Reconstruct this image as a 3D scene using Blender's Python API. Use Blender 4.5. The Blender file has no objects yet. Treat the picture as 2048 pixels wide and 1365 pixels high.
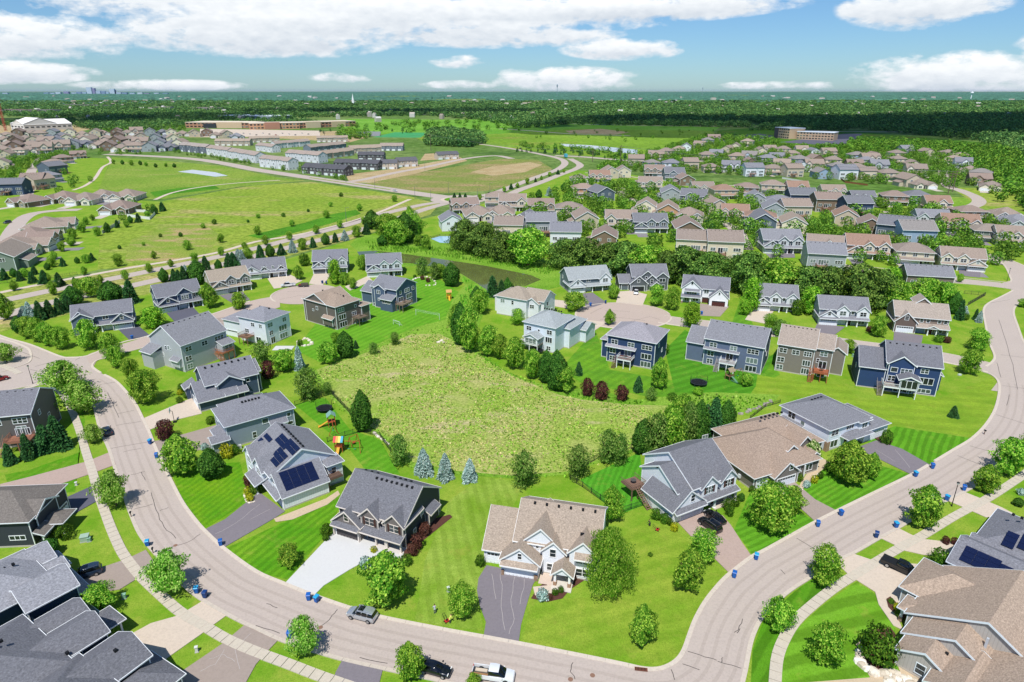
import bpy, bmesh, math, random
from mathutils import Vector, Matrix, noise
from mathutils.geometry import tessellate_polygon
S = bpy.context.scene
R = math.radians
rnd = random.Random(7)

# ------------------------------------------------------------------ camera
HAZE = 7e-6
F_PX, PITCH, CAM_H = 1290.0, R(21.2), 76.0
cd = bpy.data.cameras.new('camera'); cam = bpy.data.objects.new('camera', cd)
S.collection.objects.link(cam); S.camera = cam
cam.location = (0, 0, CAM_H); cam.rotation_euler = (R(90) - PITCH, 0, 0)
cd.sensor_width = 36; cd.lens = 36 * F_PX / 2048; cd.clip_start = 1; cd.clip_end = 90000

# ------------------------------------------------------------------ sky, sun, exposure
SUN_EL, SUN_AZ = 60.0, 196.0           # azimuth the light comes FROM, clockwise from +Y (behind and to the left)
w = bpy.data.worlds.new('World'); S.world = w; w.use_nodes = True
nt = w.node_tree; N = nt.nodes; L = nt.links
for n in list(N): N.remove(n)
def nd(t, **k):
    n = N.new(t)
    for a, b in k.items(): setattr(n, a, b)
    return n
def mth(op, a, b=None, c=None, clamp=False):
    n = N.new('ShaderNodeMath'); n.operation = op; n.use_clamp = clamp
    for i, v in enumerate((a, b, c)):
        if v is None: continue
        if isinstance(v, (int, float)): n.inputs[i].default_value = v
        else: L.new(v, n.inputs[i])
    return n.outputs[0]
out = nd('ShaderNodeOutputWorld'); bg = nd('ShaderNodeBackground'); bg.inputs[1].default_value = 0.108
L.new(bg.outputs[0], out.inputs[0])
sky = nd('ShaderNodeTexSky'); sky.sky_type = 'NISHITA'; sky.sun_disc = False
sky.sun_elevation = R(SUN_EL); sky.sun_rotation = R(SUN_AZ); sky.altitude = 300
sky.air_density = 1.0; sky.dust_density = 0.3; sky.ozone_density = 1.6
tc = nd('ShaderNodeTexCoord'); sx = nd('ShaderNodeSeparateXYZ'); L.new(tc.outputs['Generated'], sx.inputs[0])
az = mth('ARCTAN2', sx.outputs[0], sx.outputs[1]); el = mth('ARCSINE', sx.outputs[2])
AX = mth('MULTIPLY', az, 57.2958); EL = mth('MULTIPLY', el, 57.2958)
def fbm(sa, se, scale, detail, seed):
    cb = nd('ShaderNodeCombineXYZ'); L.new(mth('MULTIPLY', AX, sa), cb.inputs[0]); L.new(mth('MULTIPLY', EL, se), cb.inputs[1])
    cb.inputs[2].default_value = seed
    t = nd('ShaderNodeTexNoise'); t.inputs['Scale'].default_value = scale; t.inputs['Detail'].default_value = detail
    t.inputs['Roughness'].default_value = 0.58; L.new(cb.outputs[0], t.inputs['Vector']); return t.outputs['Fac']
n1 = fbm(.15, .36, 2.0, 10, 3.1); n2 = fbm(.16, .36, 5.5, 7, 8.4); n3 = fbm(.018, .05, 2.0, 4, 5.7)
# cloud banks: azimuth and elevation (degrees) of the centre, half width, half height, weight
CL = [(-10, 5.7, 27, 1.9, 1.0), (-19, 4.1, 12, 1.9, 1.0), (11, 6.1, 12, 1.2, .95), (-2, 4.2, 12, 1.1, .8), (9, 3.1, 5.5, .9, .8), (-4, 2.2, 3, .6, .45), (-36, 3.4, 9, 1.8, .8), (-36, 1.2, 6, .9, .85),
      (4, .9, 7, 1.1, .9), (-26, .4, 7, .45, .7), (33, 1.0, 8, 1.7, .95), (29.5, 5.5, 5.6, 1.7, .95), (40, 2.4, 5, 2.2, 1.0), (-4, 0.5, 4, .4, .5), (21, .4, 6, .35, .5), (-13.5, 1.0, 3, .5, .4)]
tot = None; low = None
for (ca, ce, wa, we, k) in CL:
    dx = mth('MULTIPLY', mth('SUBTRACT', AX, ca), 1 / wa); dy = mth('MULTIPLY', mth('SUBTRACT', EL, ce), 1 / we)
    d = mth('ADD', mth('MULTIPLY', dx, dx), mth('MULTIPLY', dy, dy))
    v = mth('MULTIPLY', mth('SUBTRACT', 1.0, d, clamp=True), k)
    tot = v if tot is None else mth('MAXIMUM', tot, v)
    b = mth('MULTIPLY', mth('MULTIPLY', dy, v), 1.0); low = b if low is None else mth('ADD', low, b)
# beyond the frame the same broken cloud goes on
hi = mth('MULTIPLY', mth('SUBTRACT', mth('MAXIMUM', mth('MULTIPLY', EL, .12), mth('MULTIPLY', mth('ABSOLUTE', AX), .02)), .95, clamp=True), mth('MULTIPLY', mth('SUBTRACT', n3, .56), 4.0, clamp=True))
tot = mth('MAXIMUM', tot, mth('MULTIPLY', hi, .7))
m = mth('ADD', tot, mth('MULTIPLY', mth('SUBTRACT', n1, .5), 2.0)); m = mth('ADD', m, mth('MULTIPLY', mth('SUBTRACT', n2, .5), .7))
mask = mth('MULTIPLY', mth('SUBTRACT', m, .10), 2.2, clamp=True)
mask = mth('MULTIPLY', mask, mth('MULTIPLY', mth('ADD', tot, 0.0), 6.0, clamp=True))
shade = mth('ADD', mth('MULTIPLY', low, .75), mth('ADD', .62, mth('MULTIPLY', mth('SUBTRACT', n2, .5), .7)), clamp=True)
mc = nd('ShaderNodeMix', data_type='RGBA'); L.new(shade, mc.inputs[0])
CLOUD_DARK, CLOUD_LIGHT = (4.6, 5.3, 6.2, 1), (9.3, 9.5, 9.6, 1)
mc.inputs[6].default_value = CLOUD_DARK; mc.inputs[7].default_value = CLOUD_LIGHT
tint = nd('ShaderNodeMix', data_type='RGBA', blend_type='MULTIPLY'); tint.inputs[0].default_value = 1.0
L.new(sky.outputs[0], tint.inputs[6]); tint.inputs[7].default_value = (.48, .71, .97, 1)
ms = nd('ShaderNodeMix', data_type='RGBA'); L.new(mask, ms.inputs[0]); L.new(tint.outputs[2], ms.inputs[6]); L.new(mc.outputs[2], ms.inputs[7])
L.new(ms.outputs[2], bg.inputs[0])
sd = bpy.data.lights.new('sun', 'SUN'); sd.energy = 4.4; sd.angle = R(.53); sd.color = (1, .975, .93)
sun = bpy.data.objects.new('sun', sd); S.collection.objects.link(sun); sun.location = (0, -50, 300)
sdir = Vector((math.sin(R(SUN_AZ)) * math.cos(R(SUN_EL)), math.cos(R(SUN_AZ)) * math.cos(R(SUN_EL)), math.sin(R(SUN_EL))))
sun.rotation_euler = sdir.to_track_quat('Z', 'Y').to_euler()
vs = S.view_settings; vs.view_transform = 'Standard'; vs.look = 'None'; vs.exposure = 0.10; vs.gamma = 1; vs.use_curve_mapping = False
S.cycles.max_bounces = 5; S.cycles.diffuse_bounces = 2; S.cycles.glossy_bounces = 2; S.cycles.transmission_bounces = 2
S.cycles.transparent_max_bounces = 4; S.cycles.volume_bounces = 0

# ------------------------------------------------------------------ picture point -> point of the ground
def G(px, py, z=0.0):
    dx = (px - 1024) / F_PX; dy = -(py - 682.5) / F_PX
    wy = math.cos(PITCH) + dy * math.sin(PITCH); wz = -math.sin(PITCH) + dy * math.cos(PITCH)
    t = (z - CAM_H) / wz
    return Vector((dx * t, wy * t, z))
def PXY(x, y, z=0.0):
    z -= CAM_H; d = y * math.cos(PITCH) - z * math.sin(PITCH); u = y * math.sin(PITCH) + z * math.cos(PITCH)
    return (1024 + F_PX * x / d, 682.5 - F_PX * u / d)
def tall(p, topy):                       # height of something standing at ground point p whose top shows at row topy
    lo, hi = 0.0, 60.0
    for _ in range(30):
        m_ = (lo + hi) / 2
        if PXY(p.x, p.y, m_)[1] > topy: lo = m_
        else: hi = m_
    return lo
def mpp(p, z=0.0):                       # metres per picture pixel there
    return (p.y * math.cos(PITCH) + (CAM_H - z) * math.sin(PITCH)) / F_PX

# ------------------------------------------------------------------ materials
MATS = {}
def srgb(h):
    c = [int(h[i:i + 2], 16) / 255 for i in (0, 2, 4)]
    return tuple(x / 12.92 if x <= .04045 else ((x + .055) / 1.055) ** 2.4 for x in c)
class NT:
    def __init__(s, name, rough=.8, spec=.3):
        s.m = bpy.data.materials.new(name); s.m.use_nodes = True; s.t = s.m.node_tree; s.N = s.t.nodes; s.L = s.t.links
        s.b = s.N['Principled BSDF']; s.b.inputs['Roughness'].default_value = rough; s.b.inputs['Specular IOR Level'].default_value = spec
    def n(s, t, ins=None, **k):
        x = s.N.new(t)
        for a, b in k.items(): setattr(x, a, b)
        for i, v in (ins or {}).items():
            if hasattr(v, 'links'): s.L.new(v, x.inputs[i])
            else: x.inputs[i].default_value = v
        return x
    def co(s, which='Object'): return s.n('ShaderNodeTexCoord').outputs[which]
    def pos(s): return s.n('ShaderNodeNewGeometry').outputs['Position']
    def mp(s, v, sc=(1, 1, 1), rot=(0, 0, 0), loc=(0, 0, 0)):
        return s.n('ShaderNodeMapping', {0: v, 1: loc, 2: rot, 3: sc}).outputs[0]
    def noise(s, v, sc, det=3, ro=.55): return s.n('ShaderNodeTexNoise', {'Vector': v, 'Scale': sc, 'Detail': det, 'Roughness': ro}).outputs['Fac']
    def ramp(s, f, stops):
        r = s.n('ShaderNodeValToRGB', {0: f}); e = r.color_ramp.elements
        while len(e) < len(stops): e.new(.5)
        for i, (p, c) in enumerate(stops): e[i].position = p; e[i].color = (*c, 1)
        return r.outputs[0]
    def mix(s, f, a, b, bt='MIX'):
        x = s.n('ShaderNodeMix', data_type='RGBA', blend_type=bt)
        for i, v in ((0, f), (6, a), (7, b)):
            if hasattr(v, 'links'): s.L.new(v, x.inputs[i])
            else: x.inputs[i].default_value = v if isinstance(v, (int, float)) else (*v[:3], 1)
        return x.outputs[2]
    def mt(s, op, a, b=0.0, clamp=False):
        x = s.n('ShaderNodeMath', {0: a, 1: b}, operation=op, use_clamp=clamp); return x.outputs[0]
    def bump(s, h, st=.5, d=.05):
        s.L.new(s.n('ShaderNodeBump', {'Height': h, 'Strength': st, 'Distance': d}).outputs[0], s.b.inputs['Normal'])
    def col(s, c):
        if hasattr(c, 'links'): s.L.new(c, s.b.inputs['Base Color'])
        else: s.b.inputs['Base Color'].default_value = (*c[:3], 1)
        return s.m
def sc_(c, k): return tuple(x * k for x in c)
def mat(kind, c=None, **k):
    key = (kind, c, tuple(sorted(k.items())))
    if key in MATS: return MATS[key]
    col = srgb(c) if isinstance(c, str) else c
    if kind == 'flat':
        a = NT('paint_' + str(c), k.get('rough', .6), k.get('spec', .3)); n = a.noise(a.co(), 1.3, 3)
        m = a.col(a.mix(n, sc_(col, .9), sc_(col, 1.07))); a.b.inputs['Metallic'].default_value = k.get('metal', 0)
    elif kind == 'siding':
        a = NT('lap_siding_' + c, .65); v = a.co(); z = a.n('ShaderNodeSeparateXYZ', {0: v}).outputs[2]
        f = a.mt('FRACT', a.mt('MULTIPLY', z, 1 / .19)); line = a.mt('GREATER_THAN', f, .86)
        base = a.mix(a.noise(v, .8, 4), sc_(col, .88), sc_(col, 1.08))
        m = a.col(a.mix(a.mt('MULTIPLY', line, .30), base, sc_(col, .35))); a.bump(f, .5, .02)
    elif kind == 'batten':
        a = NT('board_and_batten_' + c, .65); v = a.co(); q = a.n('ShaderNodeSeparateXYZ', {0: v})
        f = a.mt('FRACT', a.mt('MULTIPLY', a.mt('ADD', q.outputs[0], q.outputs[1]), 1 / .45)); line = a.mt('GREATER_THAN', f, .85)
        m = a.col(a.mix(a.mt('MULTIPLY', line, .3), a.mix(a.noise(v, .8, 4), sc_(col, .88), sc_(col, 1.08)), sc_(col, .4)))
    elif kind == 'shingle':
        a = NT('asphalt_shingle_' + c, .9, .15); v = a.co()
        f1 = a.noise(a.mp(v, (1, 1, 2.2)), 3.4, 3, .7); f2 = a.noise(v, .35, 3); f3 = a.noise(a.mp(v, (.6, .6, 4)), 5.0, 2, .8)
        cc = a.ramp(f1, [(.3, sc_(col, .55)), (.48, sc_(col, .92)), (.56, sc_(col, 1.05)), (.72, sc_(col, 1.5))])
        cc = a.mix(a.mt('MULTIPLY', f2, .35), cc, sc_(col, .8)); cc = a.mix(a.mt('MULTIPLY', a.mt('GREATER_THAN', f3, .6), .4), cc, sc_(col, .62))
        m = a.col(cc); a.bump(f1, .6, .04)
    elif kind == 'glass':
        a = NT('window_glass', .06, .6); n = a.n('ShaderNodeObjectInfo').outputs['Random']
        m = a.col(a.ramp(n, [(0, (.012, .016, .02)), (.55, (.03, .04, .045)), (.85, (.09, .13, .12)), (1, (.22, .28, .25))]))
    elif kind == 'leaf':
        a = NT('foliage_' + c, .6, .12); g = a.n('ShaderNodeNewGeometry'); oi = a.n('ShaderNodeObjectInfo')
        hi = srgb(k['hi']) if 'hi' in k else sc_(col, 1.9)
        f = a.mt('ADD', a.mt('MULTIPLY', g.outputs['Random Per Island'], .55), a.mt('MULTIPLY', a.noise(g.outputs['Position'], k.get('ns', .55), 2), .5))
        cc = a.ramp(f, [(.18, sc_(col, .5)), (.46, col), (.78, hi)])
        cc = a.n('ShaderNodeHueSaturation', {'Hue': a.mt('ADD', .49, a.mt('MULTIPLY', oi.outputs['Random'], .02)), 'Value': a.mt('ADD', .85, a.mt('MULTIPLY', oi.outputs['Random'], .3)), 'Color': cc}).outputs[0]
        a.col(cc); tr = a.n('ShaderNodeBsdfTranslucent', {0: cc}); mx = a.n('ShaderNodeMixShader', {0: k.get('tr', .3), 1: a.b.outputs[0], 2: tr.outputs[0]})
        a.L.new(mx.outputs[0], a.N['Material Output'].inputs[0]); m = a.m
    elif kind == 'pave':                                   # asphalt, concrete, pavers: fine grain plus worn patches
        a = NT(k.get('n', 'pavement') + '_' + c, k.get('rough', .9), .2); v = a.pos()
        f = a.noise(v, 2.6, 5, .75); f2 = a.noise(a.mp(v, (.06, .13, .1)), 1.0, 4); f3 = a.noise(v, 14, 2, .8)
        cc = a.ramp(f, [(.3, sc_(col, 1 - k.get('grain', .25) * .6)), (.5, col), (.75, sc_(col, 1 + k.get('grain', .25) * .4))]); cc = a.mix(a.mt('MULTIPLY', f2, k.get('patch', .35)), cc, sc_(col, .78))
        cc = a.mix(a.mt('MULTIPLY', a.mt('GREATER_THAN', f3, .6), k.get('grain', .25)), cc, sc_(col, .7))
        m = a.col(cc); a.bump(f3, .2, .01)
    elif kind == 'grass':
        a = NT('grass_' + str(k.get('n', '')) + c, .95, .08); v = a.pos(); alt = srgb(k['alt'])
        f = a.noise(v, .11, 6, .68); g1 = a.noise(v, 1.3, 5, .8); g2 = a.noise(a.mp(v, (1, .5, 1)), 7, 2, .8)
        cc = a.mix(a.ramp(f, [(.36, (0, 0, 0)), (.62, (1, 1, 1))]), col, alt)
        cc = a.mix(a.ramp(g1, [(.35, (0, 0, 0)), (.7, (.8, .8, .8))]), cc, a.mix(.5, cc, sc_(col, .55)))
        cc = a.mix(a.mt('MULTIPLY', a.mt('GREATER_THAN', g2, .54), .42), cc, sc_(col, .5)); g3 = a.noise(a.mp(v, (1, 1, 1), loc=(7, 3, 1)), .33, 5, .7); cc = a.mix(a.ramp(g3, [(.56, (0, 0, 0)), (.7, (.3, .3, .3))]), cc, srgb('a8a04c'))
        if 'stripe' in k:
            st, wd, amt = k['stripe'], k.get('wd', 1.1), k.get('amt', .35)
            q = a.n('ShaderNodeSeparateXYZ', {0: a.mp(v, (1, 1, 1), (0, 0, R(st)))}).outputs[0]
            q = a.mt('ADD', q, a.mt('MULTIPLY', a.noise(v, .15, 2), 1.2))
            s1 = a.mt('SINE', a.mt('MULTIPLY', q, math.pi / wd)); s1 = a.mt('MULTIPLY', a.mt('ADD', a.mt('MULTIPLY', s1, 1.4), .5, True), amt)
            cc = a.mix(a.mt('MULTIPLY', s1, a.mt('ADD', g1, .35, True)), cc, sc_(col, .42))
        m = a.col(cc); a.bump(g1, .7, .08)
    elif kind == 'patchy':                                  # rough fields and meadow ground: three colours in drifts
        a = NT('rough_ground_' + c, .95, .05); v = a.pos(); c2 = srgb(k['c2']); c3 = srgb(k['c3']); s = k.get('s', .03)
        f = a.noise(a.mp(v, (1, .8, 1)), s, 6, .62); g1 = a.noise(v, s * 22, 5, .8); g2 = a.noise(a.mp(v, (.5, 1.3, 1), loc=(40, 9, 3)), s * 1.7, 5, .7)
        cc = a.mix(a.ramp(f, [(.38, (0, 0, 0)), (.6, (1, 1, 1))]), col, c2)
        cc = a.mix(a.ramp(g2, [(k.get('t', .55), (0, 0, 0)), (k.get('t', .55) + .12, (1, 1, 1))]), cc, c3)
        cc = a.mix(a.ramp(g1, [(.4, (0, 0, 0)), (.62, (1, 1, 1))]), cc, a.mix(1.0, cc, (.42, .5, .35), 'MULTIPLY')) if k.get('fine', 1) else cc
        m = a.col(cc); a.bump(g1, .8, .15)
    elif kind == 'water':
        a = NT('pond_water', .04, .5); v = a.pos(); f = a.noise(v, .05, 4)
        m = a.col(a.mix(f, (.075, .095, .025), (.15, .17, .05))); a.bump(a.noise(a.mp(v, (1, 3, 1)), .8, 3), .12, .02)
    elif kind == 'stone':
        a = NT('stone_veneer_' + c, .85); v = a.co(); vr = a.n('ShaderNodeTexVoronoi', {'Vector': v, 'Scale': 3.2})
        m = a.col(a.mix(.6, a.mix(vr.outputs['Color'], sc_(col, .5), sc_(col, 1.4)), col)); a.bump(vr.outputs['Distance'], .5, .04)
    elif kind == 'solar':
        a = NT('solar_cells', .12, .7); v = a.co(); q = a.n('ShaderNodeSeparateXYZ', {0: v})
        gx = a.mt('LESS_THAN', a.mt('FRACT', a.mt('MULTIPLY', q.outputs[0], 6)), .06); gy = a.mt('LESS_THAN', a.mt('FRACT', a.mt('MULTIPLY', q.outputs[1], 6)), .06)
        m = a.col(a.mix(a.mt('MAXIMUM', gx, gy), (.006, .010, .042), (.02, .028, .06)))
    elif kind == 'paint':
        a = NT('car_paint_' + c, .28, .5); m = a.col(col); a.b.inputs['Coat Weight'].default_value = .6; a.b.inputs['Metallic'].default_value = k.get('metal', .1)
    elif kind == 'canopy':
        a = NT('far_tree_canopy_' + c, .95, .05); v = a.pos(); f = a.noise(v, k.get('s', .03), 5, .75); f2 = a.noise(v, .0011, 3); f3 = a.noise(a.mp(v, (1, .25, 1)), .004, 3)
        cc = a.ramp(f, [(.35, sc_(col, .35)), (.5, col), (.66, sc_(col, 2.1))]); cc = a.mix(a.mt('MULTIPLY', f2, .4), cc, sc_(col, .6))
        m = a.col(cc); a.bump(f, 1.0, 3.0)
    MATS[key] = m; return m
GLASS = mat('glass'); WHITE = mat('flat', 'eef0f0'); BLACK = mat('flat', '1c1d20'); DARK = mat('flat', '3a3c40')

# ------------------------------------------------------------------ mesh building
class MB:
    def __init__(s): s.v = []; s.f = []; s.mi = []; s.m = []
    def mx(s, m):
        if m not in s.m: s.m.append(m)
        return s.m.index(m)
    def add(s, vs, fs, m):
        b = len(s.v); s.v += [tuple(p) for p in vs]; i = s.mx(m)
        for f in fs: s.f.append([b + q for q in f]); s.mi.append(i)
        return s
    def box(s, x0, x1, y0, y1, z0, z1, m):
        return s.add([(x0, y0, z0), (x1, y0, z0), (x1, y1, z0), (x0, y1, z0), (x0, y0, z1), (x1, y0, z1), (x1, y1, z1), (x0, y1, z1)],
                     [(0, 3, 2, 1), (4, 5, 6, 7), (0, 1, 5, 4), (1, 2, 6, 5), (2, 3, 7, 6), (3, 0, 4, 7)], m)
    def hexa(s, p, m):                     # eight corners, bottom ring then top ring
        return s.add(p, [(0, 3, 2, 1), (4, 5, 6, 7), (0, 1, 5, 4), (1, 2, 6, 5), (2, 3, 7, 6), (3, 0, 4, 7)], m)
    def ext(s, sec, a0, a1, axis, m, m_end=None):   # cross-section (h, z) pushed from a0 to a1 along 'x' or 'y'
        n = len(sec)
        vs = [(a, h, z) if axis == 'x' else (h, a, z) for a in (a0, a1) for (h, z) in sec]
        s.add(vs, [(i, (i + 1) % n, n + (i + 1) % n, n + i) for i in range(n)], m)
        tri = tessellate_polygon([[Vector((h, z, 0)) for h, z in sec]])
        s.add(vs, [tuple(t) for t in tri] + [tuple(n + q for q in t) for t in tri], m_end or m)
        return s
    def cyl(s, x, y, z0, z1, r0, r1, m, n=8):
        vs = [(x + r * math.cos(2 * math.pi * i / n), y + r * math.sin(2 * math.pi * i / n), z) for z, r in ((z0, r0), (z1, r1)) for i in range(n)]
        return s.add(vs, [(i, (i + 1) % n, n + (i + 1) % n, n + i) for i in range(n)] + [tuple(range(n))[::-1], tuple(range(n, 2 * n))], m)
    def bar(s, a, b, r, m, n=5):
        a = Vector(a); b = Vector(b); d = (b - a).normalized(); u = d.orthogonal().normalized(); v = d.cross(u)
        vs = [p + (u * math.cos(2 * math.pi * i / n) + v * math.sin(2 * math.pi * i / n)) * r for p in (a, b) for i in range(n)]
        return s.add(vs, [(i, (i + 1) % n, n + (i + 1) % n, n + i) for i in range(n)] + [tuple(range(n))[::-1], tuple(range(n, 2 * n))], m)
    def mesh(s, name):
        me = bpy.data.meshes.new(name); me.from_pydata(s.v, [], s.f)
        for m in s.m: me.materials.append(m)
        me.polygons.foreach_set('material_index', s.mi); me.update(); return me
    def build(s, name, parent=None, loc=None, rz=0):
        return link(name, s.mesh(name), parent, loc, rz)
def link(name, me, parent=None, loc=None, rz=0):
    o = bpy.data.objects.new(name, me); S.collection.objects.link(o)
    if parent: o.parent = parent; KIDS.setdefault(parent.name, []).append(o)
    if loc is not None: o.location = loc
    if rz: o.rotation_euler[2] = rz
    return o
KIDS = {}
def empty(name, loc, rz=0): return link(name, None, None, loc, rz)
def tag(o, label=None, cat=None, group=None, kind=None):
    for k, v in (('label', label), ('category', cat), ('group', group), ('kind', kind)):
        if v: o[k] = v
    return o
def copy_tree(o, parent=None):
    c = o.copy(); S.collection.objects.link(c)
    if parent: c.parent = parent
    KIDS[c.name] = []
    if parent: KIDS[parent.name].append(c)
    for ch in KIDS.get(o.name, []): copy_tree(ch, c)
    return c
ORD = 'first second third fourth fifth sixth seventh eighth ninth tenth eleventh twelfth thirteenth fourteenth fifteenth sixteenth seventeenth eighteenth nineteenth twentieth twenty-first twenty-second twenty-third twenty-fourth twenty-fifth twenty-sixth twenty-seventh'.split()
def ordn(i, n, frm='from the left'):
    if n == 1: return ''
    if i == 0: return 'leftmost'
    if i == n - 1: return 'rightmost'
    return ORD[i] + ' ' + frm

def spline(pts, k=4, closed=False):
    out_ = []; n = len(pts); rng = range(n if closed else n - 1)
    for i in rng:
        p0 = pts[i - 1] if (i > 0 or closed) else pts[0]; p1 = pts[i]; p2 = pts[(i + 1) % n]; p3 = pts[(i + 2) % n] if (closed or i + 2 < n) else pts[-1]
        for j in range(k):
            t = j / k
            out_.append(.5 * ((2 * p1) + (p2 - p0) * t + (2 * p0 - 5 * p1 + 4 * p2 - p3) * t * t + (3 * p1 - p0 - 3 * p2 + p3) * t ** 3))
    if not closed: out_.append(pts[-1])
    return out_
def gl(pp): return [G(*p) for p in pp]
def sheet(name, pts, z, m, th=0.0, parent=None, kind='structure'):
    pts = [Vector((p.x, p.y, z)) for p in pts]
    tri = tessellate_polygon([pts]); o = MB()
    area = sum(pts[i].x * pts[(i + 1) % len(pts)].y - pts[(i + 1) % len(pts)].x * pts[i].y for i in range(len(pts)))
    fs = []
    for t in tri:
        a, b, c = (pts[q] for q in t); nz = (b - a).cross(c - a).z
        fs.append(tuple(t) if nz > 0 else tuple(reversed(t)))
    o.add(pts, fs, m)
    if th:
        n = len(pts); base = [(p.x, p.y, z - th) for p in pts]
        o.add([tuple(p) for p in pts] + base, [(i, (i + 1) % n, n + (i + 1) % n, n + i) for i in range(n)], m)
    ob = o.build(name, parent)
    if kind: ob['kind'] = kind
    return ob
def strip_pts(cl, wl, wr=None):
    wr = wl if wr is None else wr; Lp, Rp = [], []
    for i, p in enumerate(cl):
        d = (cl[min(i + 1, len(cl) - 1)] - cl[max(i - 1, 0)]).normalized(); nrm = Vector((-d.y, d.x, 0))
        Lp.append(p + nrm * wl); Rp.append(p - nrm * wr)
    return Lp, Rp
def ribbon(name, cl, wid, z, m, kind='structure'):
    a, b = strip_pts(cl, wid / 2); o = MB(); n = len(a)
    vs = [(p.x, p.y, z) for p in a] + [(p.x, p.y, z) for p in b]
    o.add(vs, [(i, n + i, n + i + 1, i + 1) for i in range(n - 1)], m)
    ob = o.build(name); ob['kind'] = kind; return ob
# ================================================================== GROUND
Z0 = 0.0
g = MB(); GR = mat('patchy', '62843a', c2='86985a', c3='4e6e34', s=.004)
g.add([(-60000, -3000, 0), (60000, -3000, 0), (60000, 80000, 0), (-60000, 80000, 0)], [(0, 1, 2, 3)], GR)
tag(g.build('ground'), kind='structure')
LAWN = mat('grass', '6b9a20', alt='96aa3e', n='base_')
LAWN2 = mat('grass', '55911a', alt='74992a', n='deep_')
def lawn(name, pp, z, m): return sheet(name, gl(pp), z, m)
lawn('lawn', [(-900, 1700), (3000, 1700), (3000, 900), (2700, 500), (2048, 430), (1950, 425), (1700, 400), (1500, 385), (1300, 360), (1130, 345), (1040, 385), (960, 410), (840, 440), (500, 540), (0, 640), (-500, 760)], .01, LAWN)
lawn('lawn', [(-500, 640), (0, 584), (195, 541), (200, 470), (232, 437), (325, 404), (190, 396), (205, 360), (222, 318), (100, 312), (-100, 330), (-500, 480)], .012, LAWN)
# stretches of lawn mown in their own direction
MZ = [.014]
def mown(pp, ang, c='55911a', alt='74992a', wd=.75, amt=.55, z=None):
    MZ[0] += .0012; z = MZ[0]
    return lawn('mown_lawn', pp, z, mat('grass', c, alt=alt, stripe=ang, wd=wd, amt=amt))
mown([(1735, 885), (1770, 860), (1790, 853), (1945, 877), (1910, 899), (1857, 931), (1800, 905)], 38, '5c9a20', '6aa828', .8, 0.58)
mown([(1588, 990), (1630, 930), (1700, 915), (1822, 949), (1754, 984), (1676, 1022)], 55, '5c9a20', '6aa828', .6, 0.54)
mown([(1468, 1060), (1500, 985), (1560, 1000), (1629, 1043), (1560, 1085), (1506, 1112)], 62, '5c9a20', '6caa2a', .7, 0.50)
mown([(1160, 960), (1280, 905), (1290, 1010), (1240, 1030), (1200, 1000)], 20, '509c24', '5ca82e', .6, 0.43)
mown([(1540, 1400), (1560, 1310), (1590, 1262), (1640, 1215), (1714, 1163), (1752, 1190), (1760, 1215), (1790, 1252), (1800, 1400)], 75, '6ca222', '7cb034', 1.9, 0.61)
mown([(1500, 1400), (1505, 1300), (1530, 1235), (1590, 1183), (1650, 1140), (1690, 1152), (1620, 1205), (1575, 1255), (1545, 1330), (1540, 1400)], 40, '55911a', '609622', 1.3, .6, 0.02)
mown([(345, 950), (395, 930), (480, 925), (500, 1000), (408, 1060), (368, 1012)], 20, '56961a', '78a41c', .7, 0.32)
mown([(450, 1098), (600, 1030), (690, 985), (660, 1060), (575, 1160), (512, 1143)], 28, '56981a', '7aa826', .8, 0.43)
mown([(115, 785), (140, 765), (165, 800), (170, 845), (160, 880), (150, 985), (20, 990), (10, 950), (60, 940), (160, 905), (150, 850), (130, 808)], 10, '4f9614', '74992a', 1.0, 0.22)
mown([(900, 1000), (965, 955), (1050, 965), (970, 1130), (955, 1200), (968, 1262), (900, 1255), (830, 1240), (850, 1120)], -12, '789c2a', '9cb44c', 1.0, 0.25)
mown([(1047, 1280), (1060, 1200), (1200, 1195), (1240, 1080), (1290, 1040), (1350, 1060), (1450, 1145), (1400, 1220), (1370, 1300), (1320, 1332), (1200, 1318)], 70, '759c26', '9aac3e', 1.4, 0.16)
mown([(590, 700), (690, 575), (830, 555), (880, 560), (940, 600), (900, 655), (820, 668), (700, 712), (640, 725)], 30, '62a024', '74ac2e', 1.2, 0.29)
mown([(1120, 740), (1190, 660), (1220, 740), (1420, 775), (1480, 600), (1560, 750), (1480, 790), (1300, 795), (1160, 765)], 40, '588e26', '74a828', 1.3, 0.25)
mown([(1330, 700), (1370, 660), (1500, 740), (1560, 700), (1500, 790), (1350, 785)], 60, '4e8f20', '5e9c28', 1.6, .4, 0.02)
mown([(1515, 750), (1600, 765), (1690, 770), (1720, 800), (1870, 800), (1985, 755), (1990, 800), (1940, 874), (1800, 850), (1700, 860), (1600, 795), (1510, 785)], 100, '789c2a', '92ae34', 2.2, 0.22)
mown([(590, 810), (650, 795), (700, 860), (760, 880), (800, 950), (730, 940), (700, 900)], 35, '58981f', '68a428', 1.0, 0.25)
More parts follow.
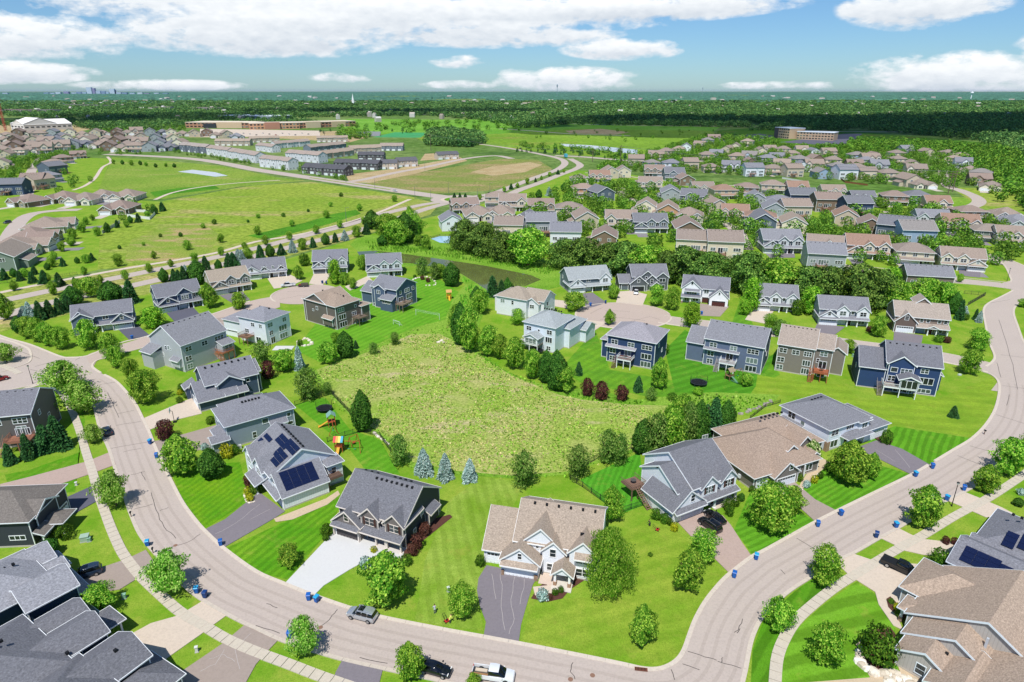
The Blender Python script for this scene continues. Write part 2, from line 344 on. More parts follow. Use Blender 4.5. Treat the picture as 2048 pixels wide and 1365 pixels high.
# the meadow in the middle and other rough ground
MEAD = mat('patchy', '9cb44c', c2='b8b870', c3='cdbb92', s=.07, t=.54)
WILD = mat('patchy', '76a432', c2='90b444', c3='a8b25a', s=.06, t=.62)
lawn('wild_grass', [(620, 745), (700, 712), (750, 690), (830, 655), (890, 640), (905, 600), (930, 570), (900, 540), (850, 530), (760, 540), (700, 490), (720, 470), (900, 480), (1100, 520), (1180, 560), (1010, 600), (980, 600), (940, 690), (1000, 735), (1050, 760), (1130, 782), (1180, 775), (1270, 800), (1420, 785), (1560, 790), (1540, 815), (1470, 830), (1440, 880), (1264, 906), (1173, 934), (1130, 950), (1024, 958), (917, 950), (820, 935), (775, 885), (735, 860), (700, 832), (655, 792)], .034, WILD)
lawn('meadow', [(632, 740), (705, 716), (749, 700), (823, 669), (880, 668), (925, 694), (960, 712), (1024, 752), (1117, 790), (1165, 800), (1257, 810), (1340, 812), (1420, 830), (1413, 868), (1264, 900), (1173, 928), (1130, 944), (1024, 952), (917, 943), (826, 925), (785, 880), (745, 856), (704, 826), (664, 786)], .046, MEAD)
F1 = mat('patchy', '88a438', c2='a0ae48', c3='b8aa70', s=.014, t=.54)
F2 = mat('patchy', '80a03c', c2='94a848', c3='b0ac68', s=.02, t=.55)
F3 = mat('patchy', '98945a', c2='88984a', c3='b09a70', s=.02, t=.48)
SAND = mat('patchy', 'cdb38e', c2='bfa37c', c3='d9c6a6', s=.05)
DRY = mat('patchy', 'a8a85c', c2='98a848', c3='c8b080', s=.02)
lawn('field', [(195, 540), (200, 470), (232, 437), (330, 402), (500, 372), (622, 364), (835, 396), (780, 417), (700, 436), (512, 481), (250, 535)], .03, F1)
lawn('field', [(300, 540), (250, 520), (262, 480), (330, 455), (400, 445), (440, 470), (420, 505)], .05, mat('patchy', 'a0a850', c2='8aa440', c3='c2a67c', s=.05, t=.5))
lawn('field', [(205, 360), (225, 315), (330, 322), (440, 332), (560, 356), (612, 362), (490, 372), (330, 398), (250, 400), (190, 395)], .03, F2)
lawn('dry_grass_verge', [(-500, 700), (-200, 640), (0, 588), (250, 535), (512, 479), (835, 398), (880, 408), (860, 430), (700, 480), (512, 530), (250, 600), (0, 665), (-300, 760)], .04, DRY)
lawn('field', [(705, 373), (780, 357), (850, 344), (920, 332), (1000, 318), (1075, 320), (1105, 338), (1090, 350), (1040, 368), (975, 382), (870, 388)], .03, F3)
lawn('bare_earth', [(940, 345), (985, 333), (1060, 325), (1085, 330), (1050, 345), (985, 352)], .06, SAND)
lawn('bare_earth', [(690, 350), (790, 338), (920, 315), (935, 322), (830, 348), (740, 366), (700, 366)], .05, SAND)
lawn('bare_earth', [(840, 322), (850, 308), (895, 306), (900, 318)], .07, SAND)
lawn('bare_earth', [(360, 268), (520, 266), (700, 262), (760, 268), (700, 285), (520, 275), (380, 275)], .03, SAND)
lawn('bare_earth', [(-60, 268), (-60, 248), (150, 250), (185, 258), (140, 268)], .03, SAND)
lawn('field', [(830, 275), (1000, 268), (1150, 258), (1420, 262), (1500, 300), (1340, 320), (1240, 318), (1100, 306), (980, 292), (860, 290)], .03, mat('patchy', '7a9c34', c2='8cae3c', c3='9a9a4c', s=.006))
lawn('field', [(640, 245), (700, 238), (900, 240), (1030, 238), (1250, 250), (1440, 255), (1420, 268), (1150, 262), (1000, 270), (830, 276), (700, 262)], .02, mat('patchy', '72a836', c2='86b848', c3='6a9838', s=.008))
lawn('field', [(1130, 340), (1230, 345), (1330, 360), (1500, 375), (1700, 385), (2048, 400), (2300, 425), (2300, 470), (2048, 430), (1940, 420), (1800, 395), (1500, 392), (1300, 372), (1150, 352)], .035, mat('patchy', '78a030', c2='8cae40', c3='a8a860', s=.02))
lawn('field', [(1900, 375), (2048, 380), (2200, 420), (2048, 425), (1960, 415)], .045, F1)
lawn('field', [(1430, 262), (1520, 255), (1700, 262), (1810, 272), (1960, 285), (1980, 300), (1800, 296), (1640, 300), (1500, 298)], .045, mat('patchy', '4d7a24', c2='5c8628', c3='79773a', s=.01))
lawn('sports_field', [(745, 275), (790, 265), (855, 266), (840, 276)], .06, mat('flat', '3f9a52'))
lawn('bare_earth', [(1130, 262), (1200, 258), (1260, 265), (1230, 270), (1140, 267)], .06, SAND)
lawn('wet_grass', [(495, 472), (540, 462), (610, 446), (670, 428), (712, 420), (722, 428), (660, 448), (590, 466), (530, 480)], .055, mat('patchy', '5e9a2a', c2='4c8424', c3='74a832', s=.04))
lawn('wet_grass', [(300, 385), (360, 376), (430, 372), (440, 378), (370, 386), (310, 394)], .056, mat('patchy', '5e9a2a', c2='4c8424', c3='74a832', s=.04))
# water
WAT = mat('water')
lawn('pond', [(714, 504), (750, 502), (800, 507), (862, 516), (917, 524), (970, 532), (1024, 543), (1062, 551), (1082, 560), (1050, 573), (1000, 573), (975, 582), (955, 568), (937, 557), (920, 547), (880, 536), (820, 527), (760, 525), (724, 520)], .06, WAT)
W2 = mat('flat', 'a9b4bc', rough=.1)
lawn('pond_water', [(355, 344), (385, 340), (430, 345), (456, 352), (430, 354), (390, 348)], .06, W2)
lawn('pond_water', [(1120, 288), (1180, 291), (1275, 300), (1275, 308), (1240, 306), (1180, 298), (1130, 293)], .08, W2)
lawn('splash_pool', [(862, 478), (880, 473), (901, 473), (899, 487), (880, 486)], .06, mat('flat', '9cc4d8', rough=.1))

# ------------------------------------------------------------------ streets
ROAD = mat('pave', 'baaca1', n='road'); ROADP = mat('pave', 'bba99c', n='street')
CONC = mat('pave', 'c6bba9', n='concrete', patch=.25); KERB = mat('pave', 'cabdad', n='kerb', patch=.2)
WHC = mat('pave', 'cccbc8', n='new_concrete', patch=.12, grain=.08); TANC = mat('pave', 'ccbcaa', n='old_concrete', patch=.2)
ASPH = mat('pave', '817a7e', n='asphalt', patch=.5); ASPD = mat('pave', '60606c', n='dark_asphalt', patch=.4)
PAVER = mat('pave', 'b29c90', n='pavers', patch=.2); OLDA = mat('pave', 'a39489', n='worn_asphalt', patch=.5); MULCH = mat('pave', '5b3c32', n='mulch')
GRAVEL = mat('pave', 'c7b295', n='gravel')
INN = [(-60, 640), (0, 672), (60, 690), (118, 713), (140, 716), (174, 713), (206, 700), (250, 684), (293, 674), (350, 654), (399, 637), (440, 624), (500, 603), (541, 598)]
INN_B = [(1962, 743), (1982, 750), (1996, 763), (1998.5, 784), (1990.7, 818.5), (1972, 850), (1944, 878), (1910, 899), (1857, 931), (1822, 951), (1754, 984), (1676, 1022), (1629, 1046), (1536, 1098), (1503, 1115), (1460, 1148), (1435, 1173), (1410, 1205), (1391, 1239), (1379, 1270), (1367, 1303), (1351, 1324), (1323, 1338), (1289, 1339), (1242, 1329), (1149, 1310), (1037, 1288), (967, 1274.8), (886, 1260), (761, 1235), (693, 1215), (627, 1192), (567, 1168), (512, 1144), (448, 1098), (408, 1061), (389, 1039), (367, 1009), (349, 976), (333, 943), (311, 896), (296, 859), (285, 837), (271, 809), (252, 784), (230, 762), (202, 747), (186, 736), (186, 728), (196, 721), (218, 715), (256, 704), (293, 694), (350, 672), (399, 656), (430, 648), (480, 640), (545, 622)]
OUT_A = [(1440, 1900), (1470, 1500), (1478, 1400), (1491, 1340), (1500, 1292), (1510, 1262), (1525, 1235), (1554, 1204), (1583, 1180), (1614, 1160), (1670, 1124), (1707, 1107), (1754, 1080), (1794, 1058), (1866, 1016), (1931, 983), (2000, 945), (2060, 903), (2140, 850), (2190, 790), (2200, 740), (2160, 715), (2090, 700), (2058, 692), (2047, 684), (2036, 655), (2027, 625), (2036, 608), (2060, 596), (2100, 585), (2180, 570), (2130, 552), (2060, 536), (2026, 523), (1995, 513), (1961, 505)]
OUT_B = [(1300, 1900), (1330, 1560), (1300, 1460), (1180, 1430), (1050, 1400), (950, 1380), (855, 1357), (761, 1337), (686, 1320), (621, 1301), (559, 1280), (512, 1258), (492, 1249), (455, 1230), (405, 1201), (364, 1168), (308, 1105), (280, 1070), (262, 1030), (249, 993), (232, 943), (218, 899), (200, 859), (188, 812), (180, 792), (165, 775), (150, 768), (128, 762), (105, 757), (70, 770), (0, 785), (-100, 812)]
OUT_C = [(-100, 765), (0, 745), (20, 739), (55, 727), (62, 715), (58, 700), (40, 690), (10, 680), (-60, 660)]
UP_IN = [(1972, 734), (1985, 724), (1989, 712), (1978, 684), (1971, 650), (1967, 622), (1976, 608), (2003, 594), (2022, 584), (2024, 581), (2011, 577), (1961, 571), (1891, 565), (1800, 556), (1700, 545)]
UP_TOP = [(1700, 531), (1800, 541), (1886, 552), (1936, 557), (2010, 565), (2022, 563), (2020, 554), (2011, 535), (1998, 524), (1961, 512)]
# one broad sheet of street surface; lawns stand above it behind their kerbs
def smooth(pp, k=4): return spline(gl(pp), k)
inb, outa, outb, upin, uptop = smooth(INN_B), smooth(OUT_A), smooth(OUT_B), smooth(UP_IN), smooth(UP_TOP)
def at(lst, p): return lst.index(p) * 4
sheet('street', inb[:at(INN_B, (186, 728))] + smooth([(186, 736), (174, 713), (140, 716), (118, 713), (60, 690), (0, 672), (-60, 640)], 1) + gl([(-100, 765), (-100, 812)]) + outb[::-1] + outa[:at(OUT_A, (2160, 715))], .07, ROAD)
sheet('street', spline(gl([(1962, 743), (1985, 724), (1989, 712), (1978, 684), (1971, 650), (1967, 622), (1976, 608), (2003, 594), (2022, 584), (2024, 579), (2005, 575), (2000, 569), (2010, 565), (2022, 561), (2020, 552), (2011, 535), (1998, 524), (2026, 523), (2060, 536), (2130, 552), (2180, 570), (2100, 585), (2060, 596), (2036, 608), (2027, 625), (2036, 655), (2047, 684), (2058, 692), (2090, 700), (2160, 715), (2200, 740), (1998, 784), (1996, 763), (1982, 750)]), 3), .074, ROAD)
sheet('street', smooth([(186, 736), (196, 721), (218, 715), (293, 694), (350, 672), (399, 656), (480, 640), (560, 615)]) + smooth([(560, 592), (500, 603), (399, 637), (293, 674), (206, 700), (174, 713), (186, 736)]), .078, ROADP)
def disc(name, c, r, z, m, n=48, sx=1): return sheet(name, [Vector((c.x + sx * r * math.cos(2 * math.pi * i / n), c.y + r * math.sin(2 * math.pi * i / n), 0)) for i in range(n)], z, m)
CDL, CDR = G(611, 589), G(1246, 631)
disc('cul_de_sac', CDL, 13.2, .082, ROADP); disc('cul_de_sac', CDR, 14.6, .082, ROADP, sx=1.18)
SIDE = smooth([(1290, 634), (1364, 645), (1430, 652), (1520, 662), (1600, 672), (1700, 689), (1800, 702), (1872, 713), (1941, 727), (1985, 738)])
ribbon('street', SIDE, 8.2, .08, ROAD)
ribbon('street', smooth([(1640, 522), (1720, 540), (1800, 549), (1886, 558.5), (2005, 571)]), 8.4, .078, ROAD)
ribbon('street', smooth([(1490, 500), (1478, 470), (1462, 453), (1410, 435), (1340, 414), (1270, 402), (1246, 390), (1240, 375)]), 8.5, .078, ROAD)
ribbon('street', smooth([(2010, 530), (1961, 508), (1900, 496), (1830, 482), (1770, 466), (1745, 450), (1772, 432), (1782, 424)]), 8.5, .082, ROAD)
ribbon('street', smooth([(1872, 300), (1877, 320), (1886, 345), (1896, 372), (1920, 381), (1950, 394), (1958, 405), (1940, 415), (1906, 424), (1870, 440)]), 9, .078, ROAD)
ribbon('street', smooth([(1500, 440), (1545, 462), (1640, 470), (1700, 490)]), 8, .076, ROAD)
ribbon('street', smooth([(0, 545), (8, 500), (30, 455), (60, 430), (110, 422), (160, 420)]), 9, .078, ROAD)
ribbon('street', smooth([(50, 400), (60, 370), (62, 345), (75, 325), (85, 315), (120, 312)]), 8.5, .078, ROAD)
# the parkway with its median, trail, roundabout and the roads beyond
PWA = smooth([(-500, 705), (-200, 645), (0, 603), (125, 577), (250, 553), (400, 522), (512, 497), (587, 478), (700, 449), (760, 430), (840, 411), (880, 405)])
PWB = smooth([(-500, 760), (-200, 690), (0, 634), (80, 611), (175, 591), (250, 575), (400, 541), (527, 508), (600, 490), (712, 463), (790, 439), (850, 419), (890, 408)])
ribbon('parkway', PWA, 7.4, .09, ROAD); ribbon('parkway', PWB, 7.4, .09, ROAD)
ribbon('trail', smooth([(-300, 650), (0, 586), (100, 566), (250, 538), (425, 508), (512, 484), (612, 467), (737, 433), (820, 399)]), 3.2, .09, TANC)
ribbon('trail', smooth([(310, 400), (345, 386), (400, 375), (470, 367), (560, 361)]), 3, .09, TANC)
ribbon('trail', smooth([(146, 381), (170, 372), (190, 357), (205, 335), (222, 325), (215, 314)]), 3, .09, TANC)
RC = G(917, 399.5)
disc('roundabout', RC, 21, .094, ROAD); disc('roundabout_apron', RC, 13.5, .098, TANC); disc('roundabout_lawn', RC, 10.6, .25, LAWN2)
ribbon('avenue', smooth([(905, 397), (844, 389), (789, 381), (687, 366), (620, 356), (512, 340), (462, 330), (400, 320), (325, 314), (212, 309)]), 15, .086, ROAD)
ribbon('avenue_median', smooth([(780, 380), (687, 366), (620, 356)]), 2.2, .2, F1)
ribbon('avenue', smooth([(930, 396), (985, 388), (1020, 375), (1060, 359.5), (1095, 347), (1118, 338), (1130, 327), (1120, 318), (1086, 310), (1024, 298), (960, 289), (900, 284)]), 8, .086, ROAD)
ribbon('avenue', smooth([(935, 402), (1000, 396), (1040, 380), (1080, 366), (1120, 350), (1150, 339), (1160, 330), (1140, 318)]), 8, .088, ROAD)
ribbon('avenue', smooth([(1110, 312), (1160, 314), (1236, 320), (1300, 324)]), 12, .084, ROAD)
ribbon('avenue', smooth([(640, 232), (700, 226), (900, 232), (1100, 246), (1300, 252), (1500, 254), (1700, 264), (2048, 262)]), 12, .1, TANC)
ribbon('avenue', smooth([(1000, 258), (1060, 262), (1140, 268), (1260, 272)]), 9, .1, TANC)
ribbon('street', smooth([(700, 364), (735, 358), (790, 346), (850, 335), (930, 318), (990, 312), (1024, 318)]), 9, .088, ROAD)
ribbon('trail', smooth([(1170, 346), (1230, 350), (1330, 362), (1500, 374), (1700, 384), (1850, 400), (1920, 420)]), 3, .09, TANC)
sheet('car_park', gl([(1560, 285), (1690, 268), (1725, 268), (1700, 288), (1640, 290)]), .1, ASPD); sheet('car_park', gl([(1440, 274), (1520, 268), (1545, 272), (1545, 283), (1450, 286)]), .1, ASPD)
sheet('car_park', gl([(400, 275), (640, 272), (640, 262), (400, 258)]), .1, TANC)

# slightly darker wheel tracks worn into the street
WEAR = mat('pave', 'b4a69b', n='worn_track', patch=.6)
inw = inb[at(INN_B, (1996, 763)):at(INN_B, (202, 747))]
for off in (2.3, 3.9, 5.6, 7.2):
    q_, _ = strip_pts(inw, off); q_ = [p + Vector((rnd.uniform(-.08, .08), rnd.uniform(-.08, .08), 0)) for p in q_[::2]]; ribbon('worn_track', spline(q_, 2), .5, .0865 + off * 1e-4, WEAR)
# tar-filled cracks in the street: thin raised beads
TAR = mat('flat', '4a4644')
LASTC = [None]
def crack(pp, wdt=.10):
    pts = gl(pp); q = []
    for i in range(len(pts) - 1):
        for t in (0, .33, .66): q.append(pts[i].lerp(pts[i + 1], t) + Vector((rnd.uniform(-.12, .12), rnd.uniform(-.12, .12), 0)))
    q.append(pts[-1]); LASTC[0] = ribbon('crack_seal', q, wdt, .092, TAR)
for c in [[(282, 945), (291, 962)], [(302, 986), (310, 1012), (320, 1040), (335, 1062), (352, 1078)], [(319, 1023), (337, 1016)], [(325, 1104), (350, 1093), (380, 1084), (401, 1069)], [(268, 1020), (306, 1009)], [(262, 951), (290, 944)],
          [(532, 1208), (555, 1217)], [(629, 1269), (645, 1253), (665, 1232), (675, 1220)], [(512, 1252), (560, 1268)], [(718, 1317), (775, 1328)], [(1145, 1325), (1142, 1345), (1150, 1360)], [(1376, 1303), (1410, 1315), (1433, 1322)], [(1364, 1328), (1399, 1341)], [(1434, 1323), (1482, 1338)], [(1445, 1316), (1443, 1326)],
          [(1484, 1239), (1476, 1262), (1468, 1266)], [(1472, 1268), (1480, 1258)], [(1594, 1078), (1636, 1104)], [(216, 786), (226, 808), (238, 836)], [(200, 770), (232, 765)], [(236, 828), (268, 822)], [(232, 852), (282, 844)], [(222, 898), (300, 884)], [(246, 905), (282, 898)], [(15, 694), (80, 718)], [(60, 740), (110, 750)], [(70, 734), (130, 718)], [(150, 722), (160, 716)],
          [(1997, 640), (2010, 680), (2025, 730), (2035, 780)], [(1994, 726), (2002, 756)], [(2000, 710), (2048, 716)], [(2004, 772), (2048, 778)], [(1992, 830), (2048, 848)], [(1940, 893), (1985, 905)], [(1915, 912), (1960, 930)], [(1200, 640), (1240, 636), (1290, 642)], [(1210, 622), (1260, 624)], [(1180, 628), (1205, 616)], [(1250, 646), (1300, 634), (1320, 640)], [(560, 600), (600, 592), (660, 596)], [(575, 584), (640, 582)], [(2018, 790), (2013, 812)], [(1350, 1362), (1342, 1340)], [(1560, 1140), (1570, 1150)], [(1960, 610), (2020, 600)]]: crack(c)
PALE = mat('flat', 'b4aca6')
def pale_crack(pp): 
    crack(pp, .06); o = LASTC[0]; o.data.materials[0] = PALE; o.location.z = .05
mh = MB(); mh.cyl(0, 0, 0, .012, .36, .36, mat('flat', '8a6a58', rough=.9), 14)
for i, p in enumerate([(641, 1256), (1141, 1360), (351, 1092), (2032, 640), (1185, 1352)]):
    o = link('manhole_cover', mh.mesh('manhole_cover') if i == 0 else o.data, None, G(*p) + Vector((0, 0, .09))); tag(o, ['rusty round manhole cover in the road below the silver car', 'rusty manhole cover in the road at the bottom edge, ringed by cracks', 'manhole cover in the left road below the blue bin drive', 'manhole cover in the upper right road', 'small round cover in the bottom road below the big lawn'][i], 'manhole cover')

# kerbs: cast pieces about three metres long, the nearest ones separate, the rest one run
def kerb(pts, side, near=True):
    acc = [pts[0]]; d = 0
    for a, b in zip(pts, pts[1:]):
        seg = (b - a).length; nseg = max(1, int(round(seg / 1.0)))
        for j in range(1, nseg + 1): acc.append(a.lerp(b, j / nseg))
    root = empty('kerb', acc[0]); root['kind'] = 'structure'; far = MB(); cnt = 0
    for i in range(0, len(acc) - 1, 3):
        seg = acc[i:i + 4]
        if len(seg) < 2: break
        a, b = strip_pts(seg, .32); mb = MB() if near else far
        if side < 0: a, b = b, a
        n = len(seg); gap = .03
        for k in range(n - 1):
            p0, p1, q0, q1 = a[k].copy(), a[k + 1].copy(), b[k].copy(), b[k + 1].copy()
            if k == 0: p0 = p0.lerp(p1, gap); q0 = q0.lerp(q1, gap)
            if side > 0: ring = [q0, q1, p1, p0]
            else: ring = [p0, p1, q1, q0]
            hs = [.13, .13, .2, .2] if side > 0 else [.2, .2, .13, .13]
            mb.hexa([(p.x, p.y, .02) for p in ring] + [(p.x, p.y, h) for p, h in zip(ring, hs)], KERB)
        if near:
            o = mb.build('kerb_stone', root); o.matrix_parent_inverse = Matrix.Translation(root.location).inverted(); cnt += 1
    if not near:
        o = far.build('kerb_run', root); o.matrix_parent_inverse = Matrix.Translation(root.location).inverted(); o['kind'] = 'stuff'
    return root
ia = at(INN_B, (1857, 931)); ib = at(INN_B, (202, 747)); ic = at(OUT_B, (200, 859))
kerb(inb[ia:ib], -1); kerb(inb[:ia], -1, False); kerb(inb[ib:], -1, False)
kerb(outb[8:ic], 1); kerb(outb[ic:], 1, False); ie = at(OUT_A, (2060, 903)); kerb(outa[4:ie], -1); kerb(outa[ie:], -1, False)
kerb(smooth(OUT_C), -1, False); kerb(smooth(INN[:-1]), 1, False); kerb(upin, 1, False); kerb(uptop, -1, False)
def arc(c, r, a0, a1, n=20, sx=1): return [Vector((c.x + sx * r * math.cos(R(a0 + (a1 - a0) * i / n)), c.y + r * math.sin(R(a0 + (a1 - a0) * i / n)), 0)) for i in range(n + 1)]
kerb(arc(CDL, 13.2, 20, 330 - 100), 1, False); kerb(arc(CDR, 14.6, 5, 350, 30, 1.18), 1, False)
sa, sb = strip_pts(SIDE, 4.3); kerb(sa[2:], -1, False); kerb(sb[2:], 1, False)

# pavements laid in square slabs
slab_me = {}
def pavement(cl, wid=1.65, L_=1.6, m=CONC, cap=150):
    acc = 0; pts = [cl[0]]
    for a, b in zip(cl, cl[1:]):
        d = (b - a).length; pos = 0
        while acc + d - pos >= L_:
            pos += L_ - acc; pts.append(a.lerp(b, pos / d)); acc = 0
        acc += d - pos
    root = empty('pavement', pts[0]); root['kind'] = 'structure'
    for i, (a, b) in enumerate(zip(pts, pts[1:])):
        v = i % 4
        if v not in slab_me:
            q = MB(); h = [.16, .163, .158, .165][v]; q.box(-L_ / 2 + .045, L_ / 2 - .045, -wid / 2, wid / 2, .0, h, m); slab_me[v] = q.mesh('pavement_slab')
        c = (a + b) / 2; o = link('pavement_slab', slab_me[v], root, c - root.location, math.atan2(b.y - a.y, b.x - a.x)); o.scale = ((b - a).length / L_, 1, 1)
pavement(smooth([(95, 766), (121, 784), (143, 820), (159, 861), (172, 905), (186, 948), (196, 985), (209, 1022), (222, 1057), (238, 1093), (252, 1117), (281, 1153), (321, 1191), (363, 1227), (411, 1255), (456, 1281), (512, 1305), (574, 1328), (636, 1352), (711, 1378), (800, 1405)]))
pavement(smooth([(1548, 1420), (1550, 1365), (1555, 1314), (1570, 1276), (1592, 1242), (1629, 1208), (1670, 1176), (1707, 1153), (1754, 1124), (1801, 1096), (1847, 1071), (1910, 1033), (1972, 1000), (2022, 968), (2048, 950), (2110, 905)]))
pavement(smooth([(-40, 712), (0, 730), (25, 741), (42, 749)])); pavement(smooth([(36, 784), (70, 772), (92, 766)]))
# drives: slabs with a little thickness
def drive(pp, m, label, z=.13, near=True):
    o = sheet('driveway', gl(pp), z, m, .1); o['label'] = label; return o
drive([(568, 1170), (627, 1193), (648, 1172), (700, 1140), (722, 1128), (752, 1112), (806, 1118), (808, 1106), (746, 1088), (722, 1082), (668, 1064)], WHC, 'wide white concrete driveway')
drive([(967, 1275), (1037, 1289), (1042, 1251), (1055, 1205), (1066, 1170), (1077, 1152), (973, 1132), (957, 1158), (954, 1182), (960, 1214), (972, 1245)], ASPH, 'grey asphalt driveway')
drive([(408, 1061), (448, 1096), (512, 1059), (550, 1037), (570, 1024), (518, 985), (498, 1002), (450, 1040)], ASPH, 'grey asphalt driveway')
drive([(305, 884), (326, 928), (372, 906), (445, 893), (436, 850), (380, 866), (330, 880)], OLDA, 'pinkish driveway')
drive([(287, 838), (299, 861), (342, 843), (404, 828), (386, 796), (348, 812)], TANC, 'pale concrete driveway')
drive([(1356, 1046), (1382, 1074), (1432, 1121), (1460, 1149), (1504, 1115), (1485, 1088), (1462, 1052), (1445, 1032), (1400, 1022)], PAVER, 'rose paver driveway')
drive([(1545, 975), (1585, 1003), (1629, 1043), (1674, 1023), (1630, 1000), (1590, 966)], OLDA, 'grey driveway')
drive([(1712, 897), (1760, 920), (1822, 950), (1860, 931), (1804, 899), (1752, 882)], ASPH, 'grey asphalt driveway')
drive([(1673, 1127), (1707, 1109), (1751, 1124), (1771, 1125), (1840, 1130), (1860, 1150), (1810, 1190), (1796, 1240), (1806, 1262), (1786, 1252), (1757, 1210), (1750, 1185), (1698, 1152)], TANC, 'large pale concrete driveway', .14)
drive([(1760, 1077), (1797, 1058), (1829, 1074), (1850, 1080), (1940, 1090), (1910, 1115), (1847, 1111), (1807, 1102), (1791, 1092)], TANC, 'pale concrete driveway', .14)
drive([(1894, 1002), (1928, 985), (1963, 999), (2003, 1016), (2030, 1030), (1972, 1036), (1925, 1015)], TANC, 'pale concrete driveway', .14)
drive([(221, 905), (232, 930), (184, 948), (60, 990), (10, 1000), (0, 970), (60, 955), (175, 924)], PAVER, 'rose driveway', .14)
drive([(187, 972), (193, 1004), (150, 1028), (100, 1052), (60, 1060), (40, 1035), (62, 1024), (120, 1002)], ASPD, 'dark asphalt driveway', .14)
drive([(265, 1114), (292, 1101), (309, 1126), (290, 1149), (240, 1180), (174, 1190), (140, 1190), (140, 1172), (196, 1139), (243, 1123)], OLDA, 'worn driveway', .14)
drive([(375, 1222), (408, 1202), (455, 1231), (427, 1251), (402, 1270), (318, 1329), (262, 1330), (240, 1282), (302, 1248), (352, 1234)], TANC, 'pale concrete driveway', .14)
drive([(492, 1249), (557, 1281), (536, 1303), (512, 1330), (490, 1370), (460, 1430), (300, 1430), (358, 1348), (445, 1289)], OLDA, 'cracked asphalt driveway', .14)
drive([(686, 1320), (766, 1339), (758, 1370), (750, 1420), (650, 1410), (672, 1345)], ASPH, 'grey driveway', .14)
drive([(237, 660), (258, 680), (300, 672), (268, 645)], ASPD, 'dark driveway'); drive([(333, 627), (350, 645), (402, 632), (385, 614)], ASPD, 'dark driveway')
drive([(440, 592), (470, 610), (500, 600), (485, 584)], ASPH, 'grey driveway'); drive([(535, 558), (548, 578), (580, 574), (605, 562), (580, 550)], TANC, 'pale driveway')
drive([(628, 548), (618, 568), (645, 572), (664, 548)], TANC, 'pale driveway'); drive([(735, 553), (690, 574), (700, 582), (745, 562)], TANC, 'pale driveway')
drive([(415, 640), (440, 664), (490, 650), (470, 632)], OLDA, 'pinkish driveway')
drive([(1165, 588), (1172, 618), (1190, 614), (1213, 606), (1185, 586)], ASPH, 'grey driveway'); drive([(1238, 584), (1232, 606), (1285, 612), (1294, 590), (1265, 582)], TANC, 'pale driveway')
drive([(1400, 608), (1400, 632), (1440, 634), (1458, 614)], OLDA, 'worn driveway'); drive([(1505, 618), (1490, 640), (1530, 648), (1548, 622)], TANC, 'pale driveway')
drive([(1635, 647), (1625, 668), (1662, 676), (1690, 655)], ASPH, 'grey driveway'); drive([(1788, 664), (1786, 690), (1840, 700), (1846, 672)], ASPH, 'grey driveway')
drive([(1105, 600), (1100, 612), (1150, 620), (1165, 606)], TANC, 'pale driveway'); drive([(1158, 640), (1150, 668), (1180, 668), (1215, 645)], TANC, 'pale driveway')
drive([(1915, 535), (1920, 552), (1960, 556), (1962, 540)], ASPH, 'grey driveway'); drive([(1555, 500), (1560, 516), (1590, 516), (1588, 502)], ASPH, 'grey driveway')
lawn('mulch_bed', [(1760, 868), (1772, 872), (1785, 884), (1780, 892), (1760, 886), (1750, 878)], .2, MULCH)
lawn('mulch_bed', [(1062, 1198), (1075, 1176), (1100, 1158), (1150, 1152), (1168, 1162), (1140, 1180), (1125, 1198), (1095, 1205)], .08, MULCH)
lawn('mulch_bed', [(1720, 1290), (1735, 1262), (1780, 1255), (1795, 1275), (1790, 1330), (1760, 1345), (1730, 1325)], .08, MULCH)
lawn('mulch_bed', [(805, 1125), (830, 1095), (880, 1055), (905, 1035), (900, 1030), (860, 1040), (812, 1098), (795, 1120), (735, 1130), (720, 1142), (745, 1140)], .08, MULCH)
lawn('mulch_bed', [(1772, 1200), (1780, 1195), (1808, 1222), (1810, 1240), (1795, 1236), (1776, 1216)], .2, MULCH)
lawn('gravel_bed', [(570, 1030), (652, 998), (676, 982), (680, 990), (655, 1010), (585, 1040), (552, 1045), (548, 1038)], .08, GRAVEL)
lawn('gravel_bed', [(1535, 1372), (1700, 1400), (1900, 1400), (1810, 1340), (1792, 1322), (1800, 1345), (1770, 1352), (1740, 1340), (1712, 1290), (1722, 1280), (1716, 1310), (1740, 1356)], .07, GRAVEL)
lawn('gravel_bed', [(1590, 990), (1605, 960), (1640, 915), (1660, 925), (1640, 945), (1610, 975)], .08, GRAVEL)
lawn('front_walk', [(1077, 1152), (1105, 1160), (1140, 1148), (1135, 1170), (1105, 1188), (1070, 1192), (1066, 1175), (1095, 1172)], .105, TANC)

for c in [[(1000, 1150), (1006, 1180), (1002, 1215), (1010, 1262)], [(1030, 1155), (1022, 1200), (1028, 1240), (1018, 1270)], [(985, 1150), (992, 1200)], [(1050, 1160), (1040, 1210)], [(430, 1070), (470, 1050), (520, 1010)], [(500, 1040), (540, 1020)], [(1790, 900), (1810, 925), (1820, 938)], [(1750, 900), (1790, 925)], [(450, 1300), (430, 1330), (400, 1345)], [(500, 1270), (470, 1300), (480, 1340)], [(420, 1320), (450, 1310), (470, 1325)], [(230, 1130), (270, 1120)]]: pale_crack(c)
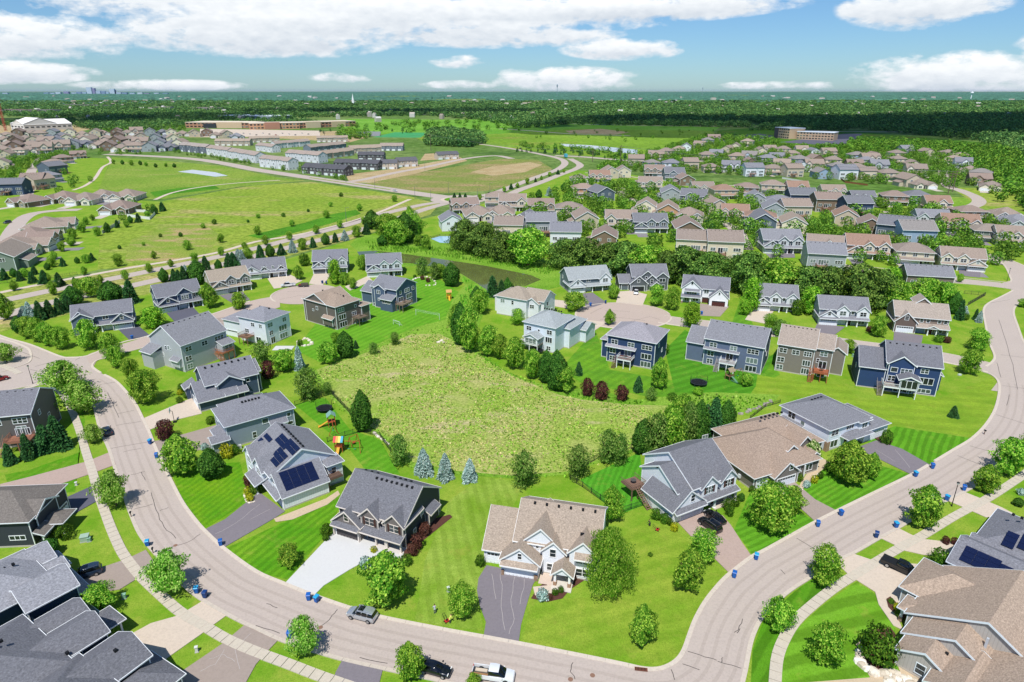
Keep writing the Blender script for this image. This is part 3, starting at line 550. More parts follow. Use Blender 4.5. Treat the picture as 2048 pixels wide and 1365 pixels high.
# ================================================================== HOUSES
WIN = {}
def window_mesh(w_, h_, cols, rows, fm):
    k = (round(w_, 2), round(h_, 2), cols, rows, fm.name)
    if k not in WIN:
        f = MB(); t = .11
        f.box(-w_ / 2 - t, w_ / 2 + t, -.07, .01, h_, h_ + t, fm); f.box(-w_ / 2 - t, w_ / 2 + t, -.09, .01, -t, 0, fm)
        f.box(-w_ / 2 - t, -w_ / 2, -.07, .01, 0, h_, fm); f.box(w_ / 2, w_ / 2 + t, -.07, .01, 0, h_, fm)
        for i in range(1, cols): x = -w_ / 2 + w_ * i / cols; f.box(x - .06, x + .06, -.068, .01, 0, h_, fm)
        for i in range(1, rows): z = h_ * i / rows; f.box(-w_ / 2, w_ / 2, -.05, .01, z - .03, z + .03, fm)
        p = MB(); p.box(-w_ / 2, w_ / 2, -.03, .005, 0, h_, GLASS)
        WIN[k] = (f.mesh('window'), p.mesh('pane'))
    return WIN[k]
GD = {}
def garage_mesh(w_, h_, m, glz):
    k = (round(w_, 1), round(h_, 1), m.name, glz)
    if k not in GD:
        d = MB(); d.box(-w_ / 2, w_ / 2, -.03, .02, 0, h_, m); n = max(3, int(w_ / .62))
        for r in range(4):
            for c in range(n):
                x0 = -w_ / 2 + w_ * c / n + .05; x1 = x0 + w_ / n - .1; z0 = h_ * r / 4 + .05; z1 = z0 + h_ / 4 - .1
                d.box(x0, x1, -.05, -.02, z0, z1, GLASS if (glz and r == 3) else m)
        f = MB(); f.box(-w_ / 2 - .18, -w_ / 2, -.08, .01, 0, h_ + .18, WHITE); f.box(w_ / 2, w_ / 2 + .18, -.08, .01, 0, h_ + .18, WHITE); f.box(-w_ / 2, w_ / 2, -.08, .01, h_, h_ + .18, WHITE)
        GD[k] = (d.mesh('garage_door'), f.mesh('door_frame'))
    return GD[k]
VENT = None
ROT = {'f': 0, 'b': math.pi, 'l': -math.pi / 2, 'r': math.pi / 2}
def fpos(face, u, plane): return {'f': (u, plane), 'b': (u, plane), 'l': (plane, u), 'r': (plane, u)}[face]
OV, RK, TH = .45, .32, .17
def roof_geo(mb, tr, wm, wing, roofm, trimm, wallm):
    x0, x1, y0, y1, z0, z1, kind = wing[:7]; p = wing[7] if len(wing) > 7 else .6
    if kind in 'xy':
        a0, a1, h0, h1 = (x0, x1, y0, y1) if kind == 'x' else (y0, y1, x0, x1)
        hc = (h0 + h1) / 2; zr = z1 + p * (hc - h0); ze = z1 - p * OV
        wm.ext([(h0, z0), (h1, z0), (h1, z1), (hc, zr), (h0, z1)], a0, a1, kind, wallm)
        mb.ext([(h0 - OV, ze), (hc, zr), (h1 + OV, ze), (h1 + OV, ze + TH), (hc, zr + TH * 1.15), (h0 - OV, ze + TH)], a0 - RK, a1 + RK, kind, roofm)
        t = .05
        for aa in (a0 - RK - t, a1 + RK):
            tr.ext([(h0 - OV - t, ze - .1), (hc, zr - .12), (h1 + OV + t, ze - .1), (h1 + OV + t, ze + TH + .02), (hc, zr + TH * 1.15 + .02), (h0 - OV - t, ze + TH + .02)], aa, aa + t, kind, trimm)
        for hh in (h0 - OV - .1, h1 + OV):
            if kind == 'x': tr.box(a0 - RK, a1 + RK, hh, hh + .1, ze - .02, ze + TH - .01, trimm)
            else: tr.box(hh, hh + .1, a0 - RK, a1 + RK, ze - .02, ze + TH - .01, trimm)
    elif kind == 'h':
        wm.box(x0, x1, y0, y1, z0, z1, wallm)
        X0, X1, Y0, Y1 = x0 - OV, x1 + OV, y0 - OV, y1 + OV; hw = min(X1 - X0, Y1 - Y0) / 2; zt = z1 + p * hw
        if X1 - X0 >= Y1 - Y0: r0, r1 = (X0 + hw, (Y0 + Y1) / 2), (X1 - hw, (Y0 + Y1) / 2)
        else: r0, r1 = ((X0 + X1) / 2, Y0 + hw), ((X0 + X1) / 2, Y1 - hw)
        vs = [(X0, Y0, z1), (X1, Y0, z1), (X1, Y1, z1), (X0, Y1, z1), (X0, Y0, z1 + .1), (X1, Y0, z1 + .1), (X1, Y1, z1 + .1), (X0, Y1, z1 + .1), (*r0, zt), (*r1, zt)]
        fs = [(3, 2, 1, 0), (0, 1, 5, 4), (1, 2, 6, 5), (2, 3, 7, 6), (3, 0, 4, 7)]
        if X1 - X0 >= Y1 - Y0: fs += [(4, 5, 9, 8), (5, 6, 9), (6, 7, 8, 9), (7, 4, 8)]
        else: fs += [(4, 5, 8), (5, 6, 9, 8), (6, 7, 9), (7, 4, 8, 9)]
        mb.add(vs, fs, roofm)
        tr.box(X0 - .08, X1 + .08, Y0 - .08, Y0, z1 - .06, z1 + .1, trimm); tr.box(X0 - .08, X1 + .08, Y1, Y1 + .08, z1 - .06, z1 + .1, trimm)
        tr.box(X0 - .08, X0, Y0, Y1, z1 - .06, z1 + .1, trimm); tr.box(X1, X1 + .08, Y0, Y1, z1 - .06, z1 + .1, trimm)
    elif kind in 'sSuv':                     # lean-to: s falls to the front, S to the back, u to -x, v to +x ; z1 = eave height
        ax = 'x' if kind in 'sS' else 'y'; h0, h1 = (y0, y1) if ax == 'x' else (x0, x1); a0, a1 = (x0, x1) if ax == 'x' else (y0, y1)
        if kind in 'su': sec = [(h0 - OV, z1 - p * OV), (h1, z1 + p * (h1 - h0))]
        else: sec = [(h0, z1 + p * (h1 - h0)), (h1 + OV, z1 - p * OV)]
        mb.ext([sec[0], sec[1], (sec[1][0], sec[1][1] + TH), (sec[0][0], sec[0][1] + TH)], a0 - .15, a1 + .15, ax, roofm)
        e = sec[0] if kind in 'su' else sec[1]; hh = e[0] - .08 if kind in 'su' else e[0]
        if ax == 'x': tr.box(a0 - .15, a1 + .15, hh, hh + .08, e[1] - .06, e[1] + TH, trimm)
        else: tr.box(hh, hh + .08, a0 - .15, a1 + .15, e[1] - .06, e[1] + TH, trimm)
        for aa in (a0 - .19, a1 + .15): tr.ext([(sec[0][0], sec[0][1] - .06), (sec[1][0], sec[1][1] - .06), (sec[1][0], sec[1][1] + TH + .01), (sec[0][0], sec[0][1] + TH + .01)], aa, aa + .04, ax, trimm)
        if z0 < z1 - .01 and z0 >= 0: wm.box(x0 + .02, x1 - .02, y0 + .02, y1, z0, z1, wallm)
    elif kind == 'n':
        wm.box(x0, x1, y0, y1, z0, z1, wallm)
    elif kind == 'F':                        # flat roof
        wm.box(x0, x1, y0, y1, z0, z1, wallm); mb.box(x0 - .2, x1 + .2, y0 - .2, y1 + .2, z1, z1 + .3, roofm)
def mirror_spec(spec, W):
    o = []; sw = {'l': 'r', 'r': 'l', 'f': 'f', 'b': 'b'}
    for e in spec:
        if e[0] == 'W':
            a = list(e[1]); a[0], a[1] = W - a[1], W - a[0]; a[6] = {'u': 'v', 'v': 'u'}.get(a[6], a[6]); o.append(('W', tuple(a), *e[2:]))
        elif e[0] in 'wgd':
            a = list(e); f = a[1]
            if f in 'fb': a[2] = W - a[2]
            else: a[1] = sw[f]; a[6 if e[0] == 'w' else 6] = W - a[6]
            o.append(tuple(a))
        elif e[0] == 'c': o.append(('c', W - e[1], *e[2:]))
        elif e[0] in 'kB': o.append((e[0], W - e[2], W - e[1], *e[3:]))
        elif e[0] == 'st': o.append(('st', W - e[1], *e[2:]))
        elif e[0] == 'v': o.append(('v', W - e[2], W - e[1], *e[3:]))
        elif e[0] == 'p': o.append(('p', W - e[1], *e[2:4], -e[4] if len(e) > 4 else 0, *e[5:]))
        else: o.append(e)
    return o
def house(name, spec, pal, loc, yaw, label=None, cat='house', group=None, W=None, mirror=False, centre=False, lite=False):
    """spec items: ('W', wing, wallkey) ('w', face,u,z,w,h,plane,cols,rows) ('g', face,u,z,w,h,plane) ('d', face,u,z,w,h,plane)
       ('c', x,y,z0,z1,size) ('k', x0,x1,y0,y1,z) deck ('st', x,y0,y1,z0,z1) stair ('v', x0,x1,y,z,n) vents ('p', x,y,z,slope,cols,rows,facing) panels ('S', x,y,z) shutters"""
    if mirror: spec = mirror_spec(spec, W)
    wallm = mat('siding', pal['wall']); wall2 = mat(pal.get('k2', 'batten'), pal.get('wall2', pal['wall'])); wall3 = mat('siding', pal.get('wall3', pal['wall']))
    roofm = mat('shingle', pal['roof']); trimm = mat('flat', pal.get('trim', 'eef0f0')); doorm = mat('flat', pal.get('door', 'e8ecef')); fm = trimm
    stone = mat('stone', pal.get('stone', '9a8472')); deckm = mat('flat', pal.get('deck', '8a6a55')); wm_ = {'1': wallm, '2': wall2, '3': wall3, 's': stone}
    h = empty(name, loc, yaw)
    if label: tag(h, label, cat, group)
    else: tag(h, None, cat, group)
    off = Vector((-W / 2, 0, 0)) if centre else Vector((0, 0, 0))
    wb, rb, tb, fb = MB(), MB(), MB(), MB()
    def put(nm, me, loc_, rz=0, parent=None):
        return link(nm, me, parent or h, Vector(loc_) + (off if not parent else Vector((0, 0, 0))), rz)
    for e in spec:
        if e[0] == 'W':
            wg = e[1]; roof_geo(rb, tb, wb, wg, roofm, trimm, wm_[e[2] if len(e) > 2 else '1'])
            if wg[4] <= 0 and wg[6] not in 'sSuv' and not lite:
                fb.box(wg[0] - .04, wg[1] + .04, wg[2] - .04, wg[3] + .04, -.3, .32, mat('flat', 'b9b2a6', rough=.9))
            if not lite and wg[6] not in 'sSuv' and wg[5] - max(wg[4], 0) > 1.5:      # corner boards
                for X in (wg[0], wg[1]):
                    for Y in (wg[2], wg[3]): tb.box(X - .05 if X == wg[0] else X - .1, X + .1 if X == wg[0] else X + .05, Y - .05 if Y == wg[2] else Y - .1, Y + .1 if Y == wg[2] else Y + .05, max(wg[4], .05), wg[5] - .05, trimm)
        elif e[0] == 'C': pass
        elif e[0] == 'w':
            _, f, u, z, ww, hh, pl, *cr = e; cols, rows = (cr + [1, 2])[:2] if cr else (1, 2)
            a, b = window_mesh(ww, hh, cols, rows, fm); x, y = fpos(f, u, pl); o = put('window', a, (x, y, z), ROT[f]); link('pane', b, o, (0, 0, 0))
        elif e[0] == 'g':
            _, f, u, z, ww, hh, pl, *o2 = e; md = doorm if not o2 else mat('flat', o2[0]); a, b = garage_mesh(ww, hh, md, not lite); x, y = fpos(f, u, pl)
            o = put('garage_door', a, (x, y, z), ROT[f]); link('door_frame', b, o, (0, 0, 0))
        elif e[0] == 'd':
            _, f, u, z, ww, hh, pl, *o2 = e; dm = mat('flat', o2[0] if o2 else '3a2a26'); q = MB(); q.box(-ww / 2, ww / 2, -.05, .02, 0, hh, dm); q.box(-ww / 2 - .12, -ww / 2, -.08, .01, 0, hh + .12, fm); q.box(ww / 2, ww / 2 + .12, -.08, .01, 0, hh + .12, fm); q.box(-ww / 2, ww / 2, -.08, .01, hh, hh + .12, fm)
            q.box(ww * .3, ww * .38, -.1, -.05, 1.0, 1.1, BLACK); x, y = fpos(f, u, pl); put('front_door', q.mesh('front_door'), (x, y, z), ROT[f])
        elif e[0] == 'c':
            _, x, y, za, zb, sz = e[:6]; q = MB(); q.box(-sz / 2, sz / 2, -sz / 2, sz / 2, 0, zb - za, trimm)
            if sz > .22: q.box(-sz * .75, sz * .75, -sz * .75, sz * .75, 0, .9 if len(e) > 6 else .25, stone if len(e) > 6 else trimm)
            put('porch_column', q.mesh('porch_column'), (x, y, za))
        elif e[0] == 'k':
            _, x0, x1, y0, y1, z = e; q = MB(); n = int((x1 - x0) / .16)
            for i in range(n): q.box(x0 + i * (x1 - x0) / n + .006, x0 + (i + 1) * (x1 - x0) / n - .006, y0, y1, z - .03, z, deckm)
            q.box(x0, x1, y0 - .04, y0, z - .3, z + .01, trimm if pal.get('decktrim') else deckm); q.box(x0 - .04, x0, y0, y1, z - .3, z + .01, deckm); q.box(x1, x1 + .04, y0, y1, z - .3, z + .01, deckm)
            d = put('deck', q.mesh('deck'), (0, 0, 0)); pm = trimm if pal.get('decktrim') else deckm
            for px_ in (x0 + .15, (x0 + x1) / 2, x1 - .15):
                if z > 1: s_ = MB(); s_.box(-.1, .1, -.1, .1, 0, z - .3, pm); link('post', s_.mesh('post'), d, (px_, y0 + .12, 0))
            r_ = MB()
            for (ax, ay, bx, by) in ((x0, y0, x1, y0), (x0, y0, x0, y1), (x1, y0, x1, y1)):
                ln = math.hypot(bx - ax, by - ay)
                r_.bar((ax, ay, z + .95), (bx, by, z + .95), .05, pm, 4); r_.bar((ax, ay, z + .12), (bx, by, z + .12), .03, pm, 4)
                for i in range(int(ln / .28) + 1): t = i / max(1, int(ln / .28)); X, Y = ax + (bx - ax) * t, ay + (by - ay) * t; r_.box(X - .02, X + .02, Y - .02, Y + .02, z, z + .93, pm)
            link('railing', r_.mesh('railing'), d, (0, 0, 0))
            tb_ = MB(); cx, cy = (x0 + x1) / 2, (y0 + y1) / 2; tb_.cyl(cx, cy, z + .68, z + .73, .6, .6, mat('flat', '55504c'), 12); tb_.cyl(cx, cy, z, z + .7, .06, .06, BLACK, 6)
            t_ = tb_.mesh('deck_table'); EXTRA.append((h, t_, off))
        elif e[0] == 'st':
            _, x, ya, yb, za, zb = e; st = None; n = max(3, int(abs(zb - za) / .24)); base = MB()
            base.bar((x - .5, ya, za), (x - .5, yb, zb), .07, deckm, 4); base.bar((x + .5, ya, za), (x + .5, yb, zb), .07, deckm, 4)
            base.bar((x - .5, ya, za + .9), (x - .5, yb, zb + .9), .04, deckm, 4); base.bar((x + .5, ya, za + .9), (x + .5, yb, zb + .9), .04, deckm, 4)
            st = put('stair', base.mesh('stair'), (0, 0, 0)); sm = MB().box(-.48, .48, -.14, .14, -.04, 0, deckm).mesh('step')
            for i in range(n): t = (i + .5) / n; link('step', sm, st, (x, ya + (yb - ya) * t, za + (zb - za) * t + .03))
        elif e[0] == 'v':
            _, x0, x1, y, z, n = e
            global VENT
            if VENT is None: VENT = MB().box(-.2, .2, -.2, .2, -.2, .16, BLACK).mesh('roof_vent')
            for i in range(n): put('roof_vent', VENT, (x0 + (x1 - x0) * i / max(1, n - 1), y, z))
        elif e[0] == 'p':                    # one solar module at a time: centre x, eave-side y, z there, slope sign/pitch, tilt, (cols, rows, w, h)
            _, px_, py_, pz_, sl, cols, rows, ang = e
            if 'module' not in WIN: WIN['module'] = MB().box(-.83, .83, -.5, .5, 0, .06, mat('solar')).mesh('solar_panel')
            me = WIN['module']
            tilt = math.atan(abs(sl)); 
            for c in range(cols):
                for r in range(rows):
                    u = (c - (cols - 1) / 2) * 1.70; v = (r + .5) * 1.04
                    M = Matrix.Translation(Vector((px_, py_, pz_)) + off) @ Matrix.Rotation(R(ang), 4, 'Z') @ Matrix.Rotation(tilt, 4, 'X') @ Matrix.Translation((u, v, .07))
                    o = link('solar_panel', me, h); o.matrix_basis = M
        elif e[0] == 'S':                    # pair of shutters beside a front window: x, y, z, half window width, height
            _, x, y, z, hw, hh = e; me = MB().box(-.22, .22, -.06, 0, 0, hh, mat('flat', pal.get('shutter', '4a2f28'))).mesh('shutter')
            for s_ in (-1, 1): put('shutter', me, (x + s_ * (hw + .38), y, z))
        elif e[0] == 'box':                  # extra block: name,x0,x1,y0,y1,z0,z1,colour
            _, nm, x0, x1, y0, y1, z0, z1, cc = e; q = MB(); q.box(x0, x1, y0, y1, z0, z1, mat('stone', cc) if nm == 'chimney' or nm.startswith('stone') else mat('flat', cc)); put(nm, q.mesh(nm), (0, 0, 0))
    put('wall', wb.mesh('wall'), (0, 0, 0)); put('roof', rb.mesh('roof'), (0, 0, 0))
    if not lite:
        put('trim', tb.mesh('trim'), (0, 0, 0))
        if fb.v: put('foundation', fb.mesh('foundation'), (0, 0, 0))
    return h
EXTRA = []
# ---- reusable layouts (x runs along the front, y goes back, metres) -----------------------------
def rows_of(face, W, plane, z, hh=1.35, ww=1.5, us=None, cols=2):
    return [('w', face, u, z, ww, hh, plane, cols, 2) for u in (us or [W * .2, W * .5, W * .8])]
def L_front(W=15, D=12, H=5.6, gar=6.0, v=0, p=.62, y=1.6, lite=False):
    s = [('W', (0, W, y, D, 0, H, 'x', p)), ('W', (0, gar, 0, D * .6, 0, 3.3, 'y', .72 if v != 2 else .8), '2')]
    s += [('W', (0, gar, -.35, 0, 2.7, 2.72, 's', .5)), ('g', 'f', gar / 2, 0, 4.9, 2.15, 0), ('w', 'f', gar / 2, 3.7, .9, 1.1, 0, 1, 2)]
    s += [('W', (gar + .1, W, .15, y, 2.65, 2.66, 's', .42)), ('g', 'f', gar + 1.6, 0, 2.6, 2.15, y), ('d', 'f', gar + 4.3, 0, 1.0, 2.15, y), ('w', 'f', W - 1.9, .7, 1.9, 1.5, y, 2, 1)]
    s += [('c', W - .25, .3, 0, 2.65, .3), ('c', W - 3.5, .3, 0, 2.65, .3), ('c', gar + 3.25, .3, 0, 2.65, .3)]
    if v == 0:
        s += [('W', (gar - .3, gar + 3.5, y - .7, D * .55, 2.9, H - .1, 'y', .9), '2'), ('W', (W - 3.9, W - .05, y - .7, D * .55, 2.9, H - .1, 'y', .9), '2')]
        for u in (gar + 1.6, W - 1.95): s += [('w', 'f', u, 3.7, 1.9, 1.45, y - .7, 2, 2)]
        s += [('w', 'f', (gar + W) / 2 - .1, 4.0, .8, 1.0, y, 1, 2)]
    elif v == 1:
        s += [('W', (gar + .2, gar + 5.2, y - .5, D * .55, 2.9, H + .1, 'y', .85), '2'), ('w', 'f', gar + 2.7, 3.7, 2.4, 1.4, y - .5, 3, 2), ('w', 'f', W - 1.8, 3.8, 1.7, 1.3, y, 2, 2)]
    else:
        s += [('W', (W - 4.6, W - .05, y - .8, D * .55, 2.9, H, 'y', .95), '2'), ('w', 'f', W - 2.3, 3.7, 2.1, 1.5, y - .8, 2, 2), ('w', 'f', gar + 1.8, 4.0, 1.6, 1.1, y, 2, 2)]
    hs = [W * .2, W * .5, W * .8]
    s += rows_of('b', W, D, .9, us=hs) + rows_of('b', W, D, 3.8, us=hs)
    if not lite: s += [('w', 'r', D * .45, 4.0, .8, 1.1, W), ('w', 'r', D * .7, 1.2, .9, 1.2, W), ('w', 'l', D * .75, 4.0, .8, 1.1, 0), ('v', W * .15, W * .9, (y + D) / 2 + .9, H + p * (D - y) / 2 - .35, 7)]
    return s
def L_hip(W=14, D=11, H=5.6, p=.5, lite=False):
    s = [('W', (0, W, 0, D, 0, H, 'h', p)), ('W', (.2, W - .2, -1.4, 0, 2.5, 2.52, 's', .4)), ('g', 'f', 3.0, 0, 4.8, 2.15, 0), ('g', 'f', 7.2, 0, 2.6, 2.15, 0), ('d', 'f', 9.6, 0, 1, 2.1, 0), ('w', 'f', W - 2.2, .8, 2.0, 1.4, 0, 2, 1)]
    s += [('c', .35, -1.2, 0, 2.5, .25), ('c', W - .35, -1.2, 0, 2.5, .25), ('c', 8.7, -1.2, 0, 2.5, .25)]
    s += rows_of('f', W, 0, 3.8) + rows_of('b', W, D, 3.8) + rows_of('b', W, D, .9)
    if not lite: s += [('w', 'r', D * .4, 3.9, .9, 1.2, W), ('w', 'r', D * .7, 1.2, .9, 1.2, W), ('w', 'l', D * .5, 3.9, .9, 1.2, 0), ('v', W * .4, W * .6, D / 2 + .6, H + p * D / 2 - .25, 4)]
    return s
def L_rambler(W=14, D=15, H=3.0, p=.55, lite=False):
    s = [('W', (0, W, 2, D, 0, H, 'h', p)), ('W', (0, 6.4, 0, 8, 0, H - .05, 'y', .7), '2'), ('W', (8.6, 13, 1.0, 8, 0, H - .03, 'y', .7), '2'), ('g', 'f', 3.2, 0, 4.9, 2.1, 0), ('w', 'f', 10.8, .8, 2.0, 1.4, 1.0, 2, 1), ('d', 'f', 7.4, 0, 1, 2.1, 2)]
    s += rows_of('b', W, D, .8) + ([] if lite else [('w', 'l', D * .7, .9, 1.0, 1.2, 0), ('w', 'r', D * .6, .9, 1.0, 1.2, W), ('w', 'f', 3.2, 3.4, .8, .7, 0, 1, 1)])
    return s
def L_back(W=16, D=12, H=8.4, p=.55, deck=(3.5, 8.5), side=None, gable=None, pop=None, dz=2.8):
    """three-storey garden side of a walkout house: the visible front here is its back"""
    s = [('W', (0, W, 0, D, 0, H, 'x', p))]
    x0, x1 = deck; zb = 5.9 if H > 8 else 3.5
    for z, hh in ((zb, 1.3), (zb - 2.9, 1.55)) + (((.5, 1.6),) if H > 8 else ()):
        s += [('w', 'f', W * .83, z, min(3.0, W * .2), hh, 0, 3, 1 if hh > 1.4 else 2)]
    s += [('w', 'f', W * .15, zb, 1.9, 1.3, 0, 2, 2), ('w', 'f', W * .5, zb, 1.8, 1.25, 0, 2, 2), ('w', 'f', W * .12, zb - 2.9, 1.8, 1.4, 0, 2, 2)]
    if H > 8: s += [('w', 'f', W * .12, .6, 1.6, 1.4, 0, 2, 2), ('w', 'f', (x0 + x1) / 2, .5, 1.8, 1.6, 0, 2, 1)]
    s += [('w', 'f', (x0 + x1) / 2, dz + .1, 1.9, 2.1, 0, 2, 1), ('k', x0, x1, -3.4, 0, dz), ('st', x0 - .6, -.8, -4.6, dz, .1)]
    s += [('w', 'l', D * .4, zb, .9, 1.1, 0), ('w', 'l', D * .65, zb - 2.7, .9, 1.1, 0), ('w', 'r', D * .3, zb, .9, 1.1, W), ('w', 'r', D * .6, zb - 2.7, .9, 1.1, W), ('v', W * .1, W * .92, D / 2 - .5, H + p * D / 2 - .2, 8)]
    if side == 'l': s += [('W', (-6.5, .1, 1.5, D - 1, 0, 5.7, 'x', p))]
    if side == 'r': s += [('W', (W - .1, W + 6.5, 1.5, D - 1, 0, 5.7, 'x', p))]
    if gable: s += [('W', (gable[0], gable[1], -.6, D * .5, 0, H, 'y', .75)), ('w', 'f', (gable[0] + gable[1]) / 2, zb, 2.6, 1.3, -.6, 3, 2), ('w', 'f', gable[0] + 1.2, zb - 2.9, 1.5, 1.3, -.6, 2, 2)]
    if pop: s += [('W', (pop[0], pop[1], -1.6, 0, 0, 5.5, 's', .45)), ('w', 'f', (pop[0] + pop[1]) / 2, 3.4, 2.4, 1.4, -1.6, 3, 2)]
    return s
def side_bay(face, u0, u1, W, z0=.9, z1=3.1):
    if face == 'r': return [('W', (W, W + .9, u0, u1, z0, z1, 'n'), '1'), ('W', (W, W + .95, u0, u1, z1, z1 + .01, 'v', .6))]
    return [('W', (-.9, 0, u0, u1, z0, z1, 'n'), '1'), ('W', (-.95, 0, u0, u1, z1, z1 + .01, 'u', .6))]
P = {
 'tan': dict(wall='cabda6', wall2='d8cdb8', roof='9c8c80', door='eceae4'), 'beige': dict(wall='dccfb8', wall2='e6ddca', roof='96887e'),
 'grey': dict(wall='a3a9ac', wall2='c3c8ca', roof='8b8b90'), 'slate': dict(wall='5e6b7a', wall2='77828c', roof='7b7b80'),
 'navy': dict(wall='3b4d68', wall2='46587a', roof='7a7b80'), 'white': dict(wall='e4e8ec', wall2='f0f2f4', roof='86868c'),
 'brown': dict(wall='84705f', wall2='97846f', roof='96847a'), 'green': dict(wall='7f8c80', wall2='98a395', roof='978b80'),
 'red': dict(wall='c9b9a2', wall2='d7cab4', roof='9c8070'), 'blue': dict(wall='9db2c8', wall2='c3d0dc', roof='908a86'),
 'cream': dict(wall='e9dfc6', wall2='efe8d6', roof='a29284'), 'orange': dict(wall='c49a74', wall2='e2bb92', roof='a28e80'), 'charcoal': dict(wall='45494f', wall2='55585c', roof='67676d'),
}
PAL_TXT = {'tan': 'tan', 'beige': 'beige', 'grey': 'grey', 'slate': 'slate grey', 'navy': 'navy blue', 'white': 'white', 'brown': 'brown', 'green': 'sage green', 'red': 'red-roofed', 'blue': 'pale blue', 'cream': 'cream', 'orange': 'ochre', 'charcoal': 'charcoal'}
# ================================================================== NEAR HOUSES, each from its own measurements
def yawdeg(a, b): d = b - a; return math.atan2(d.y, d.x)
NEAR = []          # (root, pixel x, pixel y, short name) used to describe what stands beside them
def near(spec, pal, A, yaw, label, short, W, mirror=False, cat='house'):
    p = dict(P[pal]) if isinstance(pal, str) else pal
    loc = Vector((A[0], A[1], 0)) if len(A) == 3 else G(*A[:2])
    h = house('house', spec, p, loc, R(yaw), label, cat, None, W, mirror); NEAR.append((h, 0, 0, short)); return h
def pp_(base, **k): d = dict(P[base]); d.update(k); return d

# charcoal two-storey with the white drive
s = [('W', (.2, 14.3, 1.6, 13.6, 0, 5.5, 'x', .66)), ('W', (0, 5.6, 0, 8.4, 0, 3.35, 'y', .86), '2'), ('W', (0, 5.6, -.5, 0, 2.75, 2.76, 's', .5)), ('g', 'f', 2.75, 0, 4.7, 2.2, 0, '4a4547'), ('w', 'f', 2.9, 3.75, .85, 1.35, 0, 1, 2),
     ('W', (5.7, 14.3, .0, 1.6, 2.65, 2.66, 's', .42)), ('g', 'f', 7.3, 0, 2.5, 2.2, 1.6, '4a4547'), ('d', 'f', 10.0, 0, 1.0, 2.15, 1.6, '3a3432'), ('w', 'f', 12.3, .7, 2.0, 1.5, 1.6, 2, 1),
     ('W', (5.5, 9.1, .9, 7, 3.0, 5.4, 'y', .98), '2'), ('W', (10.6, 14.28, .9, 7, 3.0, 5.4, 'y', .98), '2'), ('w', 'f', 7.3, 3.55, 1.8, 1.45, .9, 2, 2), ('S', 7.3, .88, 3.5, .75, 1.55), ('w', 'f', 12.45, 3.55, 1.8, 1.45, .9, 2, 2), ('S', 12.45, .88, 3.5, .75, 1.55), ('w', 'f', 9.9, 3.9, .6, .9, 1.6, 1, 2),
     ('c', 8.9, .2, 0, 2.65, .28), ('c', 10.9, .2, 0, 2.65, .28), ('c', 11.2, .2, 0, 2.65, .28), ('c', 14.1, .2, 0, 2.65, .28), ('c', 5.5, -.3, 0, 2.7, .22), ('c', .05, -.3, 0, 2.7, .22),
     ('w', 'r', 7.2, 3.7, .9, 1.2, 14.3), ('w', 'r', 4.5, 1.0, .8, 1.4, 14.3), ('v', 1.5, 4.2, 8.6, 9.0, 3), ('v', 5.2, 12.8, 6.9, 9.28, 8), ('v', 7.5, 11, 9.3, 8.6, 4),
     ('box', 'patio_step', 8.6, 14.3, -.2, 1.6, 0, .16, 'cfc8c0'), ('box', 'garage_apron', 5.6, 8.6, -1.2, 1.6, 0, .12, 'cfcdc8')] + side_bay('r', 8.2, 11.6, 14.3, .9, 3.4) + rows_of('b', 14, 13.6, 3.8) + rows_of('b', 14, 13.6, .9)
near(s, pp_('charcoal', wall='343a42', wall2='78706c', trim='e6dace', door='4a4547', roof='747479'), (670.8, 1068.5), -23.6, 'charcoal two-storey house with grey shingles at the head of the white concrete driveway', 'the charcoal house with the white driveway', 14.3)

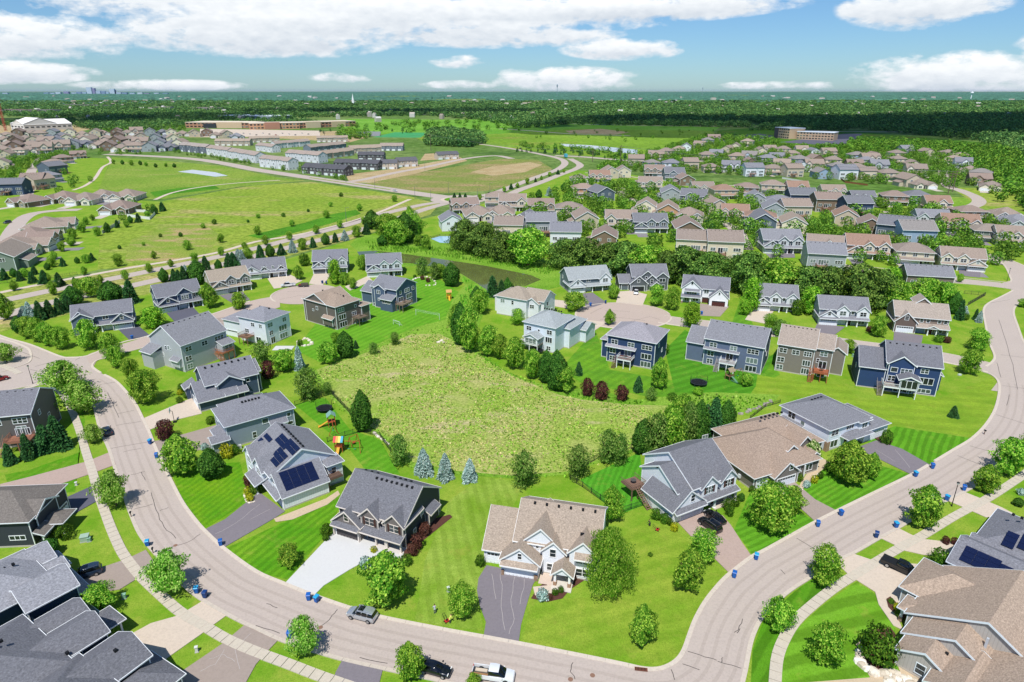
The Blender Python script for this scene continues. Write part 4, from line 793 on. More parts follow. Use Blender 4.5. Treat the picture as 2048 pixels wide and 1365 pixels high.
# white house with the taupe roof and stone piers (the listed one)
s = [('W', (0, 10, 1.0, 13.4, 0, 3.1, 'x', .74)), ('W', (5.6, 20.4, 1.4, 14.4, 0, 5.6, 'x', .60)), ('g', 'f', 1.9, 0, 2.7, 2.2, 1.0), ('box', 'stone_pier', 3.45, 3.95, .55, 1.1, 0, 1.1, '9c7f68'),
     ('W', (3.8, 10.4, -1.4, 8, 0, 3.3, 'y', .8)), ('W', (3.9, 10.3, -2.0, -1.4, 2.75, 2.76, 's', .5)), ('g', 'f', 7.0, 0, 4.9, 2.2, -1.4), ('w', 'f', 7.1, 3.8, .65, 1.1, -1.4, 1, 2), ('box', 'stone_pier', 3.85, 4.3, -1.75, -1.35, 0, 1.1, '9c7f68'), ('box', 'stone_pier', 9.75, 10.4, -1.8, -1.35, 0, 1.1, '9c7f68'),
     ('W', (7.4, 13.2, 1.2, 10, 3.0, 6.0, 'y', .92)), ('w', 'f', 9.7, 4.6, .5, .4, 1.2, 1, 1), ('W', (10.8, 14.6, .6, 8, 0, 5.0, 'y', .95)), ('w', 'f', 12.6, 3.75, 1.0, 1.5, .6, 1, 2), ('w', 'f', 12.2, .9, 1.1, 1.3, .6, 1, 2),
     ('W', (15.6, 20.1, .5, 8, 0, 5.6, 'y', .95)), ('w', 'f', 17.9, 3.4, 2.3, 1.3, .5, 2, 2), ('W', (16.6, 19.3, -.1, .5, 4.95, 4.96, 's', .7)), ('w', 'f', 17.9, .8, 2.2, 1.4, .5, 2, 2),
     ('W', (13.2, 16.3, -2.2, 3.2, 2.5, 2.7, 'y', .85)), ('c', 13.5, -1.9, 0, 2.5, .4, 1), ('c', 16.0, -1.9, 0, 2.5, .4, 1), ('d', 'f', 14.8, 0, 1.1, 2.2, .55, '2e3234'), ('w', 'f', 16.0, .4, .35, 1.8, .52, 1, 1),
     ('box', 'porch_slab', 13.0, 16.5, -3.2, .6, 0, .18, 'd0c8bc'), ('box', 'porch_slab', 10.6, 13.0, -2.2, .6, 0, .12, 'cdb9a8'),
     ('v', 8, 19, 7.2, 9.55, 6), ('v', 17.2, 17.6, 2.9, 7.6, 2), ('v', 10.6, 10.2, 3.2, 8.2, 1), ('box', 'dormer', 6.0, 7.9, 3.7, 4.0, 5.1, 5.45, '5a4c44'), ('w', 'r', 7, 3.8, .9, 1.2, 20.4), ('w', 'r', 9, 1, .9, 1.2, 20.4)] + rows_of('b', 20, 14.4, .9, us=[9, 13, 17]) + rows_of('b', 20, 14.4, 3.8, us=[9, 13, 17])
h1 = near(s, pp_('white', roof='a89888', wall='f0f2f5', wall2='f4f4f4', trim='f4f2ee', stone='a5846a', door='f2f4f6'), (966, 1131), -13.6, 'white gabled house with taupe roof and stone-footed porch, beside the big weeping tree', 'the white house with the taupe roof', 20.4); h1.scale = (.95, .95, .98)

# white house with solar arrays
s = [('W', (0, 13.7, -.2, 12.8, 0, 5.5, 'x', .58)), ('W', (10.2, 18.2, 0, 9.2, 0, 3.1, 'y', .76), '2'), ('W', (10.4, 18.0, -.8, 0, 2.7, 2.72, 's', .5)), ('g', 'f', 15.2, 0, 4.8, 2.2, 0), ('g', 'f', 11.4, 0, 2.4, 2.2, -.05), ('w', 'f', 14.2, 3.9, .9, 1.3, 0, 1, 2), ('W', (6.2, 10.6, -1.0, 6, 3.0, 5.4, 'y', .9), '2'), ('w', 'f', 8.4, 3.6, 2.0, 1.5, -1.0, 3, 2), ('W', (.3, 5.0, -1.0, 6, 0, 5.4, 'y', .9), '2'), ('w', 'f', 2.6, 3.6, 1.9, 1.5, -1.0, 3, 2), ('w', 'f', 2.6, .8, 1.9, 1.5, -1.0, 2, 2), ('W', (5, 10.6, -2.4, -.2, 2.6, 2.7, 's', .4)), ('c', 5.3, -2.2, 0, 2.6, .28), ('c', 9.6, -2.2, 0, 2.6, .28), ('d', 'f', 6.4, 0, 1, 2.15, -.2, '6a1f3a'),
     ('p', 17.7, 4.4, 3.58, .76, 4, 4, 90), ('p', 2.6, 3.0, 7.58, .58, 2, 1, 0), ('p', 1.6, 1.8, 6.88, .58, 1, 1, 0), ('p', 7.6, 4.0, 8.16, .58, 3, 2, 0), ('p', 11.2, 1.2, 6.53, .58, 2, 3, 0), ('p', 11.2, 4.4, 8.4, .58, 3, 2, 0), ('p', 9.2, 2.2, 7.1, .58, 1, 2, 0), ('v', 1.5, 12.8, 7.0, 9.25, 10), ('W', (12.6, 16.0, 10.4, 13.4, 0, 4.8, 'h', .35)), ('w', 'r', 11.6, 2.6, .9, 1.4, 16.0), ('k', 13.8, 18, 9.4, 12.6, 2.8), ('w', 'r', 10.6, 4.0, .6, .8, 13.7, 1, 1)] + rows_of('b', 13.7, 12.8, 3.8)
near(s, pp_('white', wall='d6dce4', wall2='e8ecf0', roof='85858a', door='cfd8e4', deck='6d564a'), (505.6, 941), -51, 'white house carrying dark blue solar panels on garage and main roof', 'the solar-panelled house', 18.6)

# grey-blue hipped house above it
s = [('W', (0, 15.3, 0, 10.6, 0, 5.7, 'h', .55)), ('W', (-1.8, .1, 1.2, 6.5, 0, 2.7, 'u', .35)), ('W', (-3.4, .05, -.6, 2.4, 0, 2.9, 'x', .5)), ('g', 'l', 4.2, 0, 2.7, 2.1, -1.85), ('w', 'f', 5.8, .9, .8, 1.5, 0, 1, 2), ('w', 'f', 8.6, 3.8, 1.3, 1.2, 0, 1, 1), ('w', 'f', 14.2, 1.7, 1.2, .8, 0, 1, 1), ('w', 'f', 14.1, 3.9, .8, .9, 0, 1, 1),
     ('W', (9.6, 13.2, -.9, 0, 1.0, 3.4, 'n')), ('W', (9.5, 13.3, -.95, 0, 3.4, 3.42, 's', .6)), ('W', (2, 12, 9, 14.5, 0, 4.6, 'h', .55)), ('v', 5.2, 9.0, 4.4, 8.55, 6), ('v', 10, 11.5, 7.3, 7.8, 4), ('w', 'l', 8, 3.8, 1.4, 1.2, 0), ('d', 'l', 2.0, 0, 1.0, 2.1, -3.4, '3a2a26'), ('box', 'air_conditioner', 1.5, 2.3, -1.6, -.8, 0, .85, 'b9bcbc')]
near(s, pp_('grey', wall='8b97a4', roof='838389', trim='e4eaee'), (459.3, 898), 37, 'grey-blue hipped house with a row of white roof vents', 'the grey-blue hipped house', 15.3)

# dark navy-slate house with low garage slope
s = [('W', (0, 9.4, 0, 9.5, 0, 2.9, 'x', .72)), ('W', (2.6, 15.5, 2.6, 13.4, 0, 5.8, 'x', .58)), ('W', (5.2, 11.4, 1.5, 9, 0, 5.4, 'y', .62)), ('W', (6.5, 12, -.2, 1.5, 2.7, 2.9, 's', .45)), ('W', (13.4, 16.6, 4.2, 12, 0, 5.8, 'x', .5)), ('w', 'f', 13.0, 4.0, .8, .8, 2.6, 1, 1),
     ('g', 'l', 4.4, 0, 4.9, 2.2, 0), ('w', 'l', 8.2, 3.9, 1.2, 1.2, 2.6), ('W', (-1.0, 1.5, 9.5, 13, 0, 3.2, 'u', .5)), ('v', 4, 14, 7.0, 8.85, 7), ('d', 'l', 11, 0, 1, 2.1, -1), ('box', 'downpipe', -.06, .02, -.06, .02, 0, 2.8, 'eef0f0')]
near(s, pp_('slate', wall='45556b', wall2='4b5a70', roof='808086'), (401.7, 824.7), 37, 'dark slate-blue house with pale drive and basketball hoop', 'the dark slate-blue house', 15.5)

# pale lap-sided corner house
s = L_back(W=15, D=14.5, H=8.4, p=.62, deck=(10.5, 14.5), dz=2.8) + [('W', (11.2, 15.4, -2.6, 0, 0, 5.0, 's', .35)), ('w', 'f', 13.3, 3.2, 2.4, 1.5, -2.6, 2, 2), ('w', 'l', 7.2, 5.6, .8, 1.2, 0), ('w', 'l', 5.2, 5.9, .6, .5, 0, 1, 1), ('w', 'l', 9, 3.6, .5, .4, 0, 1, 1), ('w', 'l', 11, 3.6, .5, .4, 0, 1, 1), ('w', 'l', 2.6, 2.9, 3.2, .5, -.9, 4, 1), ('W', (-3.2, .1, 9.5, 14.8, 0, 5.0, 'u', .4))] + side_bay('l', .8, 4.4, 15, 1.4, 3.6)
near(s, pp_('grey', wall='b4b7ba', wall2='8d949b', roof='88888c', deck='a0694a'), (371, 745), 60, 'pale grey lap-sided corner house with long gable wall and timber deck', 'the pale grey corner house', 15)

# white walkout, taupe walkout and slate walkout round the left cul-de-sac
s = [('W', (9, 20.5, 0, 10.2, 0, 8.3, 'h', .5)), ('W', (0, 12, 1.2, 11, 0, 5.6, 'h', .5)), ('g', 'f', 3.4, 0, 4.8, 2.1, 1.2), ('w', 'f', 12, 3.2, 1.6, 1.3, 0, 2, 2), ('w', 'f', 15, 5.8, 1.4, 1.2, 0, 2, 2), ('w', 'f', 18.4, 5.8, 1.2, 1.2, 0, 2, 2), ('k', 11, 15, -3, 0, 2.8), ('w', 'f', 16.8, .4, 2.0, 2.0, 0, 2, 1),
     ('w', 'r', 2.0, 5.9, 1.9, 1.3, 20.5, 2, 2), ('w', 'r', 8, 5.9, 1.4, 1.3, 20.5, 2, 2), ('w', 'r', 2.0, 3.2, 1.4, 1.3, 20.5, 2, 2), ('w', 'r', 7, 3.1, 3.2, 1.8, 20.5, 3, 1), ('w', 'r', 7, .5, 3.2, 1.7, 20.5, 3, 1), ('w', 'r', 2.4, .2, 1.6, 2.1, 20.5, 2, 1), ('v', 3, 8, 6.6, 8.0, 5), ('v', 13, 17, 5.6, 10.6, 5)]
near(s, pp_('white', wall='e6ebf2', roof='8c8c92'), (446, 672), -27, 'white three-storey walkout house with grey hipped roof and stone patio', 'the white walkout house', 20.5)
s = [('W', (0, 14.5, 0, 10.4, 0, 8.3, 'y', .55), '1')]
s = [('W', (0, 17, 0, 10.6, 0, 8.2, 'h', .42)), ('W', (1, 12.5, -.02, 10.7, 0, 8.2, 'y', .5)), ('w', 'f', 7.2, 5.4, .9, 1.1, -.02), ('w', 'f', 5, 4.6, .7, .6, -.02, 1, 1), ('W', (11, 16, -.9, 0, 1.2, 3.8, 'n')), ('W', (10.9, 16.1, -.95, 0, 3.8, 3.82, 's', .6)),
     ('w', 'r', 2.2, 5.9, 2.6, 1.3, 17, 3, 2), ('w', 'r', 8.6, 6.0, .7, .8, 17, 1, 1), ('w', 'r', 2.6, 3.2, 2.9, 1.7, 17, 3, 1), ('w', 'r', 7.8, 3.2, 1.7, 1.3, 17, 2, 2), ('w', 'r', 2.8, .5, 3, 1.7, 17, 3, 1), ('w', 'r', 7.8, .2, 1.9, 2.1, 17, 2, 1), ('k', 17, 20.6, 6.8, 11, 2.9), ('st', 18.8, 6.8, 2.0, 2.9, .1), ('W', (14, 18, 10.4, 14, 0, 6.0, 'h', .4)), ('v', 3, 14, 6.3, 10.1, 8)]
near(s, pp_('brown', wall='6d665f', wall2='5f5b58', roof='a29080', deck='7d6c5e'), (611.7, 641), -36, 'dark taupe house with brown roof and long deck stair beside the cul-de-sac', 'the dark taupe walkout house', 17)
s = [('W', (0, 9, 2, 11, 0, 4.6, 'x', .6)), ('W', (7, 19, 0, 11.5, 0, 8.0, 'x', .5)), ('W', (9, 14, -.8, 8, 0, 7.6, 'y', .6)), ('w', 'f', 11, 5.6, 1.6, 1.2, -.8, 2, 2), ('W', (13, 18.8, -2.6, 0, 0, 4.6, 's', .45)), ('w', 'f', 16, 3.0, 3.6, 1.4, -2.6, 4, 1), ('w', 'f', 11, 3, .8, .8, -.8, 1, 1), ('w', 'f', 8.2, .4, 1.4, .8, 0, 2, 1),
     ('w', 'r', 2.2, 5.7, 1.0, 1.3, 19), ('w', 'r', 6, 5.7, 2.6, 1.3, 19, 3, 2), ('w', 'r', 9.6, 5.7, 1.2, 1.3, 19, 1, 2), ('w', 'r', 7, 3.1, 3.2, 1.7, 19, 3, 1), ('w', 'r', 7, .5, 3, 1.7, 19, 3, 1), ('w', 'r', 2.2, 3.0, 2.4, 1.6, 19, 2, 1), ('k', 19, 22.4, -1, 5, 2.9), ('v', 8.5, 18, 5.3, 10.4, 7)]
near(s, pp_('slate', wall='53647c', wall2='5d6e86', roof='828389', deck='8a7868'), (718, 606), -30, 'slate-blue walkout house with curved deck next to the mown play lawn', 'the slate-blue walkout house', 19)
near(L_front(W=15, D=12, gar=6, v=0), pp_('slate', wall='4f6073', wall2='c9cfd4', roof='828389'), (735, 556), 12, 'slate house with dark open garage behind the walkout house by the pond', 'the slate house by the pond', 15)
near(L_front(W=14.8, D=13, gar=5.6, v=0), pp_('slate', wall='4f6672', wall2='c3c9cc', roof='7f7f86', door='6a6e72'), (627, 549), 10, 'slate and pale grey house with dark garage door at the back of the left cul-de-sac', 'the slate and grey cul-de-sac house', 14.8)
near(L_front(W=17.5, D=12, H=3.6, gar=7, v=0, p=.75), pp_('white', roof='808086'), (489, 562), 22, 'white storey-and-a-half house with small dormers left in the cul-de-sac', 'the white dormered house', 17.5)
near(L_front(W=15, D=12, gar=6, v=0), pp_('tan', wall='b0a691', wall2='8d8f84', roof='a39686'), (427, 593), 36, 'tan house with taupe roof and two garage doors by the left side street', 'the tan house by the side street', 15)
near(L_front(W=15, D=11, H=5.8, gar=6.6, v=1, p=.75), pp_('navy', wall='4a5b74', wall2='40506a', roof='7c7c82'), (320.8, 628), 38, 'slate-navy house with steep gable end and dark drive', 'the slate-navy steep-gabled house', 15)
s = mirror_spec(L_front(W=17.5, D=11.5, H=5.6, gar=6.2, v=2), 17.5) + [('W', (0, 6, -.3, 8, 0, 5.5, 'y', .6)), ('w', 'f', 2.5, 3.8, 1.0, 1.2, -.3), ('w', 'f', 5, 4, 1.6, 1.0, -.3, 2, 1), ('w', 'l', 3, 1.0, 1.0, 2.4, 0)]
near(s, pp_('slate', wall='67758a', wall2='5b6a80', roof='7e7e84'), (150, 672), 26, 'slate-blue house with hipped grey roof above the row of pines', 'the slate-blue house by the pines', 17.5)
s = L_back(W=14, D=13, H=8.2, p=.5, deck=(9, 14), dz=2.9)
near(s, pp_('charcoal', wall='666260', roof='7a7a80', deck='9a6a55'), (-62, 905), 14, 'dark grey-brown walkout house with raised deck at the left edge', 'the grey-brown house at the left edge', 14)

# white farmhouse-like house with two black cars
s = [('W', (4.4, 15.2, 1.3, 15.2, 0, 5.5, 'x', .60)), ('W', (1.0, 9, 1.8, 12, 0, 5.4, 'x', .58)), ('W', (-1.2, 6.4, 0, 8.5, 0, 3.1, 'y', .84)), ('W', (-1.1, 6.3, -.55, 0, 2.7, 2.71, 's', .5)), ('g', 'f', 3.2, 0, 4.9, 2.2, 0, 'c4ccd8'), ('w', 'f', 3.4, 3.7, .9, 1.4, 0, 1, 2), ('W', (6.4, 15.4, -.1, 1.3, 2.7, 2.71, 's', .4)), ('g', 'f', 8.0, 0, 2.6, 2.2, 1.3, 'e4e8ee'), ('d', 'f', 10.2, 0, 1, 2.2, 1.3, '5a2f28'), ('w', 'f', 13, .7, 2.2, 1.5, 1.3, 2, 1),
     ('W', (6.3, 10.2, .6, 7, 3, 5.4, 'y', 1.0)), ('W', (11.4, 15.2, .6, 7, 3, 5.4, 'y', 1.0)), ('w', 'f', 8.2, 3.6, 2, 1.5, .6, 3, 2), ('S', 8.2, .58, 3.6, .75, 1.5), ('w', 'f', 13.3, 3.6, 2, 1.5, .6, 3, 2), ('S', 13.3, .58, 3.6, .75, 1.5), ('w', 'f', 10.8, 4.2, .5, .7, 1.3, 1, 1), ('c', 9.5, .1, 0, 2.7, .35), ('c', 12.3, .1, 0, 2.7, .35), ('c', 15.1, .1, 0, 2.7, .35), ('w', 'l', 6.5, 2.0, 1.4, .5, 0, 2, 1),
     ('v', 5.5, 14, 7.5, 9.0, 8), ('v', 1, 3.5, 7.7, 7.7, 4), ('k', -3.4, 0, 9.5, 13, 2.8), ('st', -2.0, 9.6, 5.6, 2.8, .1), ('box', 'porch_slab', 9.2, 15.3, -.5, 1.3, 0, .15, 'cbbdae')] + rows_of('b', 15, 12.6, 3.8)
near(s, pp_('white', wall='eef1f6', wall2='f2f3f5', roof='77777c', deck='806455', shutter='553a34'), (1354, 1046), 28.5, 'white two-storey house with grey roof, two black cars outside its garage', 'the white house with the black cars', 15.2)

# brown-roofed rambler between the two white houses
s = [('W', (0, 18, 0, 15.5, 0, 3.1, 'h', .62)), ('W', (6, 24.5, 5, 19, 0, 3.2, 'h', .6)), ('W', (4.2, 10.6, -1.4, 8, 0, 3.0, 'y', .78)), ('g', 'f', 2.2, 0, 2.8, 2.1, 0), ('g', 'f', 7.4, 0, 4.9, 2.1, -1.4), ('w', 'f', 8.4, 3.6, .9, 1.1, -1.4, 1, 2), ('W', (11.5, 13.5, 2.6, 8, 3.9, 5.4, 'y', .8)), ('w', 'f', 12.5, 4.1, 1.1, .8, 2.6, 2, 2), ('W', (16.4, 19.6, 4.0, 9, 3.5, 4.8, 'y', .95)), ('W', (17.4, 18.8, 1.2, 5, 2.6, 3.4, 'y', .8)),
     ('w', 'f', 15.3, .9, 1.8, 1.4, 0, 2, 1), ('w', 'f', 20.5, .9, 1.8, 1.4, 5, 2, 1), ('c', 13.4, -.6, 0, 2.9, .22), ('d', 'f', 12.1, 0, 1.1, 2.1, 0, '3c3432'), ('v', 12, 18, 11.5, 8.6, 6), ('box', 'utility_meter', -.35, 0, 3.5, 4.1, .9, 1.7, 'cfd2d4'), ('box', 'utility_meter', -.3, 0, 5.6, 6.1, .9, 1.6, 'cfd2d4')] + rows_of('b', 18, 19, .9)
near(s, pp_('brown', wall='7c7672', wall2='8a8580', roof='a38f7f', door='dde3ea'), (1505, 982), 24.5, 'low brown-roofed house with stepped gables between two white houses', 'the brown-roofed low house', 24.5)

# white hipped house with the asphalt drive and mulch island
s = [('W', (0, 13.4, 0, 13.2, 0, 5.6, 'h', .46)), ('W', (11, 19.2, -1.2, 9.5, 0, 3.2, 'h', .5)), ('W', (4.6, 12, -2.0, 1, 2.7, 2.9, 'h', .45)), ('g', 'f', 10.2, 0, 2.7, 2.2, -.05), ('g', 'f', 15.6, 0, 4.9, 2.2, -1.2), ('w', 'f', 2.0, 3.7, 2.2, 1.4, 0, 2, 2), ('w', 'f', 7, 4.1, 2.4, 1.0, 0, 3, 1), ('W', (9.4, 12.6, -.7, 3, 2.9, 5.5, 'h', .46)), ('w', 'f', 11.1, 3.8, 1.7, 1.3, -.7, 2, 2), ('w', 'f', 2.3, .7, 2.2, 1.7, 0, 2, 1),
     ('box', 'stone_pier', -.1, .9, -.12, .6, 0, 2.4, '9b8068'), ('W', (-1.5, 0, 6.5, 12.4, 0, 2.8, 'u', .4)), ('w', 'l', 10.2, 3.7, 1.9, 1.6, 0, 2, 2), ('w', 'l', 7.0, 2.6, 1.0, 1.8, 0, 1, 1), ('w', 'l', 4.9, .4, 1.0, 1.2, 0, 1, 1), ('w', 'l', 8.0, 1.0, .5, .5, -1.5, 1, 1), ('w', 'l', 11.4, 1.0, .5, .5, -1.5, 1, 1), ('v', 5.4, 8.6, 9.6, 7.6, 4), ('d', 'f', 6.2, 0, 1.1, 2.2, 0, '302826')]
near(s, pp_('white', wall='e6ecf6', wall2='eef2f8', roof='808085'), (1651, 904), 27, 'white hipped two-storey house behind the mulch island in its asphalt drive', 'the white hipped house', 19.2)

# row of garden fronts on the right
s = [('W', (6.2, 18.9, 0, 12.5, 0, 8.4, 'x', .6)), ('W', (0, 6.4, .2, 12, 0, 6.2, 'x', .62)), ('W', (6.6, 12.6, -.7, 7, 0, 8.3, 'y', .72)), ('w', 'f', 8.0, 5.9, 1.5, 1.2, -.7, 1, 1), ('w', 'f', 10.9, 5.7, 2.6, 1.3, -.7, 3, 2), ('w', 'f', 7.8, 3.2, 1.6, 1.5, -.7, 2, 2), ('w', 'f', 15.2, 6.2, 1.7, 1.2, 0, 2, 2), ('w', 'f', 16.0, 3.1, 3.4, 1.8, 0, 3, 1), ('w', 'f', 16.0, .7, 3.2, 1.0, 0, 3, 1),
     ('W', (9.2, 13.6, -4.2, 0, 2.85, 5.3, 'y', .42)), ('w', 'f', 11.4, 3.0, 3.7, 2.1, -4.2, 3, 1), ('k', 5.6, 13.5, -4.15, -.7, 2.8), ('st', 5.0, -.8, -4.6, 2.8, .1), ('w', 'f', 11, .4, 4.4, 2.2, -.7, 4, 1), ('v', 7, 18, 5.4, 11.8, 8), ('w', 'l', 6, 3.5, .9, 1.2, 0), ('W', (18.9, 20.2, 3, 8, .6, 5.0, 'v', .5))]
near(s, pp_('navy', wall='2f466e', wall2='385080', roof='75757b', deck='8c8076', decktrim=1), (1712, 773), -20, 'deep blue walkout house with screened porch and white posts', 'the deep blue walkout house', 18.9)
s = L_back(W=9.6, D=12.5, H=8.5, p=.6, deck=(10.2, 14.0), dz=2.9) + [('W', (9.5, 14.2, 2.2, 12, 0, 8.2, 'x', .55)), ('W', (13.2, 17.5, 4.5, 13, 0, 6.8, 'y', .7)), ('w', 'f', 12, 5.9, 1.8, 1.3, 2.2, 2, 2), ('w', 'f', 10.8, 3.7, .7, 1.2, 2.2), ('box', 'roof_gable', 2.0, 2.01, 11, 11.01, 9, 9.01, '888888')]
near(s[:-1], pp_('brown', wall='857d74', wall2='7a736b', roof='a4968a', deck='a45c3c'), (1549, 741), -27, 'taupe walkout house with red-brown cedar deck and stair', 'the taupe house with the cedar deck', 17)
s = L_back(W=16.4, D=13, H=8.4, p=.55, deck=(5.2, 9.6), side=None) + [('W', (-5.4, 1.5, 1.0, 12, 0, 6.0, 'x', .6)), ('W', (0, 9.9, -.5, 0, 5.35, 5.36, 's', .4))]
near(s, pp_('slate', wall='66728a', wall2='5a6880', roof='85858a', deck='9b9390', decktrim=1), (1405, 728), -29, 'slate-blue walkout house above the trampoline and wooden playset', 'the slate-blue house above the trampoline', 16.4)
s = [('W', (0, 14.5, 0, 12.5, 0, 8.4, 'h', .5)), ('W', (-2.6, 8, 2.4, 11, 0, 5.8, 'h', .45))] + [e for e in L_back(W=14.5, D=12.5, H=8.4, deck=(4.2, 8.6)) if e[0] != 'W' and e[0] != 'v'] + [('W', (-.2, 8.8, -.6, 0, 5.3, 5.31, 's', .45)), ('v', 6, 9.5, 6.8, 11.3, 6)]
near(s, pp_('navy', wall='31456a', wall2='3a4e74', roof='9a969b', deck='6d4f48', decktrim=1), (1213, 722), -28.5, 'navy blue hipped walkout house with furnished deck beside the cul-de-sac', 'the navy walkout house', 14.5)
s = [('W', (0, 11.2, 0, 12, 0, 8.4, 'h', .5)), ('W', (5, 13, 6, 17, 0, 6.6, 'h', .5)), ('W', (7.5, 15, 13.5, 20, 0, 4.4, 'x', .5)), ('w', 'f', 1.8, 5.9, 1.7, 1.3, 0, 2, 2), ('w', 'f', 5.4, 6.2, .6, .6, 0, 1, 1), ('w', 'f', 9.2, 5.9, 1.7, 1.3, 0, 2, 2), ('w', 'f', 9, 3.2, 2.2, 1.7, 0, 3, 1), ('w', 'f', 9, .6, 1.3, 1.3, 0, 2, 2), ('w', 'f', 1.8, 3.4, 1.4, 1.2, 0, 2, 2),
     ('W', (2.2, 6.8, -3.4, 0, 2.9, 5.1, 'y', .45)), ('w', 'f', 4.5, 3.2, 3.8, 1.5, -3.4, 3, 1), ('w', 'r', -1.6, 3.2, 2.4, 1.5, 6.8, 2, 1), ('k', 1, 7, -3.4, 0, 2.8), ('st', .2, -1, -5, 2.8, .1), ('w', 'f', 4, .4, 2, 2, 0, 2, 1), ('v', 2.5, 8.6, 8.4, 10.9, 8), ('v', 11, 14, 16.8, 5.9, 4)]
near(s, pp_('white', wall='dfe8f0', wall2='e8eef4', roof='a2a8a8', deck='7d6a60', decktrim=1), (1048, 693), -33, 'pale blue-white walkout house with grey-green roof and screened porch', 'the pale blue-white walkout house', 15)
s = mirror_spec(L_front(W=16, D=12, gar=6, v=1), 16)
s = [('W', (0, 12, 0, 11, 0, 7.0, 'h', .5)), ('W', (9, 17.5, 3, 12, 0, 6.6, 'x', .6)), ('W', (11, 16, 1.6, 8, 0, 5.8, 'y', .7)), ('w', 'f', 13.5, 3.8, 1.6, 1.3, 1.6, 2, 2), ('w', 'f', 2.4, 4.8, 1.6, 1.2, 0, 2, 2), ('w', 'f', 6.5, 4.6, .8, 1.4, 0, 1, 2), ('W', (-2.6, 0, 3, 8, 0, 5.6, 'u', .3)), ('w', 'l', 5.5, 3.2, 3.6, 1.6, -2.6, 3, 1), ('w', 'r', 6, 4.2, 1.2, 1.3, 17.5), ('w', 'r', 9.5, 1.0, 1.2, 1.3, 17.5), ('v', 3, 9, 7.0, 9.0, 4)]
near(s, pp_('white', wall='e8eaee', wall2='d8dce0', roof='a59888'), (994, 628), -29, 'white house with tan hipped roof and corner porch left of the right cul-de-sac', 'the white house with the tan hipped roof', 17.5)
near(L_front(W=17.5, D=13, H=5.4, gar=6.4, v=2, p=.62), pp_('grey', wall='6d7a80', wall2='e2e6e8', roof='9fa4a4'), (1140, 588), 14, 'green-grey house with big swept roof and dark asphalt drive', 'the green-grey house', 17.5)
s = mirror_spec(L_front(W=13.5, D=12.5, gar=.1, v=2), 13.5)
s = [('W', (5, 19.6, 1.5, 13, 0, 5.8, 'x', .62)), ('W', (0, 6, 1.8, 10, 0, 3.1, 'x', .6)), ('g', 'f', 2.2, 0, 2.6, 2.1, 1.8, '667078'), ('W', (4, 10.8, -.6, 8, 0, 3.5, 'y', .85), '2'), ('g', 'f', 7.2, 0, 4.9, 2.2, -.6, '2b2d30'), ('w', 'f', 7.2, 3.8, .9, 1.2, -.6, 1, 2), ('W', (8, 14, .9, 8, 3, 5.6, 'y', .85), '2'), ('w', 'f', 10.6, 5.0, .8, .8, .9, 1, 1), ('W', (10.6, 15, .3, 6, 0, 4.6, 'y', .9), '2'), ('w', 'f', 12.8, 3.0, 1.0, 1.8, .3, 1, 2), ('W', (14.8, 19.5, .6, 8, 0, 5.6, 'y', .8), '2'), ('w', 'f', 17.2, 3.6, 2.2, 1.4, .6, 2, 1), ('w', 'f', 17.2, .8, 2.2, 1.5, .6, 2, 1), ('W', (12.6, 16.2, -1.2, .6, 2.4, 2.6, 'y', .8)), ('d', 'f', 14.2, 0, 1, 2.1, .28, '3a2520'), ('c', 12.9, -1, 0, 2.4, .3, 1), ('c', 16, -1, 0, 2.4, .3, 1), ('v', 6, 18, 7.6, 9.3, 5)]
near(s, pp_('charcoal', wall='565b61', wall2='5f6468', roof='7f7f84'), (1240, 583), 2, 'dark grey house of many gables with its garage open and a white car outside', 'the dark many-gabled house', 19.6)
s = [('W', (0, 17, 1.5, 12.5, 0, 5.7, 'x', .6)), ('W', (0, 7, 0, 9, 0, 5.8, 'y', .85), '2'), ('w', 'f', 3.6, 3.5, 3.6, 1.5, 0, 4, 1), ('w', 'f', 3.5, 7.2, .7, 1.0, 0, 1, 1), ('W', (1, 6.4, -.7, 0, 4.95, 4.96, 's', .6)), ('w', 'f', 2.0, .6, 1.6, 1.7, 0, 2, 1), ('w', 'f', 5.3, .9, 2.0, 1.4, 0, 2, 1), ('W', (0, 7, -1.6, 0, 2.7, 2.71, 's', .3)), ('c', .3, -1.4, 0, 2.7, .4, 1), ('c', 3.4, -1.4, 0, 2.7, .4, 1), ('w', 'f', 9, 3.8, 1.6, 1.4, 1.5, 2, 1), ('g', 'f', 8.9, 0, 2.5, 2.2, 1.3, '55302a'), ('W', (10.4, 17, -2.2, 11, 0, 3.6, 'y', .95), '2'), ('g', 'f', 13.7, 0, 4.8, 2.2, -2.2, '55302a'), ('w', 'f', 13.7, 4.6, .6, 1.0, -2.2, 1, 1), ('w', 'r', 5, 1.0, .9, 1.2, 17), ('v', 3, 14, 7.9, 8.9, 4)]
near(s, pp_('white', wall='f0f2f4', wall2='f4f5f6', roof='7f7f86', door='55302a'), (1362, 604), -17, 'white farmhouse-style house with dark red-brown garage doors', 'the white house with brown garage doors', 17)
near(L_front(W=15, D=12, gar=5.6, v=0), pp_('grey', wall='c3c6c9', wall2='d8dadc', roof='85858a'), (1507, 622), -13, 'light grey house with double peaked gables and long pale drive', 'the light grey double-gabled house', 15)
near(L_front(W=15.8, D=12, gar=5.8, v=0), pp_('grey', wall='9aa2aa', wall2='e6e9ec', roof='85858a'), (1637, 650), -12, 'grey and white house with white garage doors and dark asphalt drive', 'the grey and white gabled house', 15.8)
